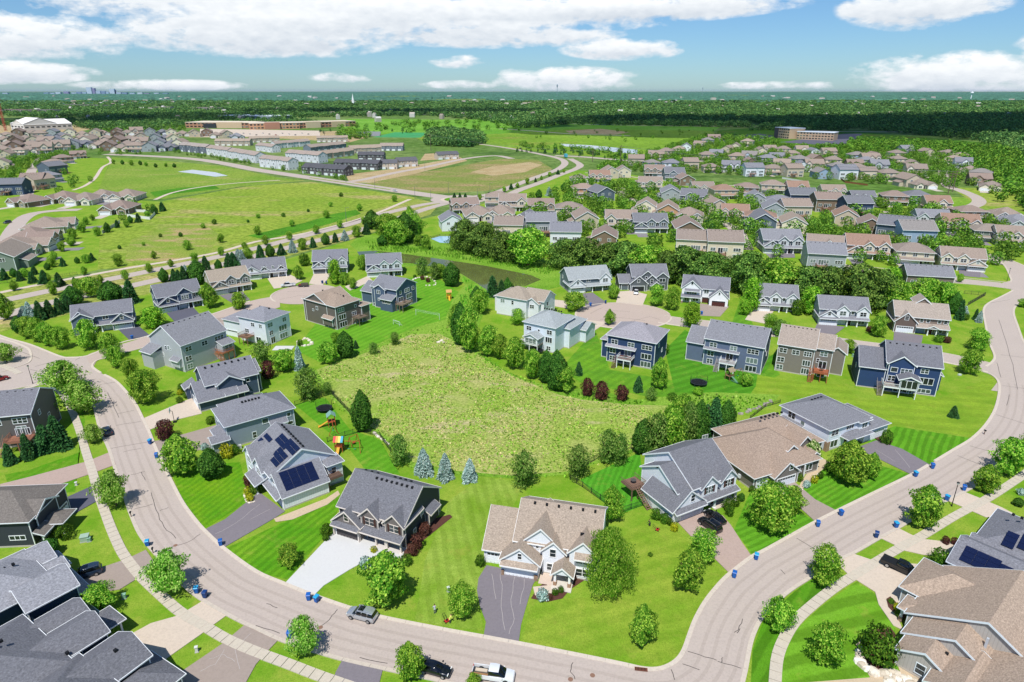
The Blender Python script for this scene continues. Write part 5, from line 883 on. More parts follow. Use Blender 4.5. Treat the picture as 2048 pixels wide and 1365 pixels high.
s = [('W', (0, 16, 1.2, 12.5, 0, 5.6, 'x', .62)), ('W', (0, 6.4, 0, 11, 0, 4.0, 'y', .95), '2'), ('g', 'f', 3.2, 0, 4.9, 2.15, 0), ('w', 'f', 3.2, 4.6, 1.1, 1.3, 0, 1, 2), ('g', 'f', 8.2, 0, 2.6, 2.15, 1.2, '8ea0c0'), ('W', (6.4, 16, -.6, 1.2, 2.65, 2.66, 's', .4)), ('W', (9.8, 12.6, -.9, 1.2, 2.5, 2.75, 'y', .5)), ('w', 'f', 8, 3.9, .9, 1.2, 1.2), ('w', 'f', 9.9, 3.9, .9, 1.2, 1.2), ('w', 'f', 13.2, 3.9, .9, 1.2, 1.2), ('w', 'f', 15, 3.9, .9, 1.2, 1.2), ('w', 'f', 13.6, .7, 2, 1.4, 1.2, 2, 1), ('d', 'f', 11.2, 0, 1, 2.1, 1.2, '5a2420'), ('c', 10, -.5, 0, 2.6, .3), ('c', 12.5, -.5, 0, 2.6, .3), ('c', 15.8, -.4, 0, 2.6, .3), ('W', (6.8, 11, 6.5, 12, 7, 9.0, 'y', .8)), ('w', 'r', 6, 3.8, .9, 1.2, 16)]
near(s, pp_('brown', wall='8a7b70', wall2='6e5e58', roof='a79a8e', shutter='2f3238'), (1786, 664), -17, 'brown shuttered house with tan roof and broad drive near the side street corner', 'the brown shuttered house', 16)
near(L_back(W=17, D=11, H=7.0, p=.55, deck=(9, 13), dz=2.6), pp_('brown', wall='7d7268', wall2='8a7f74', roof='85858a'), (1808, 583), -13, 'grey-roofed house half hidden by trees at the bend of the upper street', 'the grey-roofed house by the bend', 17)

# bottom left cluster and bottom right ramblers, seen mostly as roofs
ca = G(72, 1093); s = [('W', (-15, 0, 0, 11, 0, 5.4, 'h', .5)), ('W', (-6, .4, 1.5, 7.5, 0, 5.3, 'x', .5)), ('W', (-1, 3.4, 3.0, 6.6, 2.5, 2.7, 'h', .4)), ('W', (.4, 1.8, -.2, 3.0, 2.4, 2.5, 'v', .4)), ('w', 'f', -2.6, 1.6, 2.6, .8, 0, 3, 1), ('c', 3.2, 3.2, 0, 2.5, .25), ('c', 1.6, .2, 0, 2.4, .22), ('w', 'f', -9, 3.5, 1.5, 1.3, 0, 2, 2), ('g', 'r', 8.8, 0, 3.2, 2.1, 0)]
near(s, pp_('charcoal', wall='3a3e46', roof='7a736c'), (ca.x, ca.y, 0), 4, 'near-black house with brown-grey roof beside the dark asphalt drive', 'the near-black house', 16)
s = [('W', (-20, -3, 2.9, 15, 0, 5.6, 'h', .5)), ('W', (-7.6, -1, 0, 6.8, 0, 5.4, 'x', .55)), ('W', (-9, -.3, 10.2, 15.4, 0, 5.3, 'x', .55)), ('W', (-5, .2, 6.9, 10.1, 0, 4.6, 'x', .5)), ('W', (-1, .6, 0, 10, 2.7, 2.75, 'v', .45)), ('W', (-.3, 1.2, 10.3, 15.2, 2.6, 2.65, 'v', .4)), ('g', 'r', 3.2, 0, 4.6, 2.1, -1), ('w', 'r', 3.4, 3.6, 1.6, 1.2, -1, 2, 2), ('w', 'r', 12.8, 3.6, 1.6, 1.2, -.3, 2, 2), ('c', .7, .2, 0, 2.7, .25), ('c', 1.2, 14.8, 0, 2.6, .25), ('w', 'f', -12, 3.6, 1.5, 1.3, 2.9, 2, 2), ('v', -6.8, -5.6, 9.6, 7.6, 2), ('box', 'downpipe', -1.1, -.98, -.1, 0, 0, 5.2, 'e6eaee')]
near(s, pp_('navy', wall='32465c', wall2='3c5068', roof='97979c'), (-66.3, 79.6, 0), 54, 'navy blue hipped house with pale grey roof by the dark parked car', 'the navy hipped house at lower left', 21)
s = [('W', (-24, -5.5, -1.8, 12.5, 0, 5.6, 'h', .52)), ('W', (-8, 0, 0, 6.0, 0, 5.4, 'x', .52)), ('W', (-8, .6, 6.4, 11.4, 0, 4.6, 'x', .52)), ('W', (-.2, 3.4, 3.6, 7.4, 2.5, 2.7, 'h', .4)), ('W', (.6, 2.0, 7.4, 11.4, 2.6, 2.65, 'v', .4)), ('g', 'r', 9.2, 0, 3.6, 2.1, .6), ('w', 'r', 3, 3.6, 1.6, 1.3, 0, 2, 2), ('c', 3.2, 3.8, 0, 2.5, .25), ('c', 3.2, 7.1, 0, 2.5, .25), ('d', 'r', 5, 0, 1, 2.1, 0), ('v', -12.5, -9.8, 5.2, 9.2, 4), ('v', -8, -5, -.2, 6.0, 2), ('w', 'f', -4, 3.6, 1.2, 1.2, 0)]
near(s, pp_('navy', wall='33475e', wall2='3c5068', roof='77777c'), (-56.9, 69.6, 0), 57, 'dark-roofed navy house with entry porch, second from the lower left corner', 'the dark-roofed navy house', 22)
s = [('W', (-16, -1, 4.3, 11.4, 0, 5.4, 'x', .5)), ('W', (-20, -6, -3, 12, 0, 5.5, 'h', .5)), ('W', (-10, .2, -.2, 6.6, 0, 3.1, 'h', .5)), ('v', -3.5, -3.4, 7.0, 7.1, 1), ('g', 'r', 3.2, 0, 4.6, 2.1, .2), ('w', 'r', 8, 3.6, 1.5, 1.2, -1, 2, 2)]
near(s, pp_('grey', wall='5a6068', roof='727277'), (-44.6, 64.2, 0), 60, 'grey-roofed house cut by the bottom edge beside the cracked drive', 'the grey house at the bottom edge', 19)
s = [('W', (0, 12, 0, 9.5, 0, 3.1, 'x', .5)), ('W', (1.2, 16, 8, 22, 0, 3.4, 'h', .55)), ('W', (.6, 8, 7.0, 11.5, 0, 3.0, 'x', .5)), ('W', (8, 22, 4, 18, 0, 3.6, 'h', .6)), ('w', 'f', 5.4, .8, 1.6, 1.2, 0, 2, 1), ('p', 3.6, .6, 3.64, .5, 3, 3, 0), ('p', 7.0, 1.1, 3.9, .5, 1, 2, 0), ('p', 5.4, 9.0, 4.5, .55, 1, 3, 0), ('p', 7.4, 9.6, 4.85, .55, 1, 3, 0), ('p', 15.5, 4.8, 4.62, .6, 4, 3, 0), ('p', 12.2, 5.6, 5.1, .6, 1, 2, 0), ('v', 4, 9, 16, 7.0, 5), ('g', 'l', 17.5, 0, 4.8, 2.1, 1.2)]
near(s, pp_('slate', wall='6d8192', wall2='7a8c9c', roof='808086', trim='dfe8f0'), (72.8, 86.9, 0), -50, 'grey low house with black solar panels at the right edge', 'the low solar house at the right edge', 19)
s = [('W', (.4, 6.6, .4, 12, 0, 2.9, 'y', .55), '2'), ('W', (-.2, 11.4, 4.2, 16, 0, 2.92, 'y', .55), '2'), ('W', (-1.4, 17, 8.6, 24, 0, 3.0, 'y', .55), '2'), ('W', (-4.1, 8, 13.8, 23.4, 0, 2.95, 'h', .6), '2'), ('W', (8, 30, -4, 20, 0, 3.4, 'h', .5)), ('W', (5, 12, -2.4, 6, 0, 2.9, 'y', .55), '2'), ('W', (-2.6, 0, 9.4, 12.6, 2.5, 2.6, 'h', .4)), ('g', 'l', 19, 0, 4.9, 2.1, -4.1), ('w', 'f', 3.4, .8, 1.1, 1.6, .4, 1, 2), ('w', 'f', 8.6, .8, 1.4, 1.6, -2.4, 2, 2), ('w', 'l', 6.2, .9, .9, 1.2, -.2), ('c', -2.4, 9.6, 0, 2.5, .35, 1), ('c', -2.4, 12.4, 0, 2.5, .35, 1), ('d', 'l', 11, 0, 1, 2.1, -1.4),
     ('box', 'roof_flue', 8.2, 8.5, 7.4, 7.7, 3.5, 6.4, 'b8bcc0'), ('v', 4.6, 5.2, 3.4, 3.9, 2)]
near(s, pp_('tan', wall='a9a39a', wall2='b5b0a8', roof='ad9987', trim='dde6ea'), (53.8, 68.9, 0), -50, 'sprawling tan-roofed low house with stepped gables in the lower right corner', 'the tan-roofed house in the lower right corner', 26)
# ================================================================== ROWS OF HOUSES FARTHER OUT
PROTO = {}
LAY = {'F0': (lambda l: L_front(v=0, lite=l), 15), 'F1': (lambda l: L_front(v=1, W=14, gar=5.8, p=.7, lite=l), 14), 'F2': (lambda l: L_front(v=2, W=14.5, lite=l), 14.5),
       'H': (lambda l: L_hip(lite=l), 14), 'R': (lambda l: L_rambler(lite=l), 14),
       'B': (lambda l: L_back(W=14, D=12, H=7.6, deck=(3.2, 7), dz=2.6), 14), 'G': (lambda l: L_gab(l), 11)}
def L_gab(l):
    W, D, H = 11, 14, 5.6
    s = [('W', (0, W, 0, D, 0, H, 'y', .62)), ('W', (W, W + 2.5, 3, 10, 0, 3.0, 'v', .4)), ('w', 'f', W * .3, 3.8, 1.4, 1.3, 0, 2, 2), ('w', 'f', W * .7, 3.8, 1.4, 1.3, 0, 2, 2), ('w', 'f', W * .5, .9, 1.8, 1.3, 0, 2, 2)]
    if not l: s += [('w', 'l', D * .3, 3.8, 1, 1.2, 0), ('w', 'l', D * .7, 1, 1, 1.2, 0), ('w', 'r', D * .7, 3.8, 1, 1.2, W)]
    return s
def hash_(s): return sum(map(ord, s))
def proto(lay, pal, lite):
    k = (lay, pal, lite)
    if k not in PROTO:
        f, W = LAY[lay]; p = dict(P[pal]); p['decktrim'] = 0; ex = [('box', 'driveway', .7, 5.6, -8, -.4, -.05, .07, '8a8486' if hash_(pal) % 2 else 'c2b6a8')] if lay in ('F0', 'F1', 'F2', 'H', 'R') else []
        PROTO[k] = ('new', house('house', f(lite) + ex, p, Vector((0, 0, 0)), 0, W=W, centre=True, lite=lite))
    return PROTO[k]
ALLH = []
def put_house(px, py, lay, pal, yaw, group, lite=False, sc=1.0, rowinfo=None):
    k = (lay, pal, lite); st, h = proto(*k)
    if st == 'new': PROTO[k] = ('used', h); o = h
    else: o = copy_tree(h)
    p = G(px, py); o.location = p; o.rotation_euler[2] = R(yaw); sc *= 1.0 if sc > 1.1 else rnd.uniform(1.1, 1.28); o.scale = (sc * rnd.choice((1, -1)), sc * rnd.uniform(1.0, 1.25), sc * rnd.uniform(.86, .98)); o.rotation_euler[2] += R(rnd.uniform(-9, 9))
    tag(o, None, 'house', group); ALLH.append((o, px, py, lay, pal)); return o
LAYTXT = {'F0': 'double-gabled two-storey house', 'F1': 'two-storey house with one broad front gable', 'F2': 'two-storey house with a tall end gable', 'H': 'hip-roofed two-storey house', 'R': 'low single-storey house', 'B': 'walkout house showing its deck side', 'G': 'plain gable-ended house'}
def row(where, items, lite=False, sc=1.0, group=None):
    """items: (px, py, layout, palette, yaw)"""
    items = sorted(items); rq = random.Random(len(where) * 7 + len(items)); fix = []
    for (x, y, l_, p_, a_) in items:
        q = rq.random()
        if l_ in ('F0', 'F1', 'F2') and q < .22: l_ = 'G'
        elif l_ in ('F0', 'F1', 'F2', 'B') and q < .38: l_ = 'H'
        fix.append((x + rq.uniform(-3, 3), y + rq.uniform(-2.5, 2.5) * (1 if y > 380 else .5), l_, p_, a_))
    items = fix
    pl = []
    for it in items: pl.append(put_house(*it[:2], it[2], it[3], it[4], group or ('houses ' + where), lite, sc))
    n = len(items)
    for i, (o, it) in enumerate(zip(pl, items)):
        od = ordn(i, n)
        o['label'] = f"{PAL_TXT[it[3]]} {LAYTXT[it[2]]}, {od}{',' if od else ''} {where}".replace(',  ', ', ').replace(', ,', ',')
        if len(o['label'].split()) > 16: o['label'] = f"{PAL_TXT[it[3]]} house, {od} {where}"
row('in the front row behind the oaks', [(1567, 508, 'F0', 'grey', -10), (1645, 513, 'F1', 'tan', -12), (1732, 520, 'F0', 'red', -12), (1826, 528, 'F1', 'beige', -14), (1926, 540, 'F0', 'tan', -16)])
row('in the second row above the oaks', [(1527, 463, 'G', 'slate', -14), (1586, 466, 'G', 'cream', -14), (1691, 452, 'G', 'red', -20), (1736, 470, 'G', 'brown', -22), (1780, 486, 'B', 'slate', -24), (1832, 496, 'B', 'blue', -18)])
row('along the street below the right curve', [(1868, 455, 'F2', 'grey', -20), (1922, 467, 'F0', 'red', -20), (1978, 482, 'F1', 'green', -18), (2034, 496, 'F0', 'tan', -18), (2020, 446, 'R', 'tan', -14), (2050, 462, 'R', 'grey', -14)])
row('in the third row above the oaks', [(1556, 421, 'B', 'white', -14), (1604, 414, 'B', 'navy', -12), (1656, 424, 'B', 'brown', -10), (1716, 431, 'B', 'navy', -8), (1876, 427, 'F1', 'red', -12), (1946, 443, 'B', 'brown', -12)])
row('just below the power-line strip', [(1545, 388, 'F0', 'tan', -8), (1597, 390, 'F1', 'red', -6), (1668, 398, 'F0', 'tan', -6), (1728, 408, 'F0', 'slate', -8), (1786, 413, 'H', 'brown', -8), (1838, 409, 'F0', 'slate', -12)])
row('facing the upper street behind the ridge trees', [(1026, 424, 'F2', 'tan', 0), (1084, 428, 'F0', 'brown', 2), (1137, 437, 'H', 'beige', 0), (1176, 457, 'F1', 'tan', -4), (1240, 462, 'F2', 'tan', -4), (1304, 469, 'F0', 'slate', -6), (1379, 479, 'F1', 'brown', -8)])
row('half hidden just behind the ridge trees', [(1039, 462, 'G', 'slate', -24), (1084, 472, 'B', 'grey', -8), (1129, 494, 'B', 'white', -6), (1205, 496, 'G', 'brown', -8), (1385, 510, 'B', 'beige', -10), (1446, 518, 'B', 'beige', -10), (1650, 544, 'B', 'grey', -14)])
row('near the gravel yard above the ridge', [(1171, 391, 'H', 'orange', 0), (1214, 404, 'G', 'slate', 16), (1291, 433, 'G', 'cream', -10), (1336, 438, 'G', 'orange', -12), (1374, 445, 'R', 'tan', -10), (1435, 431, 'F2', 'tan', -6)])
row('in the block of mixed roofs at centre right', [(1299, 384, 'F0', 'tan', -6), (1339, 405, 'F0', 'grey', 0), (1384, 408, 'F1', 'slate', -14), (1409, 391, 'F0', 'beige', -8), (1449, 396, 'F1', 'red', -8), (1491, 393, 'F1', 'brown', -8), (1471, 441, 'F0', 'red', -14), (1514, 413, 'F1', 'grey', -12), (1521, 457, 'F1', 'red', -20), (1548, 440, 'G', 'grey', -16), (1590, 438, 'B', 'tan', -12)])
row('beside the avenue above the gravel yard', [(1166, 366, 'R', 'beige', 4), (1199, 364, 'F0', 'red', 0), (1222, 358, 'F2', 'tan', 0), (1250, 357, 'F0', 'beige', -4), (1299, 376, 'R', 'tan', -6), (1312, 354, 'F0', 'brown', -4), (1350, 362, 'F1', 'slate', -8), (1376, 372, 'G', 'brown', -8)])
row('at the end of the parkway by the roundabout', [(907, 462, 'G', 'white', 14), (934, 430, 'F0', 'brown', 20), (960, 446, 'R', 'tan', 8), (998, 440, 'R', 'tan', 0), (1014, 482, 'B', 'beige', -10), (996, 412, 'H', 'tan', 0)])
row('in the first row beyond the power-line strip', [(1270, 333, 'B', 'tan', 0), (1308, 336, 'B', 'blue', 0), (1346, 340, 'B', 'white', -2), (1384, 341, 'B', 'tan', -2), (1421, 346, 'B', 'beige', -4), (1509, 353, 'B', 'white', -4), (1546, 351, 'H', 'beige', -4), (1591, 354, 'B', 'tan', -4), (1646, 358, 'G', 'blue', -6), (1693, 359, 'B', 'white', -6), (1738, 359, 'B', 'beige', -6), (1778, 362, 'H', 'beige', -6), (1826, 375, 'G', 'tan', -8), (1851, 379, 'R', 'beige', -8)], True)
import itertools
pc = itertools.cycle(['tan', 'beige', 'cream', 'white', 'tan', 'blue', 'brown', 'beige', 'grey'])
lc = itertools.cycle(['F0', 'H', 'F1', 'G', 'F2', 'H'])
def auto(where, pts, yaw=-6, lays=None, pals=None, lite=True, sc=1.0):
    lz = itertools.cycle(lays) if lays else lc; pz = itertools.cycle(pals) if pals else pc
    row(where, [(x, y, next(lz), next(pz), yaw + rnd.uniform(-6, 6)) for x, y in sorted(pts)], lite, sc)
auto('on the slanting street left of the far block', [(1312, 320), (1331, 314), (1354, 309), (1374, 304), (1394, 297), (1414, 289), (1431, 284)], -20)
auto('on the second slanting street of the far block', [(1411, 322), (1428, 318), (1449, 308), (1471, 304), (1494, 293)], -24)
auto('in the middle of the far block, upper left', [(1461, 345), (1469, 325), (1499, 322), (1521, 312), (1504, 335), (1536, 328)], -14)
auto('along the back edge of the far block', [(1541, 306), (1568, 308), (1603, 308), (1633, 311), (1661, 312), (1718, 322), (1753, 322), (1801, 318), (1818, 308), (1856, 313), (1898, 316), (1926, 323)], -6)
auto('in the second row of the far block', [(1556, 322), (1585, 318), (1603, 331), (1638, 329), (1668, 331), (1735, 333), (1746, 328), (1798, 329)], -6)
auto('in the third row of the far block', [(1566, 338), (1604, 344), (1631, 342), (1676, 346), (1711, 338), (1758, 342), (1828, 341), (1833, 353), (1716, 349)], -6)
auto('right of the straight far street', [(1926, 336), (1936, 348), (1956, 359), (1958, 373), (1980, 386), (1905, 326)], -30, ['H', 'F1', 'R'])
LP = ['tan', 'brown', 'beige', 'tan', 'grey', 'slate', 'cream', 'tan']
for i, (where, pts, yw) in enumerate([
    ('in the farthest left row below the white hall', [(8, 275), (35, 272), (62, 273), (80, 277), (100, 272), (120, 277), (142, 272), (165, 276), (188, 273)], 24),
    ('in the farthest row below the dirt mound', [(210, 272), (233, 270), (255, 272), (277, 270), (300, 272), (322, 271), (345, 273), (367, 272), (390, 274), (412, 274), (435, 276), (458, 277), (480, 278)], 26),
    ('in the second left row', [(5, 286), (27, 288), (48, 286), (70, 290), (92, 287), (114, 284), (136, 286), (160, 283), (182, 287)], 24),
    ('in the second row above the white townhouses', [(218, 284), (240, 281), (262, 285), (285, 282), (308, 286), (330, 283), (352, 287)], 26),
    ('in the staggered left row', [(12, 295), (36, 293), (66, 296), (92, 293), (118, 294), (146, 292), (172, 290)], 22),
    ('in the short park row', [(206, 292), (229, 291), (252, 295), (278, 293), (316, 295), (345, 294)], 20),
    ('above the curving trail', [(4, 306), (30, 304), (56, 309), (84, 308)], 30),
    ('in the third left row', [(60, 298), (80, 301), (100, 297), (122, 300), (144, 297), (165, 294)], 24),
    ('in the lower row above the park pond road', [(195, 298), (216, 302), (240, 304), (268, 303), (300, 304), (335, 303), (358, 298)], 16)]):
    auto(where, pts, yw, ['R', 'G', 'R', 'F1', 'G'], LP, sc=1.55)
row('in the brown row by the curving trail', [(158, 318, 'F0', 'brown', 40), (134, 326, 'B', 'brown', 60), (117, 336, 'B', 'tan', 60), (118, 350, 'B', 'slate', 62), (108, 364, 'B', 'grey', 60), (94, 377, 'B', 'tan', 62), (66, 380, 'B', 'brown', 24), (26, 389, 'B', 'navy', 20), (12, 318, 'G', 'tan', 24), (6, 340, 'G', 'beige', 24), (38, 310, 'H', 'cream', 20)], True)
row('among the low houses by the white fence', [(112, 411, 'R', 'brown', -8), (157, 410, 'R', 'beige', 6), (196, 406, 'R', 'tan', 8), (242, 405, 'R', 'tan', 4), (226, 430, 'R', 'brown', 10), (30, 418, 'R', 'brown', -14)], sc=1.25)
row('stepping down from the curved left street', [(150, 460, 'R', 'tan', 104), (122, 484, 'R', 'brown', 104), (98, 503, 'R', 'tan', 104), (52, 524, 'R', 'green', 104), (-6, 546, 'G', 'green', 20)], sc=1.35)

# ---- attached townhouses ------------------------------------------------------------------------
def townhouse(a, b, units, pal, D, H, label, p=.5, lite=True):
    A, B = G(*a), G(*b); Ln = (B - A).length; yaw = math.atan2(B.y - A.y, B.x - A.x); u = Ln / units; s = []
    for i in range(units):
        x0 = i * u; s += [('W', (x0, x0 + u - .02, (i % 2) * .8, D, 0, H + (i % 2) * .25, 'x', p))]
        s += [('w', 'f', x0 + u * .3, H - 2, 1.3, 1.3, (i % 2) * .8, 2, 2), ('w', 'f', x0 + u * .72, H - 2, 1.3, 1.3, (i % 2) * .8, 2, 2), ('g', 'f', x0 + u * .36, 0, min(4.4, u * .5), 2.1, (i % 2) * .8), ('d', 'f', x0 + u * .8, 0, 1, 2.1, (i % 2) * .8)]
        if H > 7: s += [('w', 'f', x0 + u * .5, H - 5, 2.2, 1.3, (i % 2) * .8, 3, 1)]
    for k in range(3): s += [('w', 'r', D * (k + .6) / 3.2, H - 2, 1, 1.2, Ln), ('w', 'r', D * (k + .6) / 3.2, 1, 1, 1.2, Ln)]
    h = house('townhouse_block', s, P[pal] if isinstance(pal, str) else pal, A, yaw, label, 'townhouses', 'attached townhouse blocks', Ln, lite=lite); NEAR.append((h, b[0], b[1], 'the ' + label.split(',')[0])); return h
DK = pp_('charcoal', wall='5c5a5c', wall2='4b4c50', roof='5b5b60'); LT = pp_('beige', wall='cdbfae', roof='66666b'); TW = pp_('white', roof='a5968c', wall='dcdde0'); TT = pp_('tan', roof='a89888', wall='b9ab9a'); TG = pp_('slate', roof='a29488', wall='78828e')
townhouse((604, 347), (632, 349), 2, DK, 14, 6, 'short dark townhouse block with a dark roof at the avenue corner')
townhouse((632, 350), (688, 354), 4, DK, 14, 6.4, 'long dark townhouse block at the avenue corner')
townhouse((668, 338), (756, 341), 5, DK, 13, 6.4, 'dark-roofed townhouse block behind the two corner blocks')
townhouse((716, 321), (768, 321), 3, DK, 13, 6.0, 'dark-roofed townhouse block in the third row')
townhouse((760, 339), (794, 339), 2, LT, 13, 6.0, 'tan two-unit townhouse with dark grey roof')
townhouse((796, 335), (836, 333), 3, LT, 13, 6.2, 'tan three-unit townhouse with open brown garages')
townhouse((876, 320), (918, 318), 3, LT, 12, 5.6, 'white-grey townhouse standing alone on bare earth')
townhouse((520, 334), (578, 341), 5, TW, 12, 9, 'white three-storey townhouse row nearest the avenue')
townhouse((572, 321), (638, 327), 5, TW, 13, 8.6, 'white townhouse row behind the nearest white row')
townhouse((644, 320), (710, 311), 6, TT, 13, 6.2, 'tan townhouse row with grey front corner')
townhouse((622, 305), (694, 297), 6, TG, 13, 6.2, 'slate-walled townhouse row in the middle of the estate')
townhouse((702, 308), (764, 305), 6, TT, 14, 6.2, 'tan townhouse row with dark blue end gable')
townhouse((760, 302), (806, 302), 4, TG, 14, 6.2, 'townhouse row with dark end wall beside the green field')
townhouse((552, 298), (622, 292), 6, TW, 12, 6.8, 'pale townhouse row with slate gables')
townhouse((512, 302), (545, 306), 3, TW, 12, 7.5, 'short pale townhouse block left of the estate')
townhouse((634, 285), (696, 284), 6, TT, 12, 6.4, 'farthest townhouse row by the dirt mound')
townhouse((500, 286), (560, 284), 5, TT, 12, 6.2, 'tan townhouse row facing the school car park')
townhouse((360, 303), (412, 309), 4, pp_('slate', wall='6d7480', roof='a59a92'), 13, 8.6, 'dark and white three-storey townhouse row at left')
townhouse((414, 310), (455, 316), 4, TW, 13, 8.6, 'white three-storey townhouse row, middle of three along the avenue')
townhouse((457, 317), (512, 327), 5, TW, 13, 8.6, 'white three-storey townhouse row, right of three along the avenue')
townhouse((430, 292), (500, 292), 6, TT, 13, 6.6, 'tan townhouse row behind the white avenue rows')

# ---- large buildings far off ---------------------------------------------------------------------
def bigblock(name, a, b, D, H, wallc, roofc, label, cat, bays=10, storeys=2, extra=()):
    A, B = G(*a), G(*b); Ln = (B - A).length; yaw = math.atan2(B.y - A.y, B.x - A.x); r = empty(name, A, yaw); tag(r, label, cat)
    m = MB(); m.box(0, Ln, 0, D, 0, H, mat('flat', wallc)); rf = MB(); rf.box(-.5, Ln + .5, -.5, D + .5, H, H + .8, mat('flat', roofc))
    for (x0, x1, y0, y1, h0, h1, c) in extra: (m if h0 == 0 else rf).box(x0 * Ln, x1 * Ln, y0, y1, h0, h1, mat('flat', c))
    m.build('wall', r); rf.build('roof', r); sz = Ln / bays
    wm = MB().box(-sz * .32, sz * .32, -.15, .05, 0, H / storeys * .45, GLASS).mesh('window')
    for s_ in range(storeys):
        for i in range(bays): link('window', wm, r, (sz * (i + .5), 0 if not extra else -.62 if False else 0, H / storeys * (s_ + .35)))
    return r
bigblock('school', (600, 257), (712, 253), 60, 11, 'b0806a', 'd8c7b0', 'brick and tan school wing with white roof, right end', 'school', 16, 2, [(.1, .35, -4, 10, 0, 13, 'd5bfa0'), (.55, .8, -3, 10, 0, 12, 'c8b090')])
bigblock('school', (500, 260), (600, 258), 60, 12, 'c99a78', 'dcccb6', 'tan and brick central school building behind the car park', 'school', 14, 2, [(.3, .6, -5, 8, 0, 14, 'b0806a')])
bigblock('school', (372, 256), (498, 257), 70, 11, 'b8886e', 'e3d3bb', 'long brick school wing with dark entrance, left end', 'school', 16, 2, [(.3, .5, -4, 8, 0, 9, '3a3c42'), (.5, .9, -2, 8, 0, 12, 'cfb495')])
def hall(name, a, b, D, H, pch, wc, rc, label, bays):
    A, B = G(*a), G(*b); Ln = (B - A).length; yaw = math.atan2(B.y - A.y, B.x - A.x); r = empty(name, A, yaw); tag(r, label, 'hall')
    wb, rb, tb = MB(), MB(), MB(); roof_geo(rb, tb, wb, (0, Ln, 0, D, 0, H, 'x', pch), mat('flat', rc), WHITE, mat('flat', wc)); wb.build('wall', r); rb.build('roof', r); tb.build('trim', r)
    wm = MB().box(-Ln / bays * .3, Ln / bays * .3, -.2, .05, 0, 2.2, DARK).mesh('window')
    for i in range(bays): link('window', wm, r, (Ln / bays * (i + .5), 0, H * .5))
hall('industrial_hall', (50, 263), (146, 259), 60, 12, .3, 'ddd6cc', 'f2ece6', 'large white ridge-roofed hall behind the farthest left houses', 9)
hall('industrial_hall', (24, 261), (50, 263), 60, 14, .35, 'e6e2dc', 'f2ece6', 'taller white gabled end hall with dark openings at far left', 4)
bigblock('office_building', (1548, 276), (1577, 279), 30, 17, 'c9ab8c', 'dfe6ee', 'tan four-storey tower block of the far right offices', 'office building', 7, 4, [(.0, .25, -1, 5, 0, 17, '55504e')])
bigblock('office_building', (1578, 277), (1592, 278), 22, 9, '6f7278', 'cfd6dc', 'dark glazed link between the far right office blocks', 'office building', 5, 2)
bigblock('office_building', (1592, 279), (1666, 282), 30, 12, 'c4a88c', 'e2e8ee', 'long tan three-storey office block with white roof at far right', 'office building', 12, 3)
bigblock('store', (437, 238), (545, 240), 90, 9, '7f8c98', 'dfe8ee', 'wide flat white-roofed building among the trees left of centre', 'store', 10, 1)
for i, (a, b, c, lb) in enumerate([((0, 228), (60, 229), '8a6a68', 'maroon and white apartment block at the far left edge'), ((62, 229), (110, 229), '7a6a72', 'maroon apartment block with pale bays, second from the left edge'), ((122, 216), (208, 218), '8b7e80', 'long grey-roofed apartment block left of the woods'), ((305, 222), (340, 222), 'a08f86', 'gabled apartment block in front of the far woods'), ((385, 223), (430, 224), '96877e', 'tan apartment block beside the wide white-roofed building')]):
    bigblock('apartment_block', a, b, 40, 14, 'b3a9a8' if i % 2 else 'c6bcb8', c, lb, 'apartment block', 14, 4)
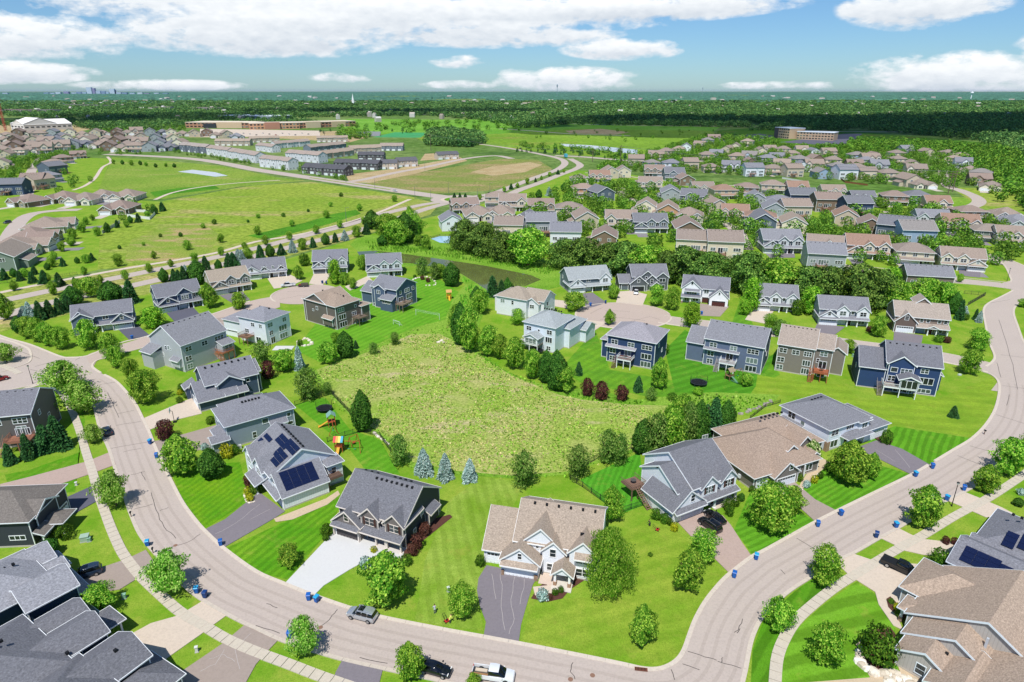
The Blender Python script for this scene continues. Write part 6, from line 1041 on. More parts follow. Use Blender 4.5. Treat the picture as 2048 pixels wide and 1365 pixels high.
# ================================================================== TREES
PROF = {
 'round': lambda t: math.sqrt(max(0, 1 - (2 * t - 1) ** 2)) ** .85, 'oval': lambda t: (math.sin(math.pi * min(1, t ** .72)) ** .8) if t > .02 else .2, 'dome': lambda t: math.sqrt(max(0, 1 - (max(0, t - .3) / .7) ** 2)) * (.75 + .25 * min(1, t / .3)),
 'cone': lambda t: (1 - t) ** .7 * (.80 + .20 * (1 - (t * 9) % 1)), 'vase': lambda t: .35 + .65 * math.sin(math.pi * min(1, .15 + t * .8)) if t < .97 else .3, 'pear': lambda t: (1 - t) ** .6 * (1.0 if t > .12 else .7 + 2.5 * t)}
def crown(name, prof, H, Rw, base, n, ls, m, seed, lob=.25, droop=0, fill=.45, up=.35, thin=0):
    rr = random.Random(seed); V, Fc = [], []; f = PROF[prof]; off = seed * 7.31; cnt = 0
    while cnt < n:
        t = rr.random(); r_ = f(t)
        if rr.random() > r_ ** .8 + .08: continue
        a = rr.random() * 2 * math.pi; q = noise.noise(Vector((math.cos(a) * 1.7, math.sin(a) * 1.7, t * 2.8 + off))); q2 = noise.noise(Vector((math.cos(a) * 4.5, math.sin(a) * 4.5, t * 8 + off)))
        rad = Rw * r_ * (1 + lob * q * 1.8 + lob * q2 * .9); u = rr.random()
        rad *= (1 - fill * (1 - u ** .5)); z = base + t * (H - base) + rr.uniform(-.1, .1) * (1 + lob)
        if thin and q2 < -thin: continue
        p = Vector((rad * math.cos(a), rad * math.sin(a), z)); z0 = base + (H - base) * .45
        nn = Vector((math.cos(a), math.sin(a), (t - .4) * 1.1 + up)).normalized() + Vector((rr.uniform(-1, 1), rr.uniform(-1, 1), rr.uniform(-1, 1))) * .75
        nn.normalize(); s = ls * rr.uniform(.6, 1.3)
        if prof == 'cone':
            x = Vector((math.cos(a), math.sin(a), -.22)); y = x.cross(nn).normalized(); x = x * 1.5
        else: x = nn.orthogonal().normalized(); y = nn.cross(x); k = rr.random() * 6.28; x, y = x * math.cos(k) + y * math.sin(k), y * math.cos(k) - x * math.sin(k)
        if droop: x = Vector((rr.uniform(-.3, .3), rr.uniform(-.3, .3), -1)) * droop; y = x.cross(nn).normalized()
        b = len(V); V += [tuple(p - x * s), tuple(p + y * s * .62 + nn * s * .12), tuple(p + x * s), tuple(p - y * s * .62 + nn * s * .12)]; Fc.append((b, b + 1, b + 2, b + 3)); cnt += 1
    me = bpy.data.meshes.new(name); me.from_pydata(V, [], Fc); me.materials.append(m); me.update(); return me
BARK = mat('flat', '6b5646', rough=.9)
def trunk(name, H, base, r, seed, n=5):
    rr = random.Random(seed); m = MB(); m.cyl(0, 0, -.15, base + (H - base) * .25, r, r * .7, BARK, 7); top = Vector((0, 0, base + (H - base) * .2))
    for i in range(n): a = i * 6.28 / n + rr.random(); L_ = (H - base) * rr.uniform(.3, .5); m.bar(top - Vector((0, 0, rr.uniform(0, .25) * base)), top + Vector((math.cos(a) * L_ * .6, math.sin(a) * L_ * .6, L_)), r * .35, BARK, 4)
    m.bar(top, (0, 0, H * .85), r * .5, BARK, 5); return m.mesh(name)
LM = dict(maple=mat('leaf', '5c9f22', hi='d2f062', tr=.45), oval=mat('leaf', '5a9a24', hi='ccec5c', tr=.45), locust=mat('leaf', '72b030', hi='d2ec7c', tr=.42), dark=mat('leaf', '33661e', hi='6a9c3a', tr=.25), oak=mat('leaf', '426a24', hi='98ba52', tr=.28), spruce=mat('leaf', '2c5a2e', hi='558848', tr=.1), blue=mat('leaf', '86a89e', hi='d4e6dc', tr=.15), willow=mat('leaf', '6eb02a', hi='d8f46c', tr=.5), birch=mat('leaf', '54822a', hi='a4c060', tr=.35), burg=mat('leaf', '4a2a28', hi='7d4f40', tr=.12), shrub=mat('leaf', '3a6a16', hi='7ea334'), yellow=mat('leaf', '9aa41a', hi='e0d83c'), cream=mat('leaf', '5f8a2c', hi='dfe0a4'), lime=mat('leaf', '62a01c', hi='b4d848'))
# kind: (profile, crown material, H, half width, crown base, leaves, leaf size, options)
TK = {'m': ('round', 'maple', 8, 3.3, .7, 6500, .225, dict(lob=.5, fill=.55)), 'o': ('oval', 'oval', 9, 2.7, .7, 6500, .22, dict(lob=.5, fill=.5)), 'l': ('vase', 'locust', 7.5, 3.2, 1.2, 4800, .25, dict(lob=.6, fill=.75)),
      'd': ('oval', 'dark', 9, 2.8, .3, 6500, .24, dict(lob=.22, fill=.35)), 'k': ('dome', 'oak', 12, 6.5, .8, 9500, .34, dict(lob=.75, fill=.5)), 's': ('cone', 'spruce', 7, 2.3, .1, 3200, .24, dict(lob=.25, fill=.3)),
      'b': ('cone', 'blue', 5, 2.1, .05, 3600, .165, dict(lob=.22, fill=.25)), 'w': ('oval', 'willow', 11, 4.8, .3, 13000, .19, dict(lob=.42, droop=.8, fill=.5, up=.6)), 't': ('vase', 'birch', 7.5, 2.6, .3, 3000, .21, dict(lob=.55, fill=.9)),
      'r': ('round', 'burg', 3.4, 1.9, .05, 2200, .17, dict(lob=.3)), 'g': ('round', 'shrub', 2.4, 1.7, .0, 1800, .15, dict(lob=.35)), 'y': ('round', 'yellow', 1.5, 1.1, .0, 500, .16, {}), 'c': ('oval', 'cream', 4.5, 2.2, .2, 1200, .26, {}),
      'G': ('round', 'blue', 1.5, 1.2, .0, 600, .16, {}), 'v': ('vase', 'lime', 9, 2.8, .6, 4200, .25, dict(lob=.45, fill=.7)), 'p': ('cone', 'dark', 5, 1.2, .0, 700, .26, dict(lob=.2)), 'u': ('oval', 'oval', 3.2, 1.0, .7, 260, .24, dict(lob=.4, fill=.8))}
NAMEK = {'m': 'round_tree', 'o': 'oval_tree', 'l': 'spreading_tree', 'd': 'dense_tree', 'k': 'oak_tree', 's': 'spruce_tree', 'b': 'blue_spruce', 'w': 'weeping_tree', 't': 'slender_tree', 'r': 'burgundy_shrub', 'g': 'green_shrub', 'y': 'yellow_shrub', 'c': 'flowering_tree', 'G': 'globe_spruce', 'v': 'light_green_tree', 'p': 'columnar_evergreen', 'u': 'young_tree'}
TXTK = {'m': 'round bright green tree', 'o': 'upright oval tree', 'l': 'spreading light green street tree', 'd': 'dense dark green tree', 'k': 'large dark oak', 's': 'dark spruce', 'b': 'pale blue spruce', 'w': 'large weeping tree', 't': 'loose slender tree', 'r': 'burgundy-leaved shrub', 'g': 'leafy green shrub', 'y': 'yellow-leaved shrub', 'c': 'cream-flowering tree', 'G': 'low blue globe spruce', 'v': 'yellow-green tree', 'p': 'narrow dark evergreen', 'u': 'small young tree'}
CR = {}
def tree_proto(k, v):
    if (k, v) not in CR:
        pr, lm, H, W_, b, n, ls, o = TK[k]; m = crown('crown', pr, H, W_, b, n, ls, LM[lm], 11 + v * 5 + ord(k), **o)
        t = trunk('trunk', H, max(b, .3), .16 if H > 5 else .07, 3 + v, 5 if H > 3 else 3); CR[(k, v)] = (m, t)
    return CR[(k, v)]
TREES = []
def tree(px, py, top, wpx, k, z=0):
    p = G(px, py); H0, W0 = TK[k][2], TK[k][3]; h = max(.5, tall(p, top)); wd = max(.4, wpx * mpp(p, h * .5) / 2 * (1.0 if k in 'sbpG' else .86)); v = rnd.randrange(3 if k in 'mol' else 2)
    me, tr_ = tree_proto(k, v); o = empty(NAMEK[k], p + Vector((0, 0, z)), rnd.random() * 6.28); o.scale = (wd / W0, wd / W0, h / H0)
    link('crown', me, o); link('trunk', tr_, o); TREES.append((o, px, py, k, wpx)); return o
def trees(where, items, group=None):
    """a named stretch of planting; ordinals run from the left within one kind"""
    byk = {}
    for it in items: byk.setdefault(it[4], []).append(it)
    for k, li in byk.items():
        li.sort(); n = len(li)
        for i, it in enumerate(li):
            o = tree(*it); od = ordn(i, n); lab = f"{TXTK[k]} {where}" + (f", {od}" if od else '')
            w_ = lab.split(); tag(o, lab if len(w_) <= 16 else ' '.join(w_[:16]), 'tree' if k not in 'rgyG' else 'shrub', group or TXTK[k] + 's')
trees('on the front lawn of the white-driveway house', [(775, 1208, 1103, 92, 'o')])
trees('on the lawn between the asphalt and white driveways', [(580, 1130, 1087, 44, 'o')])
trees('between the standing people and the grey asphalt driveway', [(924, 1230, 1172, 56, 'm')])
trees('in front of the taupe-roofed white house', [(1214, 1176, 1056, 116, 'w')])
trees('on the large front lawn inside the street bend', [(1375, 1180, 1097, 58, 'o'), (1282, 1288, 1208, 54, 'o')])
trees('at the mouth of the paver driveway', [(1404, 1122, 1062, 52, 'm')]); trees('behind the weeping tree by the fence corner', [(1222, 1042, 970, 42, 'o')])
trees('in the front yard of the brown-roofed low house', [(1538, 1060, 970, 84, 'm'), (1582, 1032, 975, 44, 'm')])
trees('beside the mulch-island driveway', [(1692, 965, 880, 72, 'o'), (1738, 958, 905, 38, 'o')]); trees('beside the stone corner of the white hipped house', [(1620, 925, 880, 42, 'c')])
trees('in the verge by the right pavement', [(1645, 1168, 1097, 60, 'm'), (1553, 1258, 1200, 58, 'm'), (1840, 1056, 970, 64, 'o'), (1966, 985, 930, 50, 'o'), (2012, 950, 880, 68, 'm'), (2044, 930, 865, 34, 'm')])
trees('in a mulch ring on the striped lawn', [(1648, 1328, 1252, 72, 'm')]); trees('inside the white boulder ring', [(1752, 1318, 1262, 78, 'g')])
trees('between the two lower right driveways', [(1878, 1130, 1102, 42, 'g')])
trees('along the left pavement verge', [(346, 1182, 1106, 76, 'l'), (233, 1012, 945, 58, 'l'), (190, 885, 850, 34, 'l'), (170, 824, 764, 66, 'l'), (134, 780, 724, 68, 'l')])
trees('in the bottom verge by the street', [(613, 1310, 1235, 54, 'l'), (822, 1358, 1283, 54, 'o'), (946, 1374, 1346, 28, 'o')])
trees('left of the bottom pavement by the pale drive', [(206, 1222, 1172, 64, 'm')]); trees('beside the dark parked car and utility box', [(103, 1110, 1078, 40, 'd'), (130, 1078, 1052, 32, 'g')])
trees('on the lawn right of the left street', [(366, 948, 868, 72, 'o'), (425, 955, 897, 56, 'd'), (333, 878, 842, 38, 'r'), (294, 806, 742, 54, 'm'), (262, 756, 718, 34, 'm'), (235, 735, 693, 34, 'm'), (225, 718, 668, 36, 'm')])
trees('in the corner garden above the left junction', [(180, 698, 640, 46, 'm'), (125, 698, 655, 34, 'm'), (98, 692, 645, 34, 'm'), (78, 684, 636, 32, 'm'), (58, 676, 634, 32, 'm'), (40, 666, 632, 28, 'd'), (308, 654, 615, 50, 'v')])
trees('at the left junction edge', [(14, 726, 688, 38, 'l'), (15, 640, 586, 30, 'o')])
trees('in the pine row beside the parkway', [(62, 640, 604, 24, 'b'), (82, 640, 602, 24, 's'), (101, 634, 600, 24, 's'), (120, 628, 596, 24, 's'), (138, 622, 590, 26, 's'), (50, 632, 612, 24, 'b')])
trees('between the parkway and the first houses', [(148, 612, 572, 46, 'd'), (184, 594, 555, 40, 'm'), (225, 604, 562, 52, 'd'), (264, 606, 560, 34, 's'), (398, 568, 520, 44, 'd'), (371, 575, 532, 22, 's'), (360, 572, 540, 22, 's'), (468, 534, 505, 22, 's'), (486, 530, 500, 20, 'b'), (352, 572, 545, 20, 's')])
trees('on the lawn by the grey deck house', [(22, 928, 888, 28, 's'), (60, 916, 868, 30, 's'), (95, 902, 850, 42, 's'), (120, 896, 832, 46, 's')])
trees('in front of the tan house by the side street', [(420, 616, 565, 34, 'o'), (480, 618, 585, 30, 'v')]); trees('in the left cul-de-sac gardens', [(598, 560, 530, 20, 'o'), (672, 568, 520, 30, 'v'), (690, 570, 545, 20, 'm'), (706, 578, 556, 18, 'm'), (727, 540, 510, 24, 'm'), (610, 532, 508, 22, 'g')])
trees('standing alone at the meadow edge', [(727, 862, 780, 48, 'd')]); trees('along the left meadow edge', [(616, 798, 737, 56, 't'), (656, 790, 765, 22, 't'), (800, 930, 870, 42, 't'), (790, 690, 665, 20, 't'), (748, 708, 686, 22, 't')])
trees('in the row at the near meadow edge', [(848, 948, 897, 38, 'b'), (891, 957, 907, 36, 'b'), (940, 960, 918, 34, 'b')])
trees('behind the taupe-roofed white house', [(1047, 972, 905, 56, 't'), (1155, 955, 892, 52, 't'), (1215, 925, 860, 44, 't')])
trees('beyond the left garden beds', [(657, 727, 685, 40, 'm'), (692, 715, 662, 42, 'd'), (673, 690, 665, 20, 'm'), (570, 742, 700, 48, 'm'), (525, 725, 682, 42, 't'), (537, 757, 722, 30, 'r'), (600, 740, 692, 24, 'b'), (712, 697, 681, 12, 's'), (505, 755, 722, 26, 'd')])
trees('in the thicket right of the play lawn', [(922, 690, 604, 44, 'd'), (940, 705, 615, 46, 'm'), (916, 668, 610, 36, 'm'), (977, 712, 652, 42, 'm'), (1000, 718, 670, 30, 'm'), (1030, 737, 676, 42, 'm'), (1065, 757, 700, 34, 'm'), (1092, 765, 700, 40, 'd'), (1112, 780, 700, 50, 'd'), (1130, 784, 735, 40, 'm'), (960, 628, 580, 36, 'm'), (953, 612, 572, 28, 'd')])
trees('above the meadow right of the thicket', [(1174, 792, 758, 28, 'r'), (1202, 799, 765, 34, 'r'), (1243, 801, 772, 30, 'r'), (1157, 750, 724, 18, 's'), (1276, 783, 753, 22, 's'), (1317, 778, 715, 34, 'o'), (1302, 800, 775, 26, 't'), (1345, 800, 788, 24, 'g'), (1490, 772, 747, 26, 'm'), (1395, 790, 775, 22, 'v')])
trees('in the tree belt behind the black-car house', [(1285, 905, 838, 54, 'd'), (1310, 912, 828, 56, 't'), (1340, 902, 815, 54, 'm'), (1372, 892, 805, 44, 't'), (1360, 870, 790, 46, 'm'), (1395, 880, 800, 44, 'd'), (1425, 872, 795, 44, 's'), (1450, 862, 800, 40, 'd'), (1410, 862, 810, 40, 's'), (1240, 930, 868, 38, 't')])
trees('by the side street on the right', [(1695, 706, 680, 28, 'm'), (1755, 674, 632, 32, 'm'), (1953, 702, 658, 38, 'm'), (1936, 748, 700, 40, 'm'), (1905, 834, 812, 20, 's'), (1381, 655, 605, 36, 'v'), (1218, 650, 618, 22, 'o'), (1537, 668, 628, 24, 'm'), (1556, 672, 640, 34, 't')])
trees('in the right cul-de-sac gardens', [(1149, 620, 585, 44, 'm'), (1226, 598, 565, 24, 'o'), (1312, 612, 570, 30, 'm'), (1343, 620, 575, 30, 'm'), (1217, 560, 537, 16, 'b'), (1036, 650, 618, 26, 'm'), (1500, 622, 556, 42, 'v'), (1489, 630, 600, 26, 'v'), (1620, 628, 574, 44, 'v'), (1592, 630, 600, 26, 'g'), (1600, 595, 568, 20, 'm')])
trees('beside the bend of the upper street', [(1918, 640, 600, 18, 's'), (1928, 632, 612, 16, 'b'), (1957, 645, 622, 14, 'b'), (1950, 640, 618, 12, 's'), (1919, 565, 548, 12, 'm'), (2046, 615, 598, 22, 'm')])
# the ridge of oaks
oaks = [(930, 500, 432, 66), (966, 508, 434, 70), (1008, 522, 448, 60), (1056, 530, 450, 90), (1130, 532, 468, 66), (1165, 540, 458, 84), (1215, 545, 480, 76), (1248, 548, 472, 90), (1290, 552, 474, 84), (1332, 562, 496, 66), (1368, 568, 480, 86), (1412, 570, 486, 92), (1492, 585, 494, 92), (1548, 590, 506, 92), (1612, 600, 515, 92), (1655, 606, 526, 80), (1712, 612, 512, 92), (1755, 612, 520, 76), (1395, 545, 500, 60), (1480, 555, 506, 66)]
trees('in the wooded ridge above the cul-de-sac houses', [(a, b, c + (b - c) * (.10 + .12 * ((i * 7) % 3) / 2), d * (.92 + .1 * ((i * 5) % 3)), 'm' if i % 5 == 3 else 'k') for i, (a, b, c, d) in enumerate(oaks)])
trees('at the right end of the wooded ridge', [(1782, 618, 562, 60, 'm'), (1816, 604, 566, 44, 'm'), (1852, 612, 558, 60, 'm'), (1884, 616, 566, 50, 'm'), (1906, 628, 585, 30, 'd'), (1780, 575, 535, 40, 'v')])
trees('in the clump above the pond', [(745, 458, 420, 40, 'd'), (775, 480, 428, 48, 'm'), (812, 485, 425, 52, 'd'), (795, 490, 440, 50, 'm'), (833, 478, 430, 36, 'm'), (785, 465, 432, 40, 'v'), (822, 470, 420, 34, 'm'), (765, 492, 470, 24, 'd')])
trees('around the pond bank', [(853, 500, 470, 20, 'm'), (836, 492, 470, 18, 'm'), (870, 560, 525, 24, 't'), (845, 550, 515, 30, 't'), (903, 572, 525, 40, 'd'), (880, 556, 528, 26, 'm'), (985, 592, 552, 30, 's'), (1003, 596, 560, 22, 's'), (1015, 590, 555, 24, 'd'), (760, 540, 505, 30, 'm'), (885, 540, 530, 12, 'g')])
def line(where, a, b, n, tp, wd, ks, j=2):
    li = []
    for i in range(n):
        t = i / max(1, n - 1); x = a[0] + (b[0] - a[0]) * t + rnd.uniform(-j, j); y = a[1] + (b[1] - a[1]) * t + rnd.uniform(-j, j) * .5; s = rnd.uniform(.8, 1.2)
        hh = (tp[0] + (tp[1] - tp[0]) * t) * s; li.append((x, y, y - hh, (wd[0] + (wd[1] - wd[0]) * t) * s, ks[i % len(ks)]))
    trees(where, li)
line('in the parkway median', (110, 592), (820, 425), 16, (24, 14), (16, 11), 'mmo', 4)
line('between the trail and the far carriageway', (30, 582), (790, 405), 12, (24, 12), (16, 10), 'om', 3)
line('in the uneven belt below the low houses', (30, 556), (190, 520), 9, (16, 16), (14, 14), 'dms', 6)
line('dotted through the big left field', (235, 500), (690, 400), 12, (9, 8), (9, 8), 'dmg', 14)
line('along the near side of the parkway', (330, 565), (735, 470), 20, (30, 20), (22, 16), 'dsbms', 3)
line('on the low-house lawns at left', (10, 560), (150, 575), 6, (22, 24), (18, 18), 'ss', 4)
line('beside the low-house gardens at left', (100, 530), (190, 440), 8, (22, 16), (18, 12), 'mo', 6)
line('in the park below the avenue', (225, 330), (350, 335), 8, (10, 10), (8, 9), 'md', 4)
line('round the white fence', (200, 470), (330, 425), 9, (20, 16), (14, 13), 'mds', 6)
line('along the roundabout road', (960, 400), (1130, 345), 12, (14, 9), (10, 7), 'mso', 3)
line('in the belt beside the roundabout road', (1030, 410), (1180, 370), 10, (18, 14), (15, 12), 'dbm', 3)
trees('on the roundabout island', [(909, 401, 386, 10, 's'), (920, 402, 386, 10, 's'), (931, 400, 387, 10, 's')])
# small planting close by
trees('in the bed of the white-driveway house', [(850, 1070, 1046, 26, 'r'), (836, 1096, 1068, 28, 'r'), (826, 1110, 1088, 26, 'r'), (748, 1104, 1094, 16, 'y'), (732, 1135, 1116, 24, 'G'), (812, 1130, 1112, 26, 'g'), (655, 1070, 1050, 26, 'g'), (652, 1082, 1068, 14, 'g')])
trees('by the porch of the taupe-roofed white house', [(1085, 1200, 1180, 24, 'G'), (1110, 1190, 1178, 14, 'g'), (1122, 1184, 1174, 14, 'g'), (1148, 1162, 1150, 12, 'r'), (960, 1132, 1112, 22, 'g'), (1100, 1200, 1188, 12, 'r')])
trees('by the black-car house', [(1348, 1062, 1046, 18, 'y'), (1312, 1038, 1018, 22, 'g'), (1328, 1046, 1028, 20, 'g'), (1338, 1050, 1036, 14, 'g'), (1455, 1020, 1000, 26, 'g'), (1470, 1012, 996, 18, 'g'), (1458, 1032, 1014, 18, 'g'), (1482, 1002, 986, 16, 'd'), (1503, 986, 972, 14, 'g')])
trees('in the planted corner by the brown-roofed house', [(1612, 975, 962, 14, 'G'), (1598, 962, 948, 16, 'g'), (1628, 966, 952, 16, 'y'), (1640, 958, 944, 12, 'g'), (1660, 942, 922, 26, 'g'), (1770, 888, 862, 24, 'g'), (1722, 926, 908, 14, 'r')])
trees('by the solar-panelled house', [(500, 972, 950, 26, 'r'), (512, 986, 966, 22, 'g'), (500, 1002, 988, 18, 'y'), (496, 990, 974, 16, 'y')])
trees('beside the grey-blue hipped house', [(455, 915, 890, 30, 'y'), (470, 908, 890, 22, 'g'), (410, 900, 888, 16, 'G'), (422, 848, 834, 18, 'g')])
trees('by the dark slate-blue house', [(364, 784, 768, 16, 'g'), (360, 790, 780, 12, 'y'), (374, 796, 784, 14, 'g'), (360, 806, 794, 14, 'g')])
trees('in the round bed by the play lawn', [(845, 560, 552, 10, 'r'), (856, 565, 556, 10, 'r'), (830, 556, 550, 8, 'g'), (292, 716, 700, 16, 'r'), (600, 692, 680, 12, 'g')])
trees('by the lower right corner house', [(1792, 1222, 1208, 14, 'y'), (1796, 1234, 1220, 14, 'g'), (1782, 1208, 1198, 10, 'g'), (1890, 1088, 1074, 16, 'r'), (1908, 1090, 1076, 16, 'r'), (1735, 1300, 1286, 14, 'g'), (1775, 1335, 1322, 16, 'g'), (2035, 1012, 996, 22, 'd'), (2042, 990, 978, 16, 'G'), (1300, 1112, 1106, 6, 'g')])
trees('by the left edge houses', [(45, 1010, 990, 32, 'g'), (112, 1066, 1048, 16, 'g')])
trees('by the navy walkout house and its neighbours', [(1327, 708, 688, 22, 'g'), (1162, 672, 660, 10, 'd'), (1177, 666, 656, 9, 'd'), (1893, 686, 674, 16, 'r'), (1878, 684, 672, 24, 'g'), (1738, 664, 652, 14, 'r'), (1930, 640, 628, 16, 'g')])

# ---- scattered crowns: everything smaller goes in one object per mass, spread with geometry nodes --
def low_crowns(nm, m, seeds, prof='round', n=90, ls=1.05, H=9, W_=3.8):
    col = bpy.data.collections.new(nm)
    for i, sd_ in enumerate(seeds):
        me = crown('crown_clump', prof, H, W_, .5, n, ls, m, sd_, lob=.35, fill=.25, up=.5); ob = bpy.data.objects.new(nm + '_clump', me); col.objects.link(ob)
    return col
def scatter(name, pts, col, nvar, label=None):
    me = bpy.data.meshes.new(name); me.from_pydata([p[0] for p in pts], [], [])
    me.attributes.new('sc', 'FLOAT_VECTOR', 'POINT').data.foreach_set('vector', [q for p in pts for q in (p[1], p[1], p[2])])
    me.attributes.new('rz', 'FLOAT_VECTOR', 'POINT').data.foreach_set('vector', [q for p in pts for q in (0, 0, p[3])])
    me.attributes.new('pi', 'INT', 'POINT').data.foreach_set('value', [p[4] if len(p) > 4 else rnd.randrange(nvar) for p in pts])
    o = bpy.data.objects.new(name, me); S.collection.objects.link(o); o['kind'] = 'stuff'
    if label: o['label'] = label
    ng = bpy.data.node_groups.new(name + '_spread', 'GeometryNodeTree'); ng.interface.new_socket('Geometry', in_out='INPUT', socket_type='NodeSocketGeometry'); ng.interface.new_socket('Geometry', in_out='OUTPUT', socket_type='NodeSocketGeometry')
    n_in = ng.nodes.new('NodeGroupInput'); n_out = ng.nodes.new('NodeGroupOutput'); ip = ng.nodes.new('GeometryNodeInstanceOnPoints'); ci = ng.nodes.new('GeometryNodeCollectionInfo')
    ci.inputs['Collection'].default_value = col; ci.inputs['Separate Children'].default_value = True; ci.inputs['Reset Children'].default_value = True
    def na(nm, t):
        x = ng.nodes.new('GeometryNodeInputNamedAttribute'); x.data_type = t; x.inputs['Name'].default_value = nm; return x.outputs['Attribute']
    l = ng.links.new; l(n_in.outputs[0], ip.inputs['Points']); l(ci.outputs[0], ip.inputs['Instance']); ip.inputs['Pick Instance'].default_value = True
    l(na('pi', 'INT'), ip.inputs['Instance Index']); l(na('sc', 'FLOAT_VECTOR'), ip.inputs['Scale'])
    ev = ng.nodes.new('FunctionNodeEulerToRotation') if hasattr(bpy.types, 'FunctionNodeEulerToRotation') else None
    if ev: l(na('rz', 'FLOAT_VECTOR'), ev.inputs[0]); l(ev.outputs[0], ip.inputs['Rotation'])
    else: l(na('rz', 'FLOAT_VECTOR'), ip.inputs['Rotation'])
    l(ip.outputs[0], n_out.inputs[0]); md = o.modifiers.new('spread', 'NODES'); md.node_group = ng; return o
def inside(x, y, poly):
    c = False; j = len(poly) - 1
    for i in range(len(poly)):
        xi, yi = poly[i]; xj, yj = poly[j]
        if (yi > y) != (yj > y) and x < (xj - xi) * (y - yi) / (yj - yi) + xi: c = not c
        j = i
    return c
def fillpoly(pp, spacing, jit=.45, prob=1.0):
    P_ = [(G(*p).x, G(*p).y) for p in pp]; x0, x1 = min(p[0] for p in P_), max(p[0] for p in P_); y0, y1 = min(p[1] for p in P_), max(p[1] for p in P_); out_ = []; y = y0
    while y < y1:
        s = spacing * (1 + max(0, (y - 900)) / 1500); x = x0
        while x < x1:
            X, Y = x + rnd.uniform(-jit, jit) * s, y + rnd.uniform(-jit, jit) * s
            if rnd.random() < prob and inside(X, Y, P_): out_.append((X, Y, s / spacing))
            x += s
        y += s
    return out_
def pts_of(li, h=(7, 12), base=9.0, W_=3.8, wide=1.0):
    o = []
    for X, Y, k in li: hh = rnd.uniform(*h) * (1 + (k - 1) * .25); o.append(((X, Y, 0), hh / base * wide * (1 + (k - 1) * .75), hh / base, rnd.random() * 6.28))
    return o
cW = low_crowns('wood', mat('leaf', '437038', hi='86aa58', ns=.006, tr=.2), [1, 2, 3, 4, 5])
cG = low_crowns('green_wood', mat('leaf', '4a7c20', hi='8fb840', ns=.03, tr=.2), [6, 7, 8])
cM = low_crowns('garden_tree', mat('leaf', '497a1e', hi='a0c84c', tr=.3), [9, 10, 11, 12], n=420, ls=.55)
cP = low_crowns('pine', LM['spruce'], [13, 14], 'cone', 110, .8, 9, 2.6)
far = []
for pp, sp, h in [([(1050, 258), (1150, 248), (1300, 250), (1420, 252), (1500, 248), (1700, 258), (1950, 282), (2300, 330), (2300, 206), (1500, 206), (1000, 206), (850, 232), (950, 240)], 15, (9, 14)),
                  ([(1990, 300), (2048, 310), (2300, 370), (2300, 330), (1950, 284)], 13, (9, 14)), ([(620, 236), (850, 232), (1000, 206), (-300, 206), (-300, 226), (0, 233), (110, 236), (300, 240), (420, 242), (560, 240)], 15, (8, 13)),
                  ([(150, 248), (200, 236), (440, 242), (560, 243), (640, 246), (600, 252), (380, 252), (300, 262), (200, 262), (150, 256)], 13, (7, 11)), ([(-200, 250), (0, 246), (60, 240), (150, 240), (150, 250), (20, 254)], 15, (6, 10)),
                  ([(852, 292), (858, 268), (900, 264), (960, 274), (970, 288), (935, 296)], 8, (9, 13)), ([(1490, 262), (1560, 252), (1690, 258), (1700, 262), (1600, 262)], 14, (8, 12)), ([(1100, 250), (1500, 250), (1500, 256), (1280, 252)], 11, (8, 12))]:
    far += pts_of(fillpoly(pp, sp), h)
print('forest', len(far)); scatter('far_woods', far, cW, 5, 'dark green woods stretching to the horizon')
grn = []
for pp, sp, h, pr in [([(1560, 300), (1690, 300), (1700, 285), (1820, 288), (2000, 300), (2048, 320), (2300, 380), (2300, 500), (2048, 420), (2000, 380), (1960, 345), (1880, 312), (1800, 306), (1700, 306)], 9.5, (7, 11), .95),
                   ([(1960, 380), (2048, 392), (2250, 440), (2250, 470), (2048, 425), (1990, 405)], 16, (6, 10), .6), ([(1310, 305), (1340, 295), (1400, 278), (1440, 272), (1560, 285), (1555, 300), (1440, 282), (1400, 290), (1350, 302)], 10, (5, 9), .9),
                   ([(1020, 290), (1100, 294), (1300, 312), (1300, 325), (1240, 322), (1180, 310), (1060, 300)], 11, (4, 8), .7), ([(640, 250), (760, 252), (840, 244), (1040, 246), (1040, 262), (860, 268), (700, 262)], 22, (6, 10), .6),
                   ([(670, 272), (690, 262), (740, 268), (740, 278), (700, 280)], 9, (6, 9), .9), ([(200, 270), (205, 255), (370, 250), (370, 262)], 12, (5, 8), .6), ([(1040, 262), (1440, 262), (1440, 270), (1100, 300)], 34, (3, 6), .5), ([(1190, 346), (1210, 328), (1250, 330), (1230, 348)], 8, (6, 9), .8)]:
    grn += pts_of(fillpoly(pp, sp, prob=pr), h)
scatter('green_woodland', grn, cG, 3, 'bright green woodland and saplings beyond the estates')
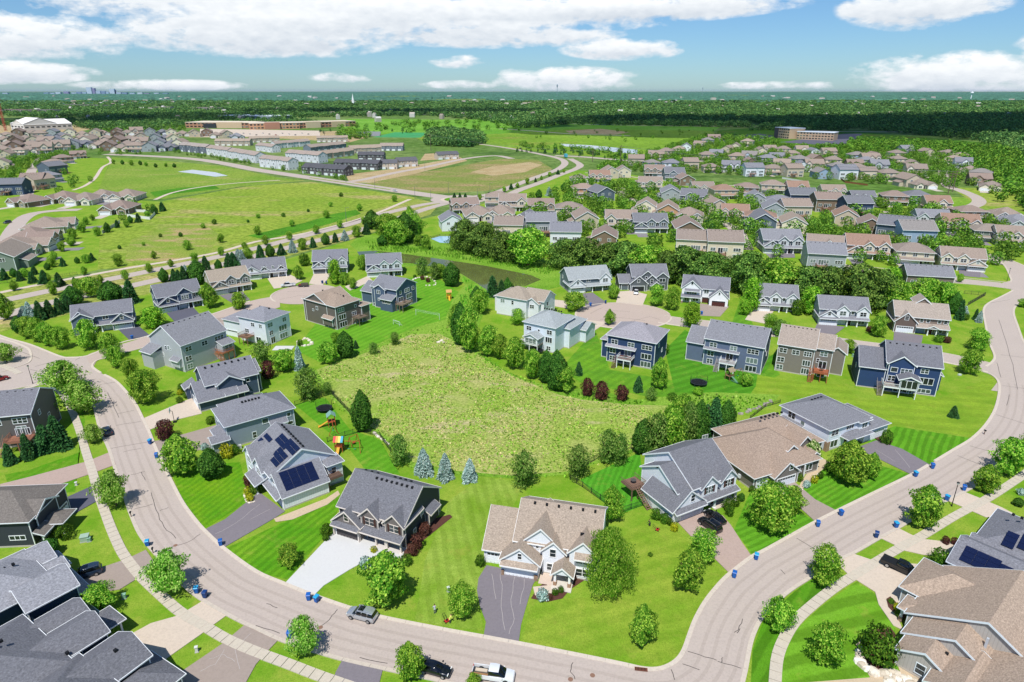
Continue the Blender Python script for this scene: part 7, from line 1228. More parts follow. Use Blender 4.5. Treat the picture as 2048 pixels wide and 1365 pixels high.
# garden trees between the mid and far houses: too many to tell apart
gd = []
HP = [(o.location.x, o.location.y) for (o, *_) in ALLH] + [(h.location.x, h.location.y) for (h, *_) in NEAR]
def free(X, Y, r): return all((X - a) ** 2 + (Y - b) ** 2 > r * r for a, b in HP)
for pp, sp, pr, hh in [([(1020, 440), (1150, 372), (1300, 372), (1550, 392), (1850, 420), (2080, 470), (2080, 520), (1700, 500), (1450, 470), (1200, 460), (1040, 455)], 11, .8, (6, 10)), ([(1450, 500), (1480, 440), (1700, 470), (2060, 520), (1990, 545), (1700, 530), (1500, 510)], 11, .8, (5, 9)),
                       ([(1250, 345), (1300, 305), (1430, 280), (1700, 308), (1900, 312), (2000, 380), (1850, 380), (1600, 356), (1450, 350)], 12, .85, (6, 9)), ([(-50, 296), (200, 290), (380, 296), (380, 308), (190, 312), (0, 330)], 17, .55, (4, 7)),
                       ([(-50, 340), (60, 318), (110, 316), (60, 350), (0, 380), (-50, 400)], 11, .7, (6, 9)), ([(370, 312), (512, 332), (690, 362), (690, 358), (512, 328), (380, 308)], 9, .8, (3, 5)), ([(120, 345), (220, 350), (190, 390), (100, 400)], 22, .5, (5, 8)), ([(510, 345), (610, 350), (700, 340), (560, 330)], 15, .4, (3, 6)), ([(180, 425), (330, 400), (340, 430), (210, 480)], 20, .4, (4, 7)), ([(980, 470), (1020, 455), (1180, 480), (1200, 500), (1040, 480)], 13, .6, (6, 10)), ([(1100, 440), (1440, 450), (1440, 510), (1200, 500)], 12, .7, (6, 9))]:
    for X, Y, k in fillpoly(pp, sp, prob=pr):
        if free(X, Y - 7, 10.5):
            h_ = rnd.uniform(*hh); gd.append(((X, Y, 0), h_ / 9 * rnd.uniform(.8, 1.25), h_ / 9, rnd.random() * 6.28))
scatter('garden_trees', gd, cM, 4, 'garden trees crowded between the farther houses')
pn = []
for pp, sp, pr in [([(1030, 300), (1120, 300), (1290, 318), (1280, 325), (1100, 308), (1030, 306)], 12, .5), ([(640, 262), (830, 262), (840, 268), (640, 272)], 20, .3), ([(1400, 300), (1500, 352), (1520, 352), (1440, 295)], 24, .4), ([(30, 450), (60, 540), (120, 560), (60, 590), (0, 580), (0, 470)], 26, .3), ([(1395, 440), (1440, 445), (1450, 478), (1400, 470)], 9, .7)]:
    for X, Y, k in fillpoly(pp, sp, prob=pr):
        if free(X, Y, 8): h_ = rnd.uniform(4, 7); pn.append(((X, Y, 0), h_ / 9, h_ / 9, rnd.random() * 6.28))
scatter('small_pines', pn, cP, 2, 'small pines dotted through the far fields')
# canopy that closes to the horizon: a rolling sheet of crowns, real height
cv = MB(); import bisect
def canopy(name, r0, r1, nr, na, hgt, m, a0=-44, a1=44):
    V, Fc = [], []
    for i in range(nr + 1):
        rr_ = r0 * (r1 / r0) ** (i / nr)
        for j in range(na + 1):
            a = R(a0 + (a1 - a0) * j / na); x, y = rr_ * math.sin(a), rr_ * math.cos(a)
            h_ = hgt * (.55 + .9 * noise.noise(Vector((x * .012, y * .004, 0))) + .7 * rnd.random() ** 2) + 9 * noise.noise(Vector((x * .0005, y * .0003, 4)))
            gap = noise.noise(Vector((x * .0009, y * .0005, 9)))
            V.append((x, y, max(-1.0, h_ if gap > -.32 else -1)))
    for i in range(nr):
        for j in range(na): b = i * (na + 1) + j; Fc.append((b, b + 1, b + na + 2, b + na + 1))
    me = bpy.data.meshes.new(name); me.from_pydata(V, [], Fc); me.materials.append(m); o = link(name, me); o['kind'] = 'stuff'; return o
canopy('distant_forest', 4300, 42000, 120, 620, 13, mat('canopy', '4c7660', s=.02))
# pale roofs showing among the distant trees
rfm = MB()
for i in range(170):
    py = rnd.choice([rnd.uniform(196, 215), rnd.uniform(205, 245)]); px = rnd.uniform(-50, 2100); p = G(px, py)
    if px > 1250 and 235 < py: continue
    s_ = rnd.uniform(4.5, 8) * (1 + max(0, p.y - 1800) / 2500); c = rnd.choice(['b9aea2', 'c9c4bc', '9a8c80', 'ab9c8c', 'cfccc6'])
    a = rnd.uniform(0, 3.14); ca, sa_ = math.cos(a), math.sin(a); hz = 7.5 + rnd.uniform(0, 3) + max(0, p.y - 1800) / 450
    q = [(-s_, -s_ * .6), (s_, -s_ * .6), (s_, s_ * .6), (-s_, s_ * .6)]; q = [(p.x + u * ca - v * sa_, p.y + u * sa_ + v * ca) for u, v in q]
    r1_ = (p.x - s_ * ca, p.y - s_ * sa_, hz + 4); r2_ = (p.x + s_ * ca, p.y + s_ * sa_, hz + 4)
    rfm.add([(x, y, 0) for x, y in q], [], mat('flat', c))
    b = [(x, y, 0) for x, y in q] + [(x, y, hz) for x, y in q] + [r1_, r2_]
    rfm.add(b, [(0, 1, 5, 4), (1, 2, 6, 5), (2, 3, 7, 6), (3, 0, 4, 7), (5, 6, 9), (7, 4, 8)], mat('flat', rnd.choice(['b9b2a8', 'a89e92', 'c8c4bc']))); rfm.add(b, [(4, 5, 9, 8), (6, 7, 8, 9)], mat('flat', c))
o = rfm.build('distant_houses'); o['kind'] = 'stuff'; o['label'] = 'pale house roofs showing among the distant trees'
# ================================================================== THINGS IN THE STREETS AND GARDENS
def put(o, px, py, ang=0, z=0): p = G(px, py); o.location = (p.x, p.y, z); o.rotation_euler[2] = R(ang); return o
def align(a, b): A, B = G(*a), G(*b); return (A + B) / 2, math.atan2(B.y - A.y, B.x - A.x), (B - A).length
# ---- vehicles: lofted bodies (length along x, nose at +x) ----------------------------------------
def loft(name, secs, m, parent, z=0):      # secs: (x, halfwidth bottom, halfwidth top, zbottom, ztop)
    V, Fc = [], []
    for (x, wb_, wt, zb, zt) in secs:
        zm = zb + (zt - zb) * .45
        V += [(x, -wb_ * .93, zb), (x, -wb_, zm), (x, -wt, zt - .05), (x, -wt * .85, zt), (x, wt * .85, zt), (x, wt, zt - .05), (x, wb_, zm), (x, wb_ * .93, zb)]
    for i in range(len(secs) - 1):
        for j in range(8): a = i * 8 + j; b = i * 8 + (j + 1) % 8; Fc.append((a, b, b + 8, a + 8))
    Fc.append(tuple(range(7, -1, -1))); Fc.append(tuple(range((len(secs) - 1) * 8, len(secs) * 8)))
    me = bpy.data.meshes.new(name); me.from_pydata(V, [], Fc); me.materials.append(m); me.update(); o = link(name, me, parent)
    for p in me.polygons: p.use_smooth = True
    b = o.modifiers.new('e', 'EDGE_SPLIT'); b.split_angle = R(38); return o
TYRE = mat('flat', '17181a', rough=.9); RIM = mat('flat', 'b6b9bd', rough=.3, metal=.8); CGL = mat('flat', '0c0f13', rough=.05, spec=.8)
WHL = None
def wheels(root, xs, tw, r=.36):
    global WHL
    if WHL is None:
        t = MB(); n = 14
        vs = [(rr_ * math.cos(2 * math.pi * i / n), y, rr_ * math.sin(2 * math.pi * i / n)) for y in (-.12, .12) for rr_ in (1,) for i in range(n)]
        t.add(vs, [(i, (i + 1) % n, n + (i + 1) % n, n + i) for i in range(n)] + [tuple(range(n)), tuple(range(2 * n - 1, n - 1, -1))], TYRE)
        q = MB(); vs = [(.62 * math.cos(2 * math.pi * i / n), y, .62 * math.sin(2 * math.pi * i / n)) for y in (-.14, .14) for i in range(n)]
        q.add(vs, [(i, (i + 1) % n, n + (i + 1) % n, n + i) for i in range(n)] + [tuple(range(n)), tuple(range(2 * n - 1, n - 1, -1))], RIM)
        WHL = (t.mesh('wheel'), q.mesh('rim'))
    for x in xs:
        for y in (-tw, tw):
            w_ = link('wheel', WHL[0], root, (x, y, r)); w_.scale = (r, 1, r); link('rim', WHL[1], w_, (0, 0, 0))
def car(kind, colr, c, ang, label, metal=.2):
    m = mat('paint', colr, metal=metal); r = empty('parked_car' if kind != 'pickup' else 'pickup_truck', c, ang); tag(r, label, 'car' if kind != 'pickup' else 'pickup truck')
    if kind == 'suv':
        loft('body', [(-2.42, .82, .72, .5, .95), (-2.34, .95, .86, .3, 1.0), (-1.6, .97, .9, .28, 1.05), (.9, .97, .9, .28, 1.05), (1.5, .96, .86, .3, 1.02), (2.25, .9, .74, .36, .86), (2.42, .72, .6, .45, .7)], m, r)
        loft('cabin', [(-2.3, .86, .76, 1.0, 1.12), (-2.02, .86, .72, 1.0, 1.62), (-1.2, .88, .72, 1.0, 1.74), (.2, .88, .72, 1.0, 1.72), (.55, .88, .7, 1.0, 1.62), (1.25, .84, .74, .99, 1.06)], CGL, r)
        loft('roof', [(-2.1, .6, .68, 1.56, 1.68), (-1.2, .7, .74, 1.68, 1.79), (.2, .7, .74, 1.66, 1.77), (.5, .62, .66, 1.6, 1.69)], m, r); x0, x1 = -1.5, 1.45
        p = MB()
        for x in (-1.35, -.35, .55):
            for s in (-1, 1): p.hexa([(x - .05, s * .9, 1.02), (x + .05, s * .9, 1.02), (x + .05, s * .86, 1.02), (x - .05, s * .86, 1.02), (x - .1, s * .755, 1.7), (x, s * .755, 1.7), (x, s * .7, 1.7), (x - .1, s * .7, 1.7)], m)
        p.build('pillars', r); q = MB(); q.box(-.55, .35, -.5, .5, 1.765, 1.8, CGL); q.build('sunroof', r)
        q = MB(); q.box(-1.9, .2, -.66, -.62, 1.8, 1.84, RIM); q.box(-1.9, .2, .62, .66, 1.8, 1.84, RIM); q.build('roof_rails', r); tw = .9
    elif kind == 'sedan':
        loft('body', [(-2.4, .74, .62, .5, .9), (-2.3, .9, .78, .3, .98), (-1.5, .92, .84, .25, 1.0), (.9, .92, .84, .25, .95), (1.6, .9, .78, .28, .88), (2.25, .84, .66, .34, .74), (2.38, .66, .5, .42, .62)], m, r)
        loft('cabin', [(-1.95, .78, .66, .95, 1.0), (-1.25, .8, .62, .95, 1.36), (-.4, .82, .62, .94, 1.45), (.3, .82, .62, .92, 1.4), (1.15, .78, .68, .9, .94)], CGL, r)
        loft('roof', [(-1.35, .56, .62, 1.3, 1.4), (-.5, .6, .64, 1.42, 1.49), (.3, .58, .62, 1.36, 1.44)], m, r); x0, x1 = -1.4, 1.45; tw = .85
    else:
        loft('body', [(-.4, .95, .9, .35, 1.15), (1.0, .97, .92, .35, 1.15), (2.2, .96, .88, .38, 1.12), (2.85, .92, .8, .42, 1.0), (2.95, .8, .7, .5, .85)], m, r)
        q = MB(); q.box(-2.9, -.4, -.96, -.86, .5, 1.15, m); q.box(-2.9, -.4, .86, .96, .5, 1.15, m); q.box(-2.95, -2.87, -.96, .96, .5, 1.1, m); q.box(-2.9, -.4, -.86, .86, .5, .62, DARK); q.build('bed', r)
        loft('cabin', [(-.55, .86, .7, 1.1, 1.8), (-.3, .88, .72, 1.1, 1.88), (.9, .88, .72, 1.1, 1.86), (1.75, .84, .74, 1.08, 1.14)], CGL, r)
        loft('roof', [(-.55, .7, .72, 1.78, 1.9), (.2, .72, .76, 1.84, 1.95), (.85, .7, .7, 1.82, 1.9)], m, r); x0, x1 = -1.85, 1.85; tw = .88
    wheels(r, (x0, x1), tw, .36 if kind != 'pickup' else .42)
    ex = {'suv': 2.36, 'sedan': 2.3, 'pickup': 2.9}[kind]; hz = .72 if kind != 'pickup' else .9
    q = MB().box(-.06, .05, -.2, .2, -.09, .09, mat('flat', 'f4f4ee', rough=.2)).mesh('headlight'); t = MB().box(-.05, .06, -.18, .18, -.09, .09, mat('flat', 'a01c1c', rough=.3)).mesh('taillight')
    for s in (-1, 1): link('headlight', q, r, (ex - .12, s * .62, hz)); link('taillight', t, r, (-ex if kind != 'pickup' else -2.94, s * .66, hz + .12))
    mr = MB().box(-.1, .1, -.1, .1, -.08, .08, m).mesh('mirror'); mx = {'suv': .95, 'sedan': .8, 'pickup': 1.35}[kind]
    for s in (-1, 1): link('mirror', mr, r, (mx, s * 1.02, 1.12))
    return r
def park(kind, colr, rear, front, label, metal=.2):
    c, a, _ = align(rear, front); c.z = .14; return car(kind, colr, c, a, label, metal)
park('suv', 'c3c8cc', (752, 1243), (698, 1229), 'silver SUV with black glass roof parked on the street below the charcoal house', .6)
park('suv', '121419', (1438, 1070), (1400, 1043), 'black SUV, the nearer of two black cars on the paver driveway')
park('sedan', '15161b', (1444, 1052), (1414, 1028), 'black sedan, the farther of two black cars on the paver driveway')
park('sedan', '10161f', (845, 1338), (897, 1352), 'dark blue-black sedan parked at the bottom kerb beside the oval tree')
pk = park('pickup', 'eef0f0', (952, 1352), (1022, 1362), 'white pickup with lumber in its open bed at the bottom edge'); q = MB(); q.box(-2.7, -.7, -.6, -.2, .62, .8, mat('flat', '9a7450')); q.box(-2.6, -.9, .1, .6, .62, .75, mat('flat', 'c9b9a4')); tag(q.build('lumber', None, pk.location, pk.rotation_euler[2]), 'boards lying in the bed of the white pickup', 'lumber')
tp = park('pickup', '14161a', (1782, 1134), (1818, 1150), 'black pickup with covered bed on the lower right driveway'); q = MB(); q.box(-2.95, -.45, -.95, .95, 1.1, 1.22, mat('flat', '1d1f22')); q.build('bed_cover', tp)
park('sedan', '27303c', (219, 876), (211, 858), 'dark grey-blue sedan parked at the left kerb by a young tree')
park('suv', '27384e', (196, 1146), (150, 1160), 'dark blue SUV on the worn left driveway')
park('sedan', '8c1f22', (-14, 766), (12, 759), 'dark red car at the left edge of the junction')
park('pickup', 'e4e6e6', (588, 573), (565, 575), 'white pickup in the left cul-de-sac with a trailer behind')
park('sedan', 'e8eaec', (1273, 582), (1271, 594), 'white car outside the open garage of the dark many-gabled house')
park('suv', '3d444c', (22, 446), (8, 449), 'grey car on the curved left street'); park('suv', '2a3038', (392, 566), (380, 570), 'dark car behind the slate-navy house')
park('suv', '24323f', (1820, 447), (1830, 452), 'dark car in front of the grey clustered roofs'); park('sedan', 'e0e0dc', (786, 383), (794, 384.5), 'white car driving along the avenue')
park('sedan', '33373c', (1045, 299), (1036, 298), 'dark car on the far avenue')
tr_ = empty('trailer', G(606, 574) + Vector((0, 0, .1)), align((620, 573), (590, 574))[1]); tag(tr_, 'flat trailer with dark load behind the white pickup', 'trailer'); q = MB(); q.box(-2.4, 2.0, -1, 1, .5, .6, DARK); q.bar((2, 0, .5), (3.2, 0, .5), .06, DARK); q.build('bed', tr_); q = MB(); q.box(-2.2, .6, -.7, .7, .6, 1.5, mat('flat', '5a5348')); q.box(.6, 1.6, -.5, .5, .6, 1.1, mat('flat', '7c3a30')); q.build('load', tr_); wheels(tr_, (-.5,), 1.0, .32)
bt = empty('box_truck', G(1131, 316) + Vector((0, 0, .1)), R(100)); tag(bt, 'truck with turquoise box body on the far avenue', 'truck'); MB().box(-4.5, 2, -1.5, 1.5, 1, 4.6, mat('flat', '4fa9bb')).build('box_body', bt); MB().box(2.1, 4, -1.3, 1.3, .6, 3.2, WHITE).build('cab', bt); wheels(bt, (-3, 3), 1.3, .5)
for i, (x, y, c) in enumerate([(448 + k * 13, 268 + (k % 3) * 1.6, ['e6e6e6', '4a4e54', 'c43c34', 'b9bdc2', 'e6e6e6', '2f3a4c'][k % 6]) for k in range(14)]):
    m_ = MB(); m_.box(-2.3, 2.3, -.9, .9, .3, 1.0, mat('flat', c)); m_.box(-1.6, 1.0, -.8, .8, 1.0, 1.6, CGL); o = m_.build('parked_car', None, G(x, y) + Vector((0, 0, .15)), R(80)); tag(o, f"tiny car in the school car park, {ordn(i, 14)} in its line", 'car', 'cars in the school car park')

# ---- wheeled bins --------------------------------------------------------------------------------
BB = mat('flat', '1f5fae', rough=.45); BD = mat('flat', '1c3f78', rough=.45); BL = mat('flat', '2f9fce', rough=.45)
def bin_(body, lid):
    m_ = MB(); m_.hexa([(-.24, -.28, .08), (.24, -.28, .08), (.24, .22, .08), (-.24, .22, .08), (-.31, -.36, 1.0), (.31, -.36, 1.0), (.31, .34, 1.0), (-.31, .34, 1.0)], body); l_ = MB(); l_.hexa([(-.34, -.42, 1.0), (.34, -.42, 1.0), (.34, .38, 1.02), (-.34, .38, 1.02), (-.3, -.3, 1.1), (.3, -.3, 1.1), (.3, .32, 1.13), (-.3, .32, 1.13)], lid)
    h_ = MB(); h_.bar((-.28, .44, .98), (.28, .44, .98), .03, body); w_ = MB().bar((-.3, .26, .11), (-.2, .26, .11), .12, TYRE, 10).mesh('wheel'); return m_.mesh('body'), l_.mesh('lid'), h_.mesh('handle'), w_
bm_ = [bin_(BB, BB), bin_(BB, BL), bin_(BD, BD)]
def bins(items):
    for (x, y, v, lab) in items:
        r = empty('wheeled_bin', G(x, y) + Vector((0, 0, .15)), rnd.uniform(-.6, .6)); tag(r, lab, 'bin', 'wheeled bins put out at the kerb'); a, b, c, d = bm_[v]; r.scale = (1.08,) * 3
        link('body', a, r); link('lid', b, r); link('handle', c, r); link('wheel', d, r); link('wheel', d, r, (.5, 0, 0))
bins([(618, 1201, 0, 'blue bin, left of the pair by the white driveway mouth'), (634, 1205, 1, 'blue bin with pale lid, right of the pair by the white driveway mouth'), (442, 1092, 0, 'blue bin at the mouth of the solar house driveway'), (296, 1093, 1, 'bright blue bin on the left kerb opposite the solar house driveway'), (394, 1187, 1, 'light blue-lidded bin beside the street tree at lower left'), (411, 1196, 2, 'dark blue bin beside the street tree at lower left'),
      (580, 1276, 0, 'blue bin half behind the bottom yellow-green tree'), (301, 889, 1, 'blue bin at the upper mouth of the pinkish driveway'), (314, 917, 0, 'blue bin at the lower mouth of the pinkish driveway'), (1512, 1120, 1, 'turquoise-lidded bin at the top mouth of the paver driveway'), (1468, 1156, 0, 'blue bin at the lower mouth of the paver driveway'), (1635, 1054, 0, 'blue bin on the near kerb at the grey driveway mouth'),
      (1681, 1032, 0, 'blue bin beside the grey driveway, upper side'), (1830, 954, 1, 'light blue bin at the lower side of the mulch-island driveway'), (1864, 938, 0, 'blue bin at the upper side of the mulch-island driveway'), (1752, 1076, 2, 'dark teal bin across the street from the grey driveway'), (1791, 1056, 1, 'pale-lidded blue bin beside the far street tree'), (1893, 1002, 1, 'small blue bin left of the street lamp'), (1927, 982, 0, 'blue bin right of the street lamp'),
      (265, 679, 0, 'blue bin on the dark drive of the slate-blue house by the pines'), (1181, 613, 0, 'blue bin beside the asphalt drive at the right cul-de-sac'), (1211, 608, 2, 'dark bin at the right cul-de-sac kerb'), (1403, 630, 0, 'blue bin at the worn drive near the right side street'), (645, 568, 2, 'dark green-blue bin at the left cul-de-sac'), (548, 553, 0, 'blue bin by the white dormered garage'), (653, 569, 2, 'second dark bin at the left cul-de-sac'), (1677, 689, 0, 'blue bin beside the side street on the right')])

# ---- street lamps, hydrants, boxes ---------------------------------------------------------------
def lamp(x, y, lab, h=5.0, dark=True):
    m_ = BLACK if dark else mat('flat', '7b7d80'); r = empty('street_lamp', G(x, y)); tag(r, lab, 'street lamp'); MB().cyl(0, 0, 0, h, .09, .06, m_, 7).build('pole', r); q = MB(); q.cyl(0, 0, h, h + .45, .14, .26, mat('flat', 'd8d6cc'), 8); q.build('lantern', r); MB().cyl(0, 0, h + .45, h + .65, .3, .05, m_, 8).build('cap', r); MB().cyl(0, 0, 0, .5, .16, .1, m_, 8).build('base', r); return r
lamp(1903, 1013, 'black lantern street lamp on the right verge'); lamp(66, 768, 'black lantern street lamp at the left junction'); lamp(2014, 562, 'dark street lamp at the upper right side street'); lamp(1171, 598, 'grey lamp post beside the asphalt drive of the right cul-de-sac', 5, False)
def pole(x, y, lab, h=9):
    r = empty('light_pole', G(x, y)); tag(r, lab, 'light pole'); m_ = mat('flat', '6b6d70'); MB().cyl(0, 0, 0, h, .14, .08, m_, 6).build('pole', r); q = MB(); q.bar((0, 0, h - .1), (1.8, 0, h + .2), .05, m_, 4); q.box(1.5, 2.3, -.15, .15, h + .1, h + .25, m_); q.build('arm', r)
for i, (x, y) in enumerate([(862, 404), (897, 388), (955, 403), (980, 390), (830, 397), (750, 378), (692, 365), (650, 358), (693, 445), (850, 343)]): pole(x, y, f"tall grey light pole near the roundabout, {ordn(i, 10)} listed along the avenue" if False else ['light pole left of the roundabout by the trail', 'light pole above the roundabout on the left', 'light pole right of the roundabout', 'light pole on the road leaving the roundabout', 'light pole at the avenue edge before the roundabout', 'light pole halfway along the avenue', 'light pole by the avenue corner of the dark townhouses', 'light pole in front of the long dark townhouses', 'light pole beside the parkway trail', 'light pole by the tan townhouse road'][i])
def ubox(x, y, w_, d_, h_, c, lab, nm='utility_box'):
    r = empty(nm, G(x, y), R(20)); tag(r, lab, 'utility box'); MB().box(-w_ / 2, w_ / 2, -d_ / 2, d_ / 2, .08, h_, mat('flat', c)).build('cabinet', r); MB().box(-w_ / 2 - .06, w_ / 2 + .06, -d_ / 2 - .06, d_ / 2 + .06, h_, h_ + .07, mat('flat', c)).build('lid', r); MB().box(-w_ / 2 - .1, w_ / 2 + .1, -d_ / 2 - .1, d_ / 2 + .1, 0, .08, mat('flat', 'aaa79f')).build('base', r)
ubox(171, 1081, 1.3, 1.2, 1.0, '9fb6a2', 'pale green transformer box on the lawn by the dark asphalt drive'); ubox(179, 1083, .5, .5, .7, '86ab94', 'small green pedestal beside the transformer box'); ubox(249, 1197, .5, .5, .8, '86b094', 'green utility pedestal in front of the round tree'); ubox(394, 1304, .35, .35, .9, 'd7d6d2', 'white utility post on the bottom grass strip'); ubox(153, 971, .35, .35, .7, 'd7d6d2', 'white utility post above the dark asphalt drive'); ubox(897, 1184, .35, .35, .9, 'c9d2c4', 'white utility post above the two standing people'); ubox(1706, 714, .5, .5, .8, '8fb89c', 'green utility pedestal by the taupe house with the cedar deck'); ubox(1919, 751, .9, .5, .3, 'c9d6cc', 'low pale box on the corner lawn at right'); ubox(133, 880, .5, .5, .8, '9fb6a2', 'small green box by the spruces at left')
ac = MB(); ac.box(-.45, .45, -.45, .45, 0, .85, mat('flat', 'b4b6b6')); ac.cyl(0, 0, .85, .88, .36, .36, DARK, 12)
for i, (x, y, l_) in enumerate([(853, 1066, 'round-topped air conditioner beside the charcoal house wall'), (326, 722, 'air conditioner below the long gable of the pale grey corner house'), (634, 645, 'air conditioner beside the dark taupe walkout house'), (2042, 1200, 'tan air conditioner behind the low solar house')]):
    o = link('air_conditioner', ac.mesh('air_conditioner') if i == 0 else o.data, None, G(x, y)); tag(o, l_, 'air conditioner')

# ---- basketball hoop, goals, net -----------------------------------------------------------------
r = empty('basketball_hoop', G(349, 845), R(200)); tag(r, 'portable basketball hoop beside the pale concrete drive', 'basketball hoop'); MB().cyl(0, 0, 0, 3.1, .07, .06, BLACK, 6).build('pole', r); q = MB(); q.box(-.5, .3, -.4, .4, 0, .25, BLACK); q.build('base', r)
q = MB(); q.box(.5, .55, -.9, .9, 2.8, 3.9, mat('flat', 'dfe6ea')); q.build('backboard', r); q = MB(); [q.bar((.56 + .24 + .23 * math.cos(a / 10 * 6.28), .23 * math.sin(a / 10 * 6.28), 3.05), (.8 + .23 * math.cos((a + 1) / 10 * 6.28), .23 * math.sin((a + 1) / 10 * 6.28), 3.05), .02, mat('flat', 'c8502a'), 4) for a in range(10)]; q.bar((0, 0, 3.0), (.5, 0, 3.3), .05, BLACK); q.build('rim', r)
def netting(name, lab, cat, a, b, h, postc, net=True):
    c, an, ln = align(a, b); r = empty(name, c, an); tag(r, lab, cat); pm = MB().cyl(0, 0, 0, h, .06, .06, mat('flat', postc), 6).mesh('post')
    for s in (-1, 1): link('post', pm, r, (s * ln / 2, 0, 0))
    q = MB(); n = int(ln / .35)
    for k in range(3): q.bar((-ln / 2, 0, h - .05 - k * .35), (ln / 2, 0, h - .05 - k * .35), .018, mat('flat', 'dcdfe0'), 3)
    for i in range(n): x = -ln / 2 + ln * i / n; q.bar((x, 0, h - .75), (x, 0, h - .05), .008, mat('flat', 'dcdfe0'), 3)
    q.build('net', r)
netting('volleyball_net', 'volleyball net with two pale posts on the play lawn', 'net', (832, 631), (879, 640), 2.4, 'd6d9da')
c, an, ln = align((784, 648), (802, 654)); r = empty('soccer_goal', c, an); tag(r, 'small white soccer goal on the play lawn', 'soccer goal'); q = MB(); W3 = mat('flat', 'e2e4e4')
for a, b in (((-1.6, 0, 0), (-1.6, 0, 1.6)), ((1.6, 0, 0), (1.6, 0, 1.6)), ((-1.6, 0, 1.6), (1.6, 0, 1.6)), ((-1.6, 0, 1.6), (-1.6, 1.2, 0)), ((1.6, 0, 1.6), (1.6, 1.2, 0)), ((-1.6, 1.2, 0), (1.6, 1.2, 0))): q.bar(a, b, .06, W3)
q.build('frame', r); q = MB(); [q.bar((-1.6 + .4 * i, 0, 1.6), (-1.6 + .4 * i, 1.2, 0), .012, W3, 3) for i in range(9)]; q.build('net', r)

# ---- play sets and trampolines -------------------------------------------------------------------
def playset(px, py, ang, wood, roofc, lab, slide='d9a13a', stripes=None, swing=True):
    r = empty('playset', G(px, py), R(ang)); tag(r, lab, 'playset'); wm = mat('flat', wood); pm = MB().box(-.07, .07, -.07, .07, 0, 2.9, wm).mesh('post')
    for x in (-.8, .8):
        for y in (-.8, .8): link('post', pm, r, (x, y, 0))
    q = MB(); [q.box(-.9 + i * .2, -.72 + i * .2, -.9, .9, 1.35, 1.42, wm) for i in range(9)]; q.build('platform', r); q = MB()
    for s in (-1, 1): [q.box(-.8 + i * .2, -.72 + i * .2, s * .85 - .02, s * .85 + .02, 1.42, 2.1, wm) for i in range(9)]
    q.build('railing', r)
    if stripes:
        n = len(stripes)
        for i, c in enumerate(stripes):
            for s in (-1, 1): x0, x1 = -1.1 + 2.2 * i / n, -1.1 + 2.2 * (i + 1) / n - .02; MB().hexa([(x0, s * 1.15, 2.75), (x1, s * 1.15, 2.75), (x1, 0, 3.7), (x0, 0, 3.7), (x0, s * 1.15, 2.8), (x1, s * 1.15, 2.8), (x1, 0, 3.75), (x0, 0, 3.75)], mat('flat', c)).build('canopy_strip', r)
    else:
        for s in (-1, 1): MB().hexa([(-1.1, s * 1.1, 2.8), (1.1, s * 1.1, 2.8), (1.1, 0, 3.7), (-1.1, 0, 3.7), (-1.1, s * 1.1, 2.86), (1.1, s * 1.1, 2.86), (1.1, 0, 3.76), (-1.1, 0, 3.76)], mat('flat', roofc)).build('roof_panel', r)
    q = MB(); q.hexa([(-.3, -.9, 1.35), (.3, -.9, 1.35), (.3, -3.2, .15), (-.3, -3.2, .15), (-.3, -.9, 1.42), (.3, -.9, 1.42), (.3, -3.2, .22), (-.3, -3.2, .22)], mat('flat', slide)); q.box(-.33, -.28, -3.2, -.9, .2, .5, mat('flat', slide)); q.build('slide', r)
    if swing:
        q = MB(); q.bar((.9, 0, 2.5), (4.6, 0, 2.5), .08, wm); q.bar((4.6, 0, 2.5), (4.9, -1.2, 0), .07, wm); q.bar((4.6, 0, 2.5), (4.9, 1.2, 0), .07, wm); q.build('swing_beam', r)
        sm = MB(); sm.bar((-.2, 0, 0), (-.2, 0, 1.9), .015, BLACK, 3); sm.bar((.2, 0, 0), (.2, 0, 1.9), .015, BLACK, 3); sm.box(-.25, .25, -.1, .1, -.04, 0, mat('flat', '2b8a7a')); sm = sm.mesh('swing_seat')
        for x in (2.0, 3.4): link('swing_seat', sm, r, (x, 0, .55))
    return r
playset(664, 852, -70, 'a8502e', '7fa79a', 'wooden play tower with green-grey roof and swings inside the fenced garden')
playset(680, 902, 0, 'b05a34', '', 'wooden swing set with rainbow striped canopy beside the solar house', stripes=['d8434a', 'e8a04a', 'f0dc6a', '4aa6c8'])
playset(898, 598, 10, 'd99a2c', 'c89a5c', 'honey-coloured play tower with yellow slides on the play lawn', 'e0a828', swing=False)
playset(1458, 760, 30, '8a6a50', '9a8a70', 'weathered wooden play tower beside the slate-blue walkout house', '5f8f70')
r = empty('swing_frame', G(700, 893), R(50)); tag(r, 'small red-brown wooden A-frame on the fenced lawn', 'swing frame'); q = MB(); wm = mat('flat', 'a8502e'); q.bar((0, -.8, 0), (0, 0, 2.3), .07, wm); q.bar((0, .8, 0), (0, 0, 2.3), .07, wm); q.bar((0, 0, 2.3), (2.2, 0, 2.3), .07, wm); q.bar((2.2, 0, 2.3), (2.2, -.8, 0), .07, wm); q.bar((2.2, 0, 2.3), (2.2, .8, 0), .07, wm); q.build('frame', r); MB().box(.7, 1.5, -.3, .3, .5, .58, wm).build('swing_seat', r)
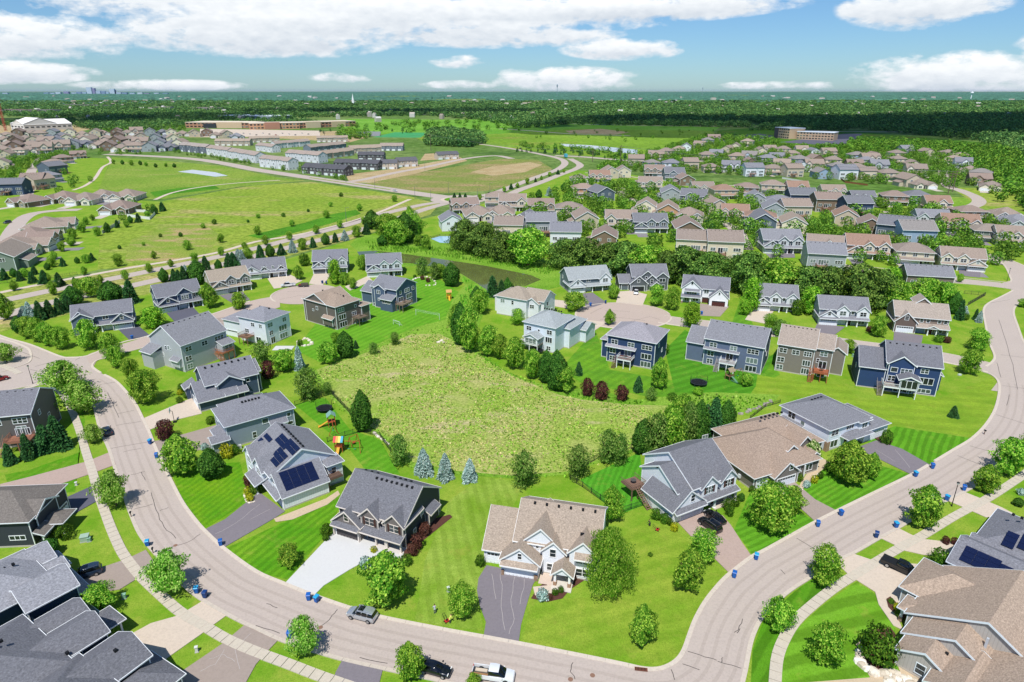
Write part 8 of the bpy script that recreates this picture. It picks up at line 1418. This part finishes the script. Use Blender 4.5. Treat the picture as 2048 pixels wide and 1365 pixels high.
def tramp(px, py, lab, rad=2.0):
    r = empty('trampoline', G(px, py)); tag(r, lab, 'trampoline'); MB().cyl(0, 0, .86, .9, rad * .86, rad * .86, BLACK, 24).build('mat', r); q = MB(); n = 24
    q.add([(k * math.cos(6.2832 * i / n), k * math.sin(6.2832 * i / n), .92) for k in (rad * .86, rad) for i in range(n)], [(i, (i + 1) % n, n + (i + 1) % n, n + i) for i in range(n)], mat('flat', '2f343a')); q.build('pad', r)
    lg = MB().cyl(0, 0, 0, .88, .05, .05, DARK, 5).mesh('leg'); po = MB().cyl(0, 0, .9, 2.7, .035, .035, BLACK, 5).mesh('net_pole')
    for i in range(8): a = i * .7854; link('leg' if i % 2 else 'net_pole', lg if i % 2 else po, r, (rad * math.cos(a), rad * math.sin(a), 0))
    q = MB()
    for i in range(48): a = 6.2832 * i / 48; q.bar((rad * math.cos(a), rad * math.sin(a), .9), (rad * math.cos(a), rad * math.sin(a), 2.6), .008, BLACK, 3)
    for z in (1.3, 1.8, 2.2, 2.6):
        for i in range(24): a, b = 6.2832 * i / 24, 6.2832 * (i + 1) / 24; q.bar((rad * math.cos(a), rad * math.sin(a), z), (rad * math.cos(b), rad * math.sin(b), z), .01, BLACK, 3)
    q.build('safety_net', r)
tramp(649, 822, 'black round trampoline in the fenced garden by the meadow'); tramp(1397, 770, 'black netted trampoline on the lawn beside the wooden playset', 2.3); tramp(1075, 706, 'trampoline under the trees by the pale blue-white house', 1.9)

# ---- fences --------------------------------------------------------------------------------------
def fence(pp, h, c, lab, gap=2.4, picket=.16, name='fence', solid=False):
    pts = gl(pp); r = empty(name, pts[0]); tag(r, lab, 'fence'); m_ = mat('flat', c); L0 = pts[0]; pm = MB().box(-.05, .05, -.05, .05, 0, h + .08, m_).mesh('post'); pn_ = {}
    for a, b in zip(pts, pts[1:]):
        ln = (b - a).length; n = max(1, round(ln / gap)); yaw = math.atan2(b.y - a.y, b.x - a.x); l_ = round(ln / n, 2)
        for i in range(n):
            p = a.lerp(b, i / n) - L0; link('post', pm, r, p, yaw)
            if l_ not in pn_:
                q = MB()
                if solid: q.box(.05, l_ - .05, -.02, .02, .05, h, m_); q.box(.05, l_ - .05, -.04, .04, h - .1, h, m_)
                else:
                    q.box(0, l_, -.02, .02, h - .1, h - .05, m_); q.box(0, l_, -.02, .02, .12, .17, m_)
                    for k in range(int(l_ / picket)): q.box(k * picket, k * picket + .022, -.012, .012, .05, h, m_)
                pn_[l_] = q.mesh('fence_panel')
            link('fence_panel', pn_[l_], r, p, yaw)
        link('post', pm, r, b - L0, yaw)
    return r
fence([(590, 812), (625, 800), (662, 788), (704, 832), (716, 862)], 1.3, '2a2c2e', 'black metal fence round the trampoline garden'); fence([(655, 885), (690, 873), (722, 864), (760, 875), (782, 905)], 1.3, '2a2c2e', 'black metal fence between the two play gardens')
fence([(1140, 960), (1165, 975), (1200, 1000), (1238, 1027), (1285, 1012)], 1.3, '2a2c2e', 'black metal fence behind the taupe-roofed white house'); fence([(1150, 945), (1200, 915), (1262, 898), (1280, 905)], 1.3, '2a2c2e', 'black metal fence along the near meadow edge at right')
fence([(1500, 838), (1530, 815), (1560, 806)], .9, '3a3430', 'low dark fence at the meadow corner beside the boulders'); fence([(1928, 588), (1970, 592), (1935, 612)], 1.5, '3a3a38', 'dark wooden fence by the upper street bend')
fence([(255, 424), (314, 426), (300, 440), (255, 434)], 1.8, 'e4e4e2', 'white board fence beside the low houses', 2.4, .2, 'fence', True); fence([(205, 468), (232, 452), (240, 446)], 1.8, 'd6d4d0', 'pale board fence below the low houses', 2.4, .2, 'fence', True)
fence([(0, 568), (60, 561), (110, 556), (155, 550)], 1.3, '333537', 'long black fence behind the lower left lawns'); fence([(1668, 350), (1690, 366), (1735, 372)], 1.5, '8a5a3c', 'brown board fence round a far garden', 2.4, .2, 'fence', True); fence([(1564, 358), (1616, 367)], 1.6, 'e2e0dc', 'white board fence behind the far gable houses', 2.4, .2, 'fence', True)
fence([(862, 478), (880, 473), (901, 473), (900, 488)], 1.2, '3a4046', 'dark fence round the blue pool')

# ---- stones --------------------------------------------------------------------------------------
def boulder(seed, c):
    rr = random.Random(seed); m_ = MB(); n = 7; vs = [(0, 0, .42)] + [(math.cos(6.28 * i / n) * rr.uniform(.3, .42), math.sin(6.28 * i / n) * rr.uniform(.3, .42), .3 * rr.uniform(.7, 1.1)) for i in range(n)] + [(math.cos(6.28 * i / n) * rr.uniform(.4, .5), math.sin(6.28 * i / n) * rr.uniform(.4, .5), -.05) for i in range(n)]
    m_.add(vs, [(0, 1 + i, 1 + (i + 1) % n) for i in range(n)] + [(1 + i, 8 + i, 8 + (i + 1) % n, 1 + (i + 1) % n) for i in range(n)], mat('pave', c, n='rock')); return m_.mesh('boulder')
BO = [boulder(i, c) for i, c in enumerate(['e2d8c6', 'd6cab6', 'ebe4d6', 'c9bba6'])]; BO2 = [boulder(9, '8f8880'), boulder(10, 'a39a90')]
def stones(name, lab, pp, n, ms, sz=1.0, spread=.25, cat='stones'):
    pts = spline(gl(pp), 6); r = empty(name, pts[0]); tag(r, lab, cat)
    for i in range(n):
        p = pts[min(len(pts) - 1, int(i / n * len(pts)))] + Vector((rnd.uniform(-spread, spread), rnd.uniform(-spread, spread), 0)); s = sz * rnd.uniform(.75, 1.3)
        o = link('boulder', ms[i % len(ms)], r, p - pts[0], rnd.random() * 6.28); o.scale = (s, s * rnd.uniform(.8, 1.2), s)
stones('boulder_border', 'ring of cream boulders round the planted bed at lower right', [(1722, 1300), (1718, 1318), (1728, 1335), (1745, 1346), (1765, 1350), (1785, 1348)], 20, BO, 1.5)
stones('boulder_border', 'loose pale boulders beside the lower right corner house', [(1770, 1360), (1790, 1355), (1810, 1365), (1830, 1368)], 16, BO, 1.2, .8)
stones('stone_edging', 'line of dark stones at the meadow corner', [(1478, 830), (1500, 822), (1530, 812), (1546, 802)], 14, BO2, 1.1, .4); stones('stone_edging', 'stone edging along the lawn below the rainbow canopy', [(748, 866), (762, 878), (778, 890)], 16, BO, .8, .15)
stones('stone_edging', 'boulder edging of the round bed by the play lawn', [(826, 560), (838, 556), (852, 554), (866, 560), (870, 570), (850, 572)], 18, BO, 1.0, .3); stones('fire_pit_seats', 'ring of pale boulders round the fire pit beside the white walkout house', [(598, 684), (606, 679), (618, 680), (624, 687), (614, 692), (602, 690), (598, 686)], 20, BO, 1.1, .5)
stones('stone_wall', 'low stone wall down the side of the pale blue-white house', [(1106, 694), (1116, 686), (1128, 678), (1134, 672)], 14, BO, .9, .15); stones('stone_outlet', 'small stone outlet at the top of the meadow', [(876, 686), (882, 683), (886, 687)], 8, BO, 1.1, .4)
stones('stone_edging', 'stones along the flower bed by the brown-roofed low house', [(1594, 985), (1606, 974), (1620, 962), (1640, 948)], 16, BO, .6, .5)
stones('stone_edging', 'curved stone edging of the bed by the solar-panelled house', [(492, 978), (490, 995), (498, 1006), (510, 1004)], 14, BO, .6, .1)
# ---- patio sets ----------------------------------------------------------------------------------
def chair(px, py, ang, c, lab, z=0, grp=None):
    r = empty('garden_chair', G(px, py) + Vector((0, 0, z)), R(ang)); tag(r, lab, 'chair', grp); m_ = mat('flat', c); MB().box(-.3, .3, -.3, .3, .36, .44, m_).build('seat', r); MB().hexa([(-.3, .26, .44), (.3, .26, .44), (.3, .32, .44), (-.3, .32, .44), (-.3, .4, 1.05), (.3, .4, 1.05), (.3, .46, 1.05), (-.3, .46, 1.05)], m_).build('backrest', r); lm = MB().box(-.03, .03, -.03, .03, 0, .36, m_).mesh('leg')
    for x in (-.26, .26):
        for y in (-.26, .26): link('leg', lm, r, (x, y, 0))
chair(1089, 1140, -60, 'd89a5c', 'tan chair, left one of the pair on the front porch patio', .12, 'chairs on the front patio'); chair(1106, 1136, 80, 'd8824a', 'orange-tan chair, right one of the pair on the front porch patio', .12, 'chairs on the front patio'); chair(1098, 1144, 180, 'd89a5c', 'tan chair facing the house on the front porch patio', .12, 'chairs on the front patio')
SEEN = set()
for (h, me, off) in EXTRA:
    o = bpy.data.objects.new('deck_table', me); S.collection.objects.link(o); o.matrix_world = Matrix.LocRotScale(h.location, h.rotation_euler, (1, 1, 1)) @ Matrix.Translation(off)
    nm = next((n for (hh, _, _, n) in NEAR if hh == h), None); first = h not in SEEN; SEEN.add(h)
    if not first: bpy.data.objects.remove(o); continue
    if nm: tag(o, f"round dark table on the deck of {nm}", 'table')
    else: bpy.data.objects.remove(o)
r = empty('patio', G(567, 697)); r['kind'] = 'structure'; q = MB(); q.box(-3, 3, -1.8, 1.8, 0, .12, WHC); q.build('patio_slab', r)

# ---- people --------------------------------------------------------------------------------------
def person(px, py, ang, shirt, trousers, lab, hair='3a2a20', lean=0.0, crouch=0.0, arm=0.0):
    r = empty('person', G(px, py), R(ang)); tag(r, lab, 'person'); k = 1 - crouch * .45; hip = .92 * k; ly = -lean * .5
    J = [(0, 0, hip), (0, ly * .5, hip + .28), (0, ly, hip + .52), (0, ly * 1.15, hip + .62), (0, ly * 1.3 - .01, hip + .72), (0, ly * 1.35 - .01, hip + .84)]; Rd = [(.15, .11), (.14, .1), (.17, .11), (.06, .06), (.1, .11), (.085, .095)]; E_ = [(i, i + 1) for i in range(5)]
    for s in (-1, 1):
        b = len(J); J += [(s * .1, 0, hip - .04), (s * .11, -.04 - crouch * .35, hip * .52), (s * .12, .02, .1), (s * .12, -.14, .04)]; Rd += [(.1, .1), (.065, .065), (.045, .045), (.045, .04)]; E_ += [(0, b), (b, b + 1), (b + 1, b + 2), (b + 2, b + 3)]
        b = len(J); J += [(s * .2, ly, hip + .5), (s * .25, ly - .04, hip + .24), (s * .23, ly - .16 - arm * .2, hip + .04 + arm * .3), (s * .22, ly - .22 - arm * .24, hip - .02 + arm * .32)]; Rd += [(.06, .06), (.045, .045), (.035, .035), (.04, .025)]; E_ += [(2, b), (b, b + 1), (b + 1, b + 2), (b + 2, b + 3)]
    me = bpy.data.meshes.new('body'); me.from_pydata(J, E_, []); o = link('body', me, r); sk = o.modifiers.new('skin', 'SKIN'); sv = me.skin_vertices[0].data
    for i, q in enumerate(Rd): sv[i].radius = q
    sv[0].use_root = True; o.modifiers.new('sub', 'SUBSURF').levels = 2; o.modifiers['sub'].render_levels = 2
    nt_ = NT('person_' + shirt, .8, .2); z = nt_.n('ShaderNodeSeparateXYZ', {0: nt_.co()}).outputs[2]; f1 = nt_.mt('GREATER_THAN', z, hip + .60); f2 = nt_.mt('GREATER_THAN', z, hip - .02)
    me.materials.append(nt_.col(nt_.mix(f1, nt_.mix(f2, srgb(trousers), srgb(shirt)), srgb('c99a7c'))))
    q = MB(); q.cyl(0, ly * 1.35 + .01, hip + .84, hip + .95, .105, .06, mat('flat', hair), 10); q.build('hair', r); return r
person(870, 1228, 200, 'b8bcc2', '5c6068', 'person in pale grey top and grey trousers standing on the lawn by the street', lean=.2)
person(899, 1247, 120, 'd8d86a', '4a4a4a', 'person in yellow top bending over a red tool near the grey driveway', lean=.5, crouch=.3, arm=.5)
person(1300, 1052, -60, '3c3a3c', '2f3034', 'person in dark clothes crouching by the flower bed of the black-car house', lean=.5, crouch=.8, arm=.5)
def mower(px, py, ang, lab):
    r = empty('lawn_mower', G(px, py), R(ang)); tag(r, lab, 'lawn mower'); rd = mat('flat', 'b8322a'); MB().box(-.35, .35, -.25, .25, .12, .32, rd).build('deck', r); MB().cyl(0, 0, .32, .5, .16, .14, BLACK, 8).build('engine', r); q = MB(); q.bar((-.2, .25, .25), (-.2, .95, .95), .03, BLACK, 4); q.bar((.2, .25, .25), (.2, .95, .95), .03, BLACK, 4); q.bar((-.2, .95, .95), (.2, .95, .95), .03, BLACK, 4); q.build('handle', r)
    wm = MB().bar((-.04, 0, 0), (.04, 0, 0), .12, TYRE, 8).mesh('wheel')
    for x in (-.38, .38):
        for y in (-.22, .22): link('wheel', wm, r, (x, y, .12))
mower(894, 1244, 40, 'red mower beside the bending person by the driveway'); mower(1315, 1061, 60, 'red mower on the lawn by the crouching person')
# post boxes
def mailbox(px, py, ang, lab):
    r = empty('mailbox', G(px, py), R(ang)); tag(r, lab, 'mailbox'); MB().box(-.06, .06, -.06, .06, 0, 1.05, mat('flat', '6a4a3a')).build('post', r); q = MB(); q.box(-.14, .14, -.26, .26, 1.05, 1.28, BLACK); q.build('box', r)
mailbox(307, 1108, 20, 'black mailbox under the lower left street tree'); mailbox(331, 944, 30, 'dark mailbox on the left lawn kerb'); mailbox(263, 1035, 20, 'mailbox on the left verge below the street tree'); mailbox(1968, 870, 10, 'mailbox on the inner kerb of the right curve')
# catch basin
q = MB(); q.box(-.9, .9, -.3, .3, 0, .03, mat('flat', '7a4a38', rough=.9)); [q.box(-.8 + i * .2, -.7 + i * .2, -.22, .22, .03, .05, BLACK) for i in range(8)]; tag(q.build('storm_drain', None, G(1282, 1341) + Vector((0, 0, .2)), R(-8)), 'rusty storm drain grate in the kerb at the bottom bend', 'storm drain')

# ---- far things: crane, towers, pylons, grandstand, skyline --------------------------------------
r = empty('tower_crane', G(12, 262)); tag(r, 'red lattice crane mast at the far left edge', 'crane'); rc = mat('flat', 'a8453a'); q = MB(); Hc = tall(G(12, 262), 197)
for x in (-1.6, 1.6):
    for y in (-1.6, 1.6): q.bar((x, y, 0), (x, y, Hc), .35, rc, 4)
for i in range(14): z = Hc * i / 14; z2 = Hc * (i + 1) / 14; q.bar((-1.6, -1.6, z), (1.6, -1.6, z2), .22, rc, 4); q.bar((1.6, -1.6, z), (-1.6, -1.6, z2), .22, rc, 4); q.bar((1.6, -1.6, z), (1.6, 1.6, z2), .22, rc, 4)
q.build('mast', r); q = MB(); q.bar((-12, 0, Hc), (6, 0, Hc), .6, rc, 4); q.build('jib', r)
def wtower(px, py, top, c, lab, rr_=9):
    p = G(px, py); h = tall(p, top) if p.y < 4000 else (p.y * (py - top) / F_PX) * 1.0; r = empty('water_tower', p); tag(r, lab, 'water tower'); m_ = mat('flat', c); q = MB(); q.cyl(0, 0, 0, h * .75, rr_ * .28, rr_ * .22, m_, 10); q.build('column', r); q = MB(); q.cyl(0, 0, h * .7, h * .85, rr_ * .3, rr_, m_, 14); q.cyl(0, 0, h * .85, h * .93, rr_, rr_, m_, 14); q.cyl(0, 0, h * .93, h, rr_, rr_ * .3, m_, 14); q.build('tank', r)
wtower(1941, 200, 186, 'f0f2f4', 'white water tower on the far right horizon', 14); wtower(1114, 194, 172, '8a99a4', 'slim grey water tower on the horizon right of centre', 9); wtower(1404, 194, 177, '9aa8b2', 'thin pale tower on the right horizon', 6)
p = G(707, 212); r = empty('church', p); tag(r, 'white church steeple among the far trees left of centre', 'church'); wm = mat('flat', 'f2f4f4'); MB().box(-14, 14, 0, 22, 0, 12, wm).build('nave', r); q = MB(); q.box(-5, 5, -8, 2, 0, 28, wm); q.cyl(0, -3, 28, 62, 6, .3, wm, 8); q.build('steeple', r)
def pylon(px, py, top, lab):
    p = G(px, py); h = tall(p, top); r = empty('power_pole', p); tag(r, lab, 'power pole'); m_ = mat('flat', '6f5f52'); MB().cyl(0, 0, 0, h, .35, .25, m_, 6).build('pole', r); q = MB(); q.box(-3, 3, -.15, .15, h - 1.6, h - 1.3, m_); q.box(-2.4, 2.4, -.15, .15, h - 3.8, h - 3.5, m_); q.build('crossarm', r); return p + Vector((0, 0, h - 1.4))
tops = [pylon(1896, 388, 344, 'left one of the two tall brown power poles at far right'), pylon(1905, 384, 340, 'right one of the two tall brown power poles at far right'), pylon(1185, 324, 300, 'power pole in the green strip by the roundabout road'), pylon(1240, 334, 290, 'tall power pole below the first far houses'), pylon(862, 302, 268, 'power pole at the left end of the pine block'), pylon(650, 282, 262, 'power pole by the school')]
def wire(a, b, n=12, sag=4):
    q = MB(); pts = [a.lerp(b, i / n) - Vector((0, 0, sag * 4 * (i / n) * (1 - i / n))) for i in range(n + 1)]
    for u, v in zip(pts, pts[1:]): q.bar(u, v, .12, mat('flat', '5a5c60'), 3)
    return q
for i, (a, b, l_) in enumerate([(tops[1], tops[3], 'long power cable across the green strip at right'), (tops[3], tops[2], 'power cable over the roundabout road'), (tops[2], tops[4], 'power cable past the pine block'), (tops[4], tops[5], 'power cable towards the school')]): tag(wire(a, b).build('power_cable'), l_, 'cable')
gs = empty('grandstand', G(735, 273), 0); tag(gs, 'grey stepped grandstand beside the sports field', 'grandstand'); sm = MB().box(-22, 22, 0, 1.6, 0, .9, mat('flat', '9a9c9e')).mesh('step')
for i in range(9): link('step', sm, gs, (0, i * 1.5, i * .8))
for i in range(26):      # far city: separate towers on the left horizon
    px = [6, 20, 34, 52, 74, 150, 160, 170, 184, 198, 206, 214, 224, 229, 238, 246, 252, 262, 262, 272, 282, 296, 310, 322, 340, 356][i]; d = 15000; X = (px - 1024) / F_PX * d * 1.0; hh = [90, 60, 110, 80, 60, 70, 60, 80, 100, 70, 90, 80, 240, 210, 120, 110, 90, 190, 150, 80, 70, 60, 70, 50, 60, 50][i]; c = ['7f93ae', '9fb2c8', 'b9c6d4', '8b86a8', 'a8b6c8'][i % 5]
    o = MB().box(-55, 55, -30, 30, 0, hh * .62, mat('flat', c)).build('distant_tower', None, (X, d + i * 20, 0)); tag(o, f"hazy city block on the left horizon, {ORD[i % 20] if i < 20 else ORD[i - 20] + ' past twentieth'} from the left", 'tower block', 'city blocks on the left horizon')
# ---- meadow tufts: uncountable, one object of real blades -----------------------------------------
def tufts(name, pp, sp, cols, h=(.35, .9), prob=1.0, w_=.22):
    m_ = MB(); mats = [mat('leaf', c, tr=.3) for c in cols]
    for X, Y, k in fillpoly(pp, sp, .5, prob):
        if noise.noise(Vector((X * .12, Y * .12, 3))) < -.25: continue
        hh = rnd.uniform(*h); mm = mats[0 if noise.noise(Vector((X * .05, Y * .05, 8))) + rnd.uniform(-.5, .5) < 0 else rnd.randrange(len(mats))]
        for j in range(3):
            a = rnd.random() * 6.28; dx, dy = math.cos(a) * w_, math.sin(a) * w_; lx, ly = rnd.uniform(-.35, .35), rnd.uniform(-.35, .35)
            m_.add([(X - dx, Y - dy, 0), (X + dx, Y + dy, 0), (X + lx, Y + ly, hh)], [(0, 1, 2)], mm)
    o = m_.build(name); o['kind'] = 'stuff'; return o
tufts('meadow_grass', [(640, 745), (705, 722), (749, 706), (823, 676), (880, 672), (925, 700), (1024, 758), (1117, 795), (1257, 815), (1340, 816), (1410, 830), (1264, 898), (1130, 942), (1024, 950), (917, 940), (826, 922), (745, 852), (664, 784)], .62, ['a2bc54', 'c4bc7c', 'd0c290', '94b84a'], h=(.15, .42), prob=.9, w_=.2)
tufts('rough_edge_grass', [(622, 748), (700, 710), (820, 662), (905, 650), (935, 690), (1030, 750), (1130, 785), (1280, 808), (1440, 800), (1420, 885), (1264, 910), (1130, 955), (1024, 962), (900, 950), (810, 935), (740, 870), (690, 835), (650, 795)], 1.0, ['7fae34', '98bc48', 'b4b468'], (.2, .6), w_=.3, prob=.55)
tufts('reeds', [(735, 500), (860, 510), (1020, 535), (1100, 552), (1110, 540), (960, 505), (800, 490), (730, 485)], 1.3, ['74ac34', '98c84c'], (.8, 1.8), w_=.3)
tufts('reeds', [(925, 556), (975, 584), (1010, 590), (960, 600), (935, 640), (915, 610), (925, 580)], 1.2, ['74ac34', '98c84c'], (.6, 1.5), w_=.3)
tufts('wild_growth', [(900, 660), (925, 690), (1024, 752), (1130, 785), (1260, 805), (1330, 800), (1420, 790), (1540, 800), (1470, 830), (1340, 815), (1180, 803), (1117, 792), (1000, 742), (900, 672)], 1.1, ['6aa02c', '86b83c', 'a4bc60'], (.4, 1.0), w_=.35)
# ---- the air: thin haze round camera and scene -----------------------------------------------------
HZ = MB(); HZ.box(-50000, 50000, -3500, 62000, -1.5, 130, WHITE); hb = HZ.mesh('haze'); hb.materials.clear(); hm = bpy.data.materials.new('haze_air'); hm.use_nodes = True; ht = hm.node_tree
for n in list(ht.nodes):
    if n.type != 'OUTPUT_MATERIAL': ht.nodes.remove(n)
pv = ht.nodes.new('ShaderNodeVolumePrincipled'); pv.inputs['Color'].default_value = (.62, .80, 1, 1); pv.inputs['Density'].default_value = HAZE; pv.inputs['Anisotropy'].default_value = .2
ht.links.new(pv.outputs[0], [n for n in ht.nodes if n.type == 'OUTPUT_MATERIAL'][0].inputs['Volume']); hb.materials.append(hm); o = link('haze', hb); o['kind'] = 'stuff'
# ---- clouds overhead, out of the picture, whose shade falls on the far woods ----------------------
def cloud(cx, cy, cz, rx, ry, rz, seed):
    bm = bmesh.new(); bmesh.ops.create_icosphere(bm, subdivisions=4, radius=1)
    for v in bm.verts:
        n_ = noise.noise(v.co * 1.6 + Vector((seed, 0, 0))) * .45 + noise.noise(v.co * 4 + Vector((seed, 3, 0))) * .22; v.co *= 1 + n_; v.co = Vector((v.co.x * rx, v.co.y * ry, max(v.co.z, -.25) * rz))
    me = bpy.data.meshes.new('cloud'); bm.to_mesh(me); bm.free(); me.materials.append(mat('flat', 'f4f5f7', rough=1.0)); o = link('cloud', me, None, (cx, cy, cz)); o['kind'] = 'structure'; return o
hz = 1300; dy = hz / math.tan(R(SUN_EL)); sx_ = -dy * math.sin(R(SUN_AZ - 180)) ; sy_ = dy * math.cos(R(SUN_AZ - 180))
cm = bpy.data.materials.new('cloud_vapour'); cm.use_nodes = True; cn = cm.node_tree; cb_ = cn.nodes['Principled BSDF']; cb_.inputs['Base Color'].default_value = (.9, .91, .93, 1); cb_.inputs['Roughness'].default_value = 1
ct = cn.nodes.new('ShaderNodeBsdfTransparent'); cx_ = cn.nodes.new('ShaderNodeMixShader'); cx_.inputs[0].default_value = .55; cn.links.new(cb_.outputs[0], cx_.inputs[1]); cn.links.new(ct.outputs[0], cx_.inputs[2]); cn.links.new(cx_.outputs[0], [n for n in cn.nodes if n.type == 'OUTPUT_MATERIAL'][0].inputs[0])
MATS[('flat', 'f4f5f7', (('rough', 1.0),))] = cm
rc_ = random.Random(5)
for gx, gy, rx, ry in [(1050, 1500, 850, 420), (1700, 2000, 600, 260), (600, 1750, 380, 150), (-1350, 1900, 620, 240), (-500, 2500, 500, 200), (2300, 1600, 600, 350)]:
    for j in range(3):
        cloud(gx + sx_ + (j - 1) * rx * .6, gy - sy_ + rc_.uniform(-.35, .35) * ry, hz + rc_.uniform(-60, 60), rx * rc_.uniform(.4, .62), ry * rc_.uniform(.6, .95), 190, rc_.uniform(0, 50))
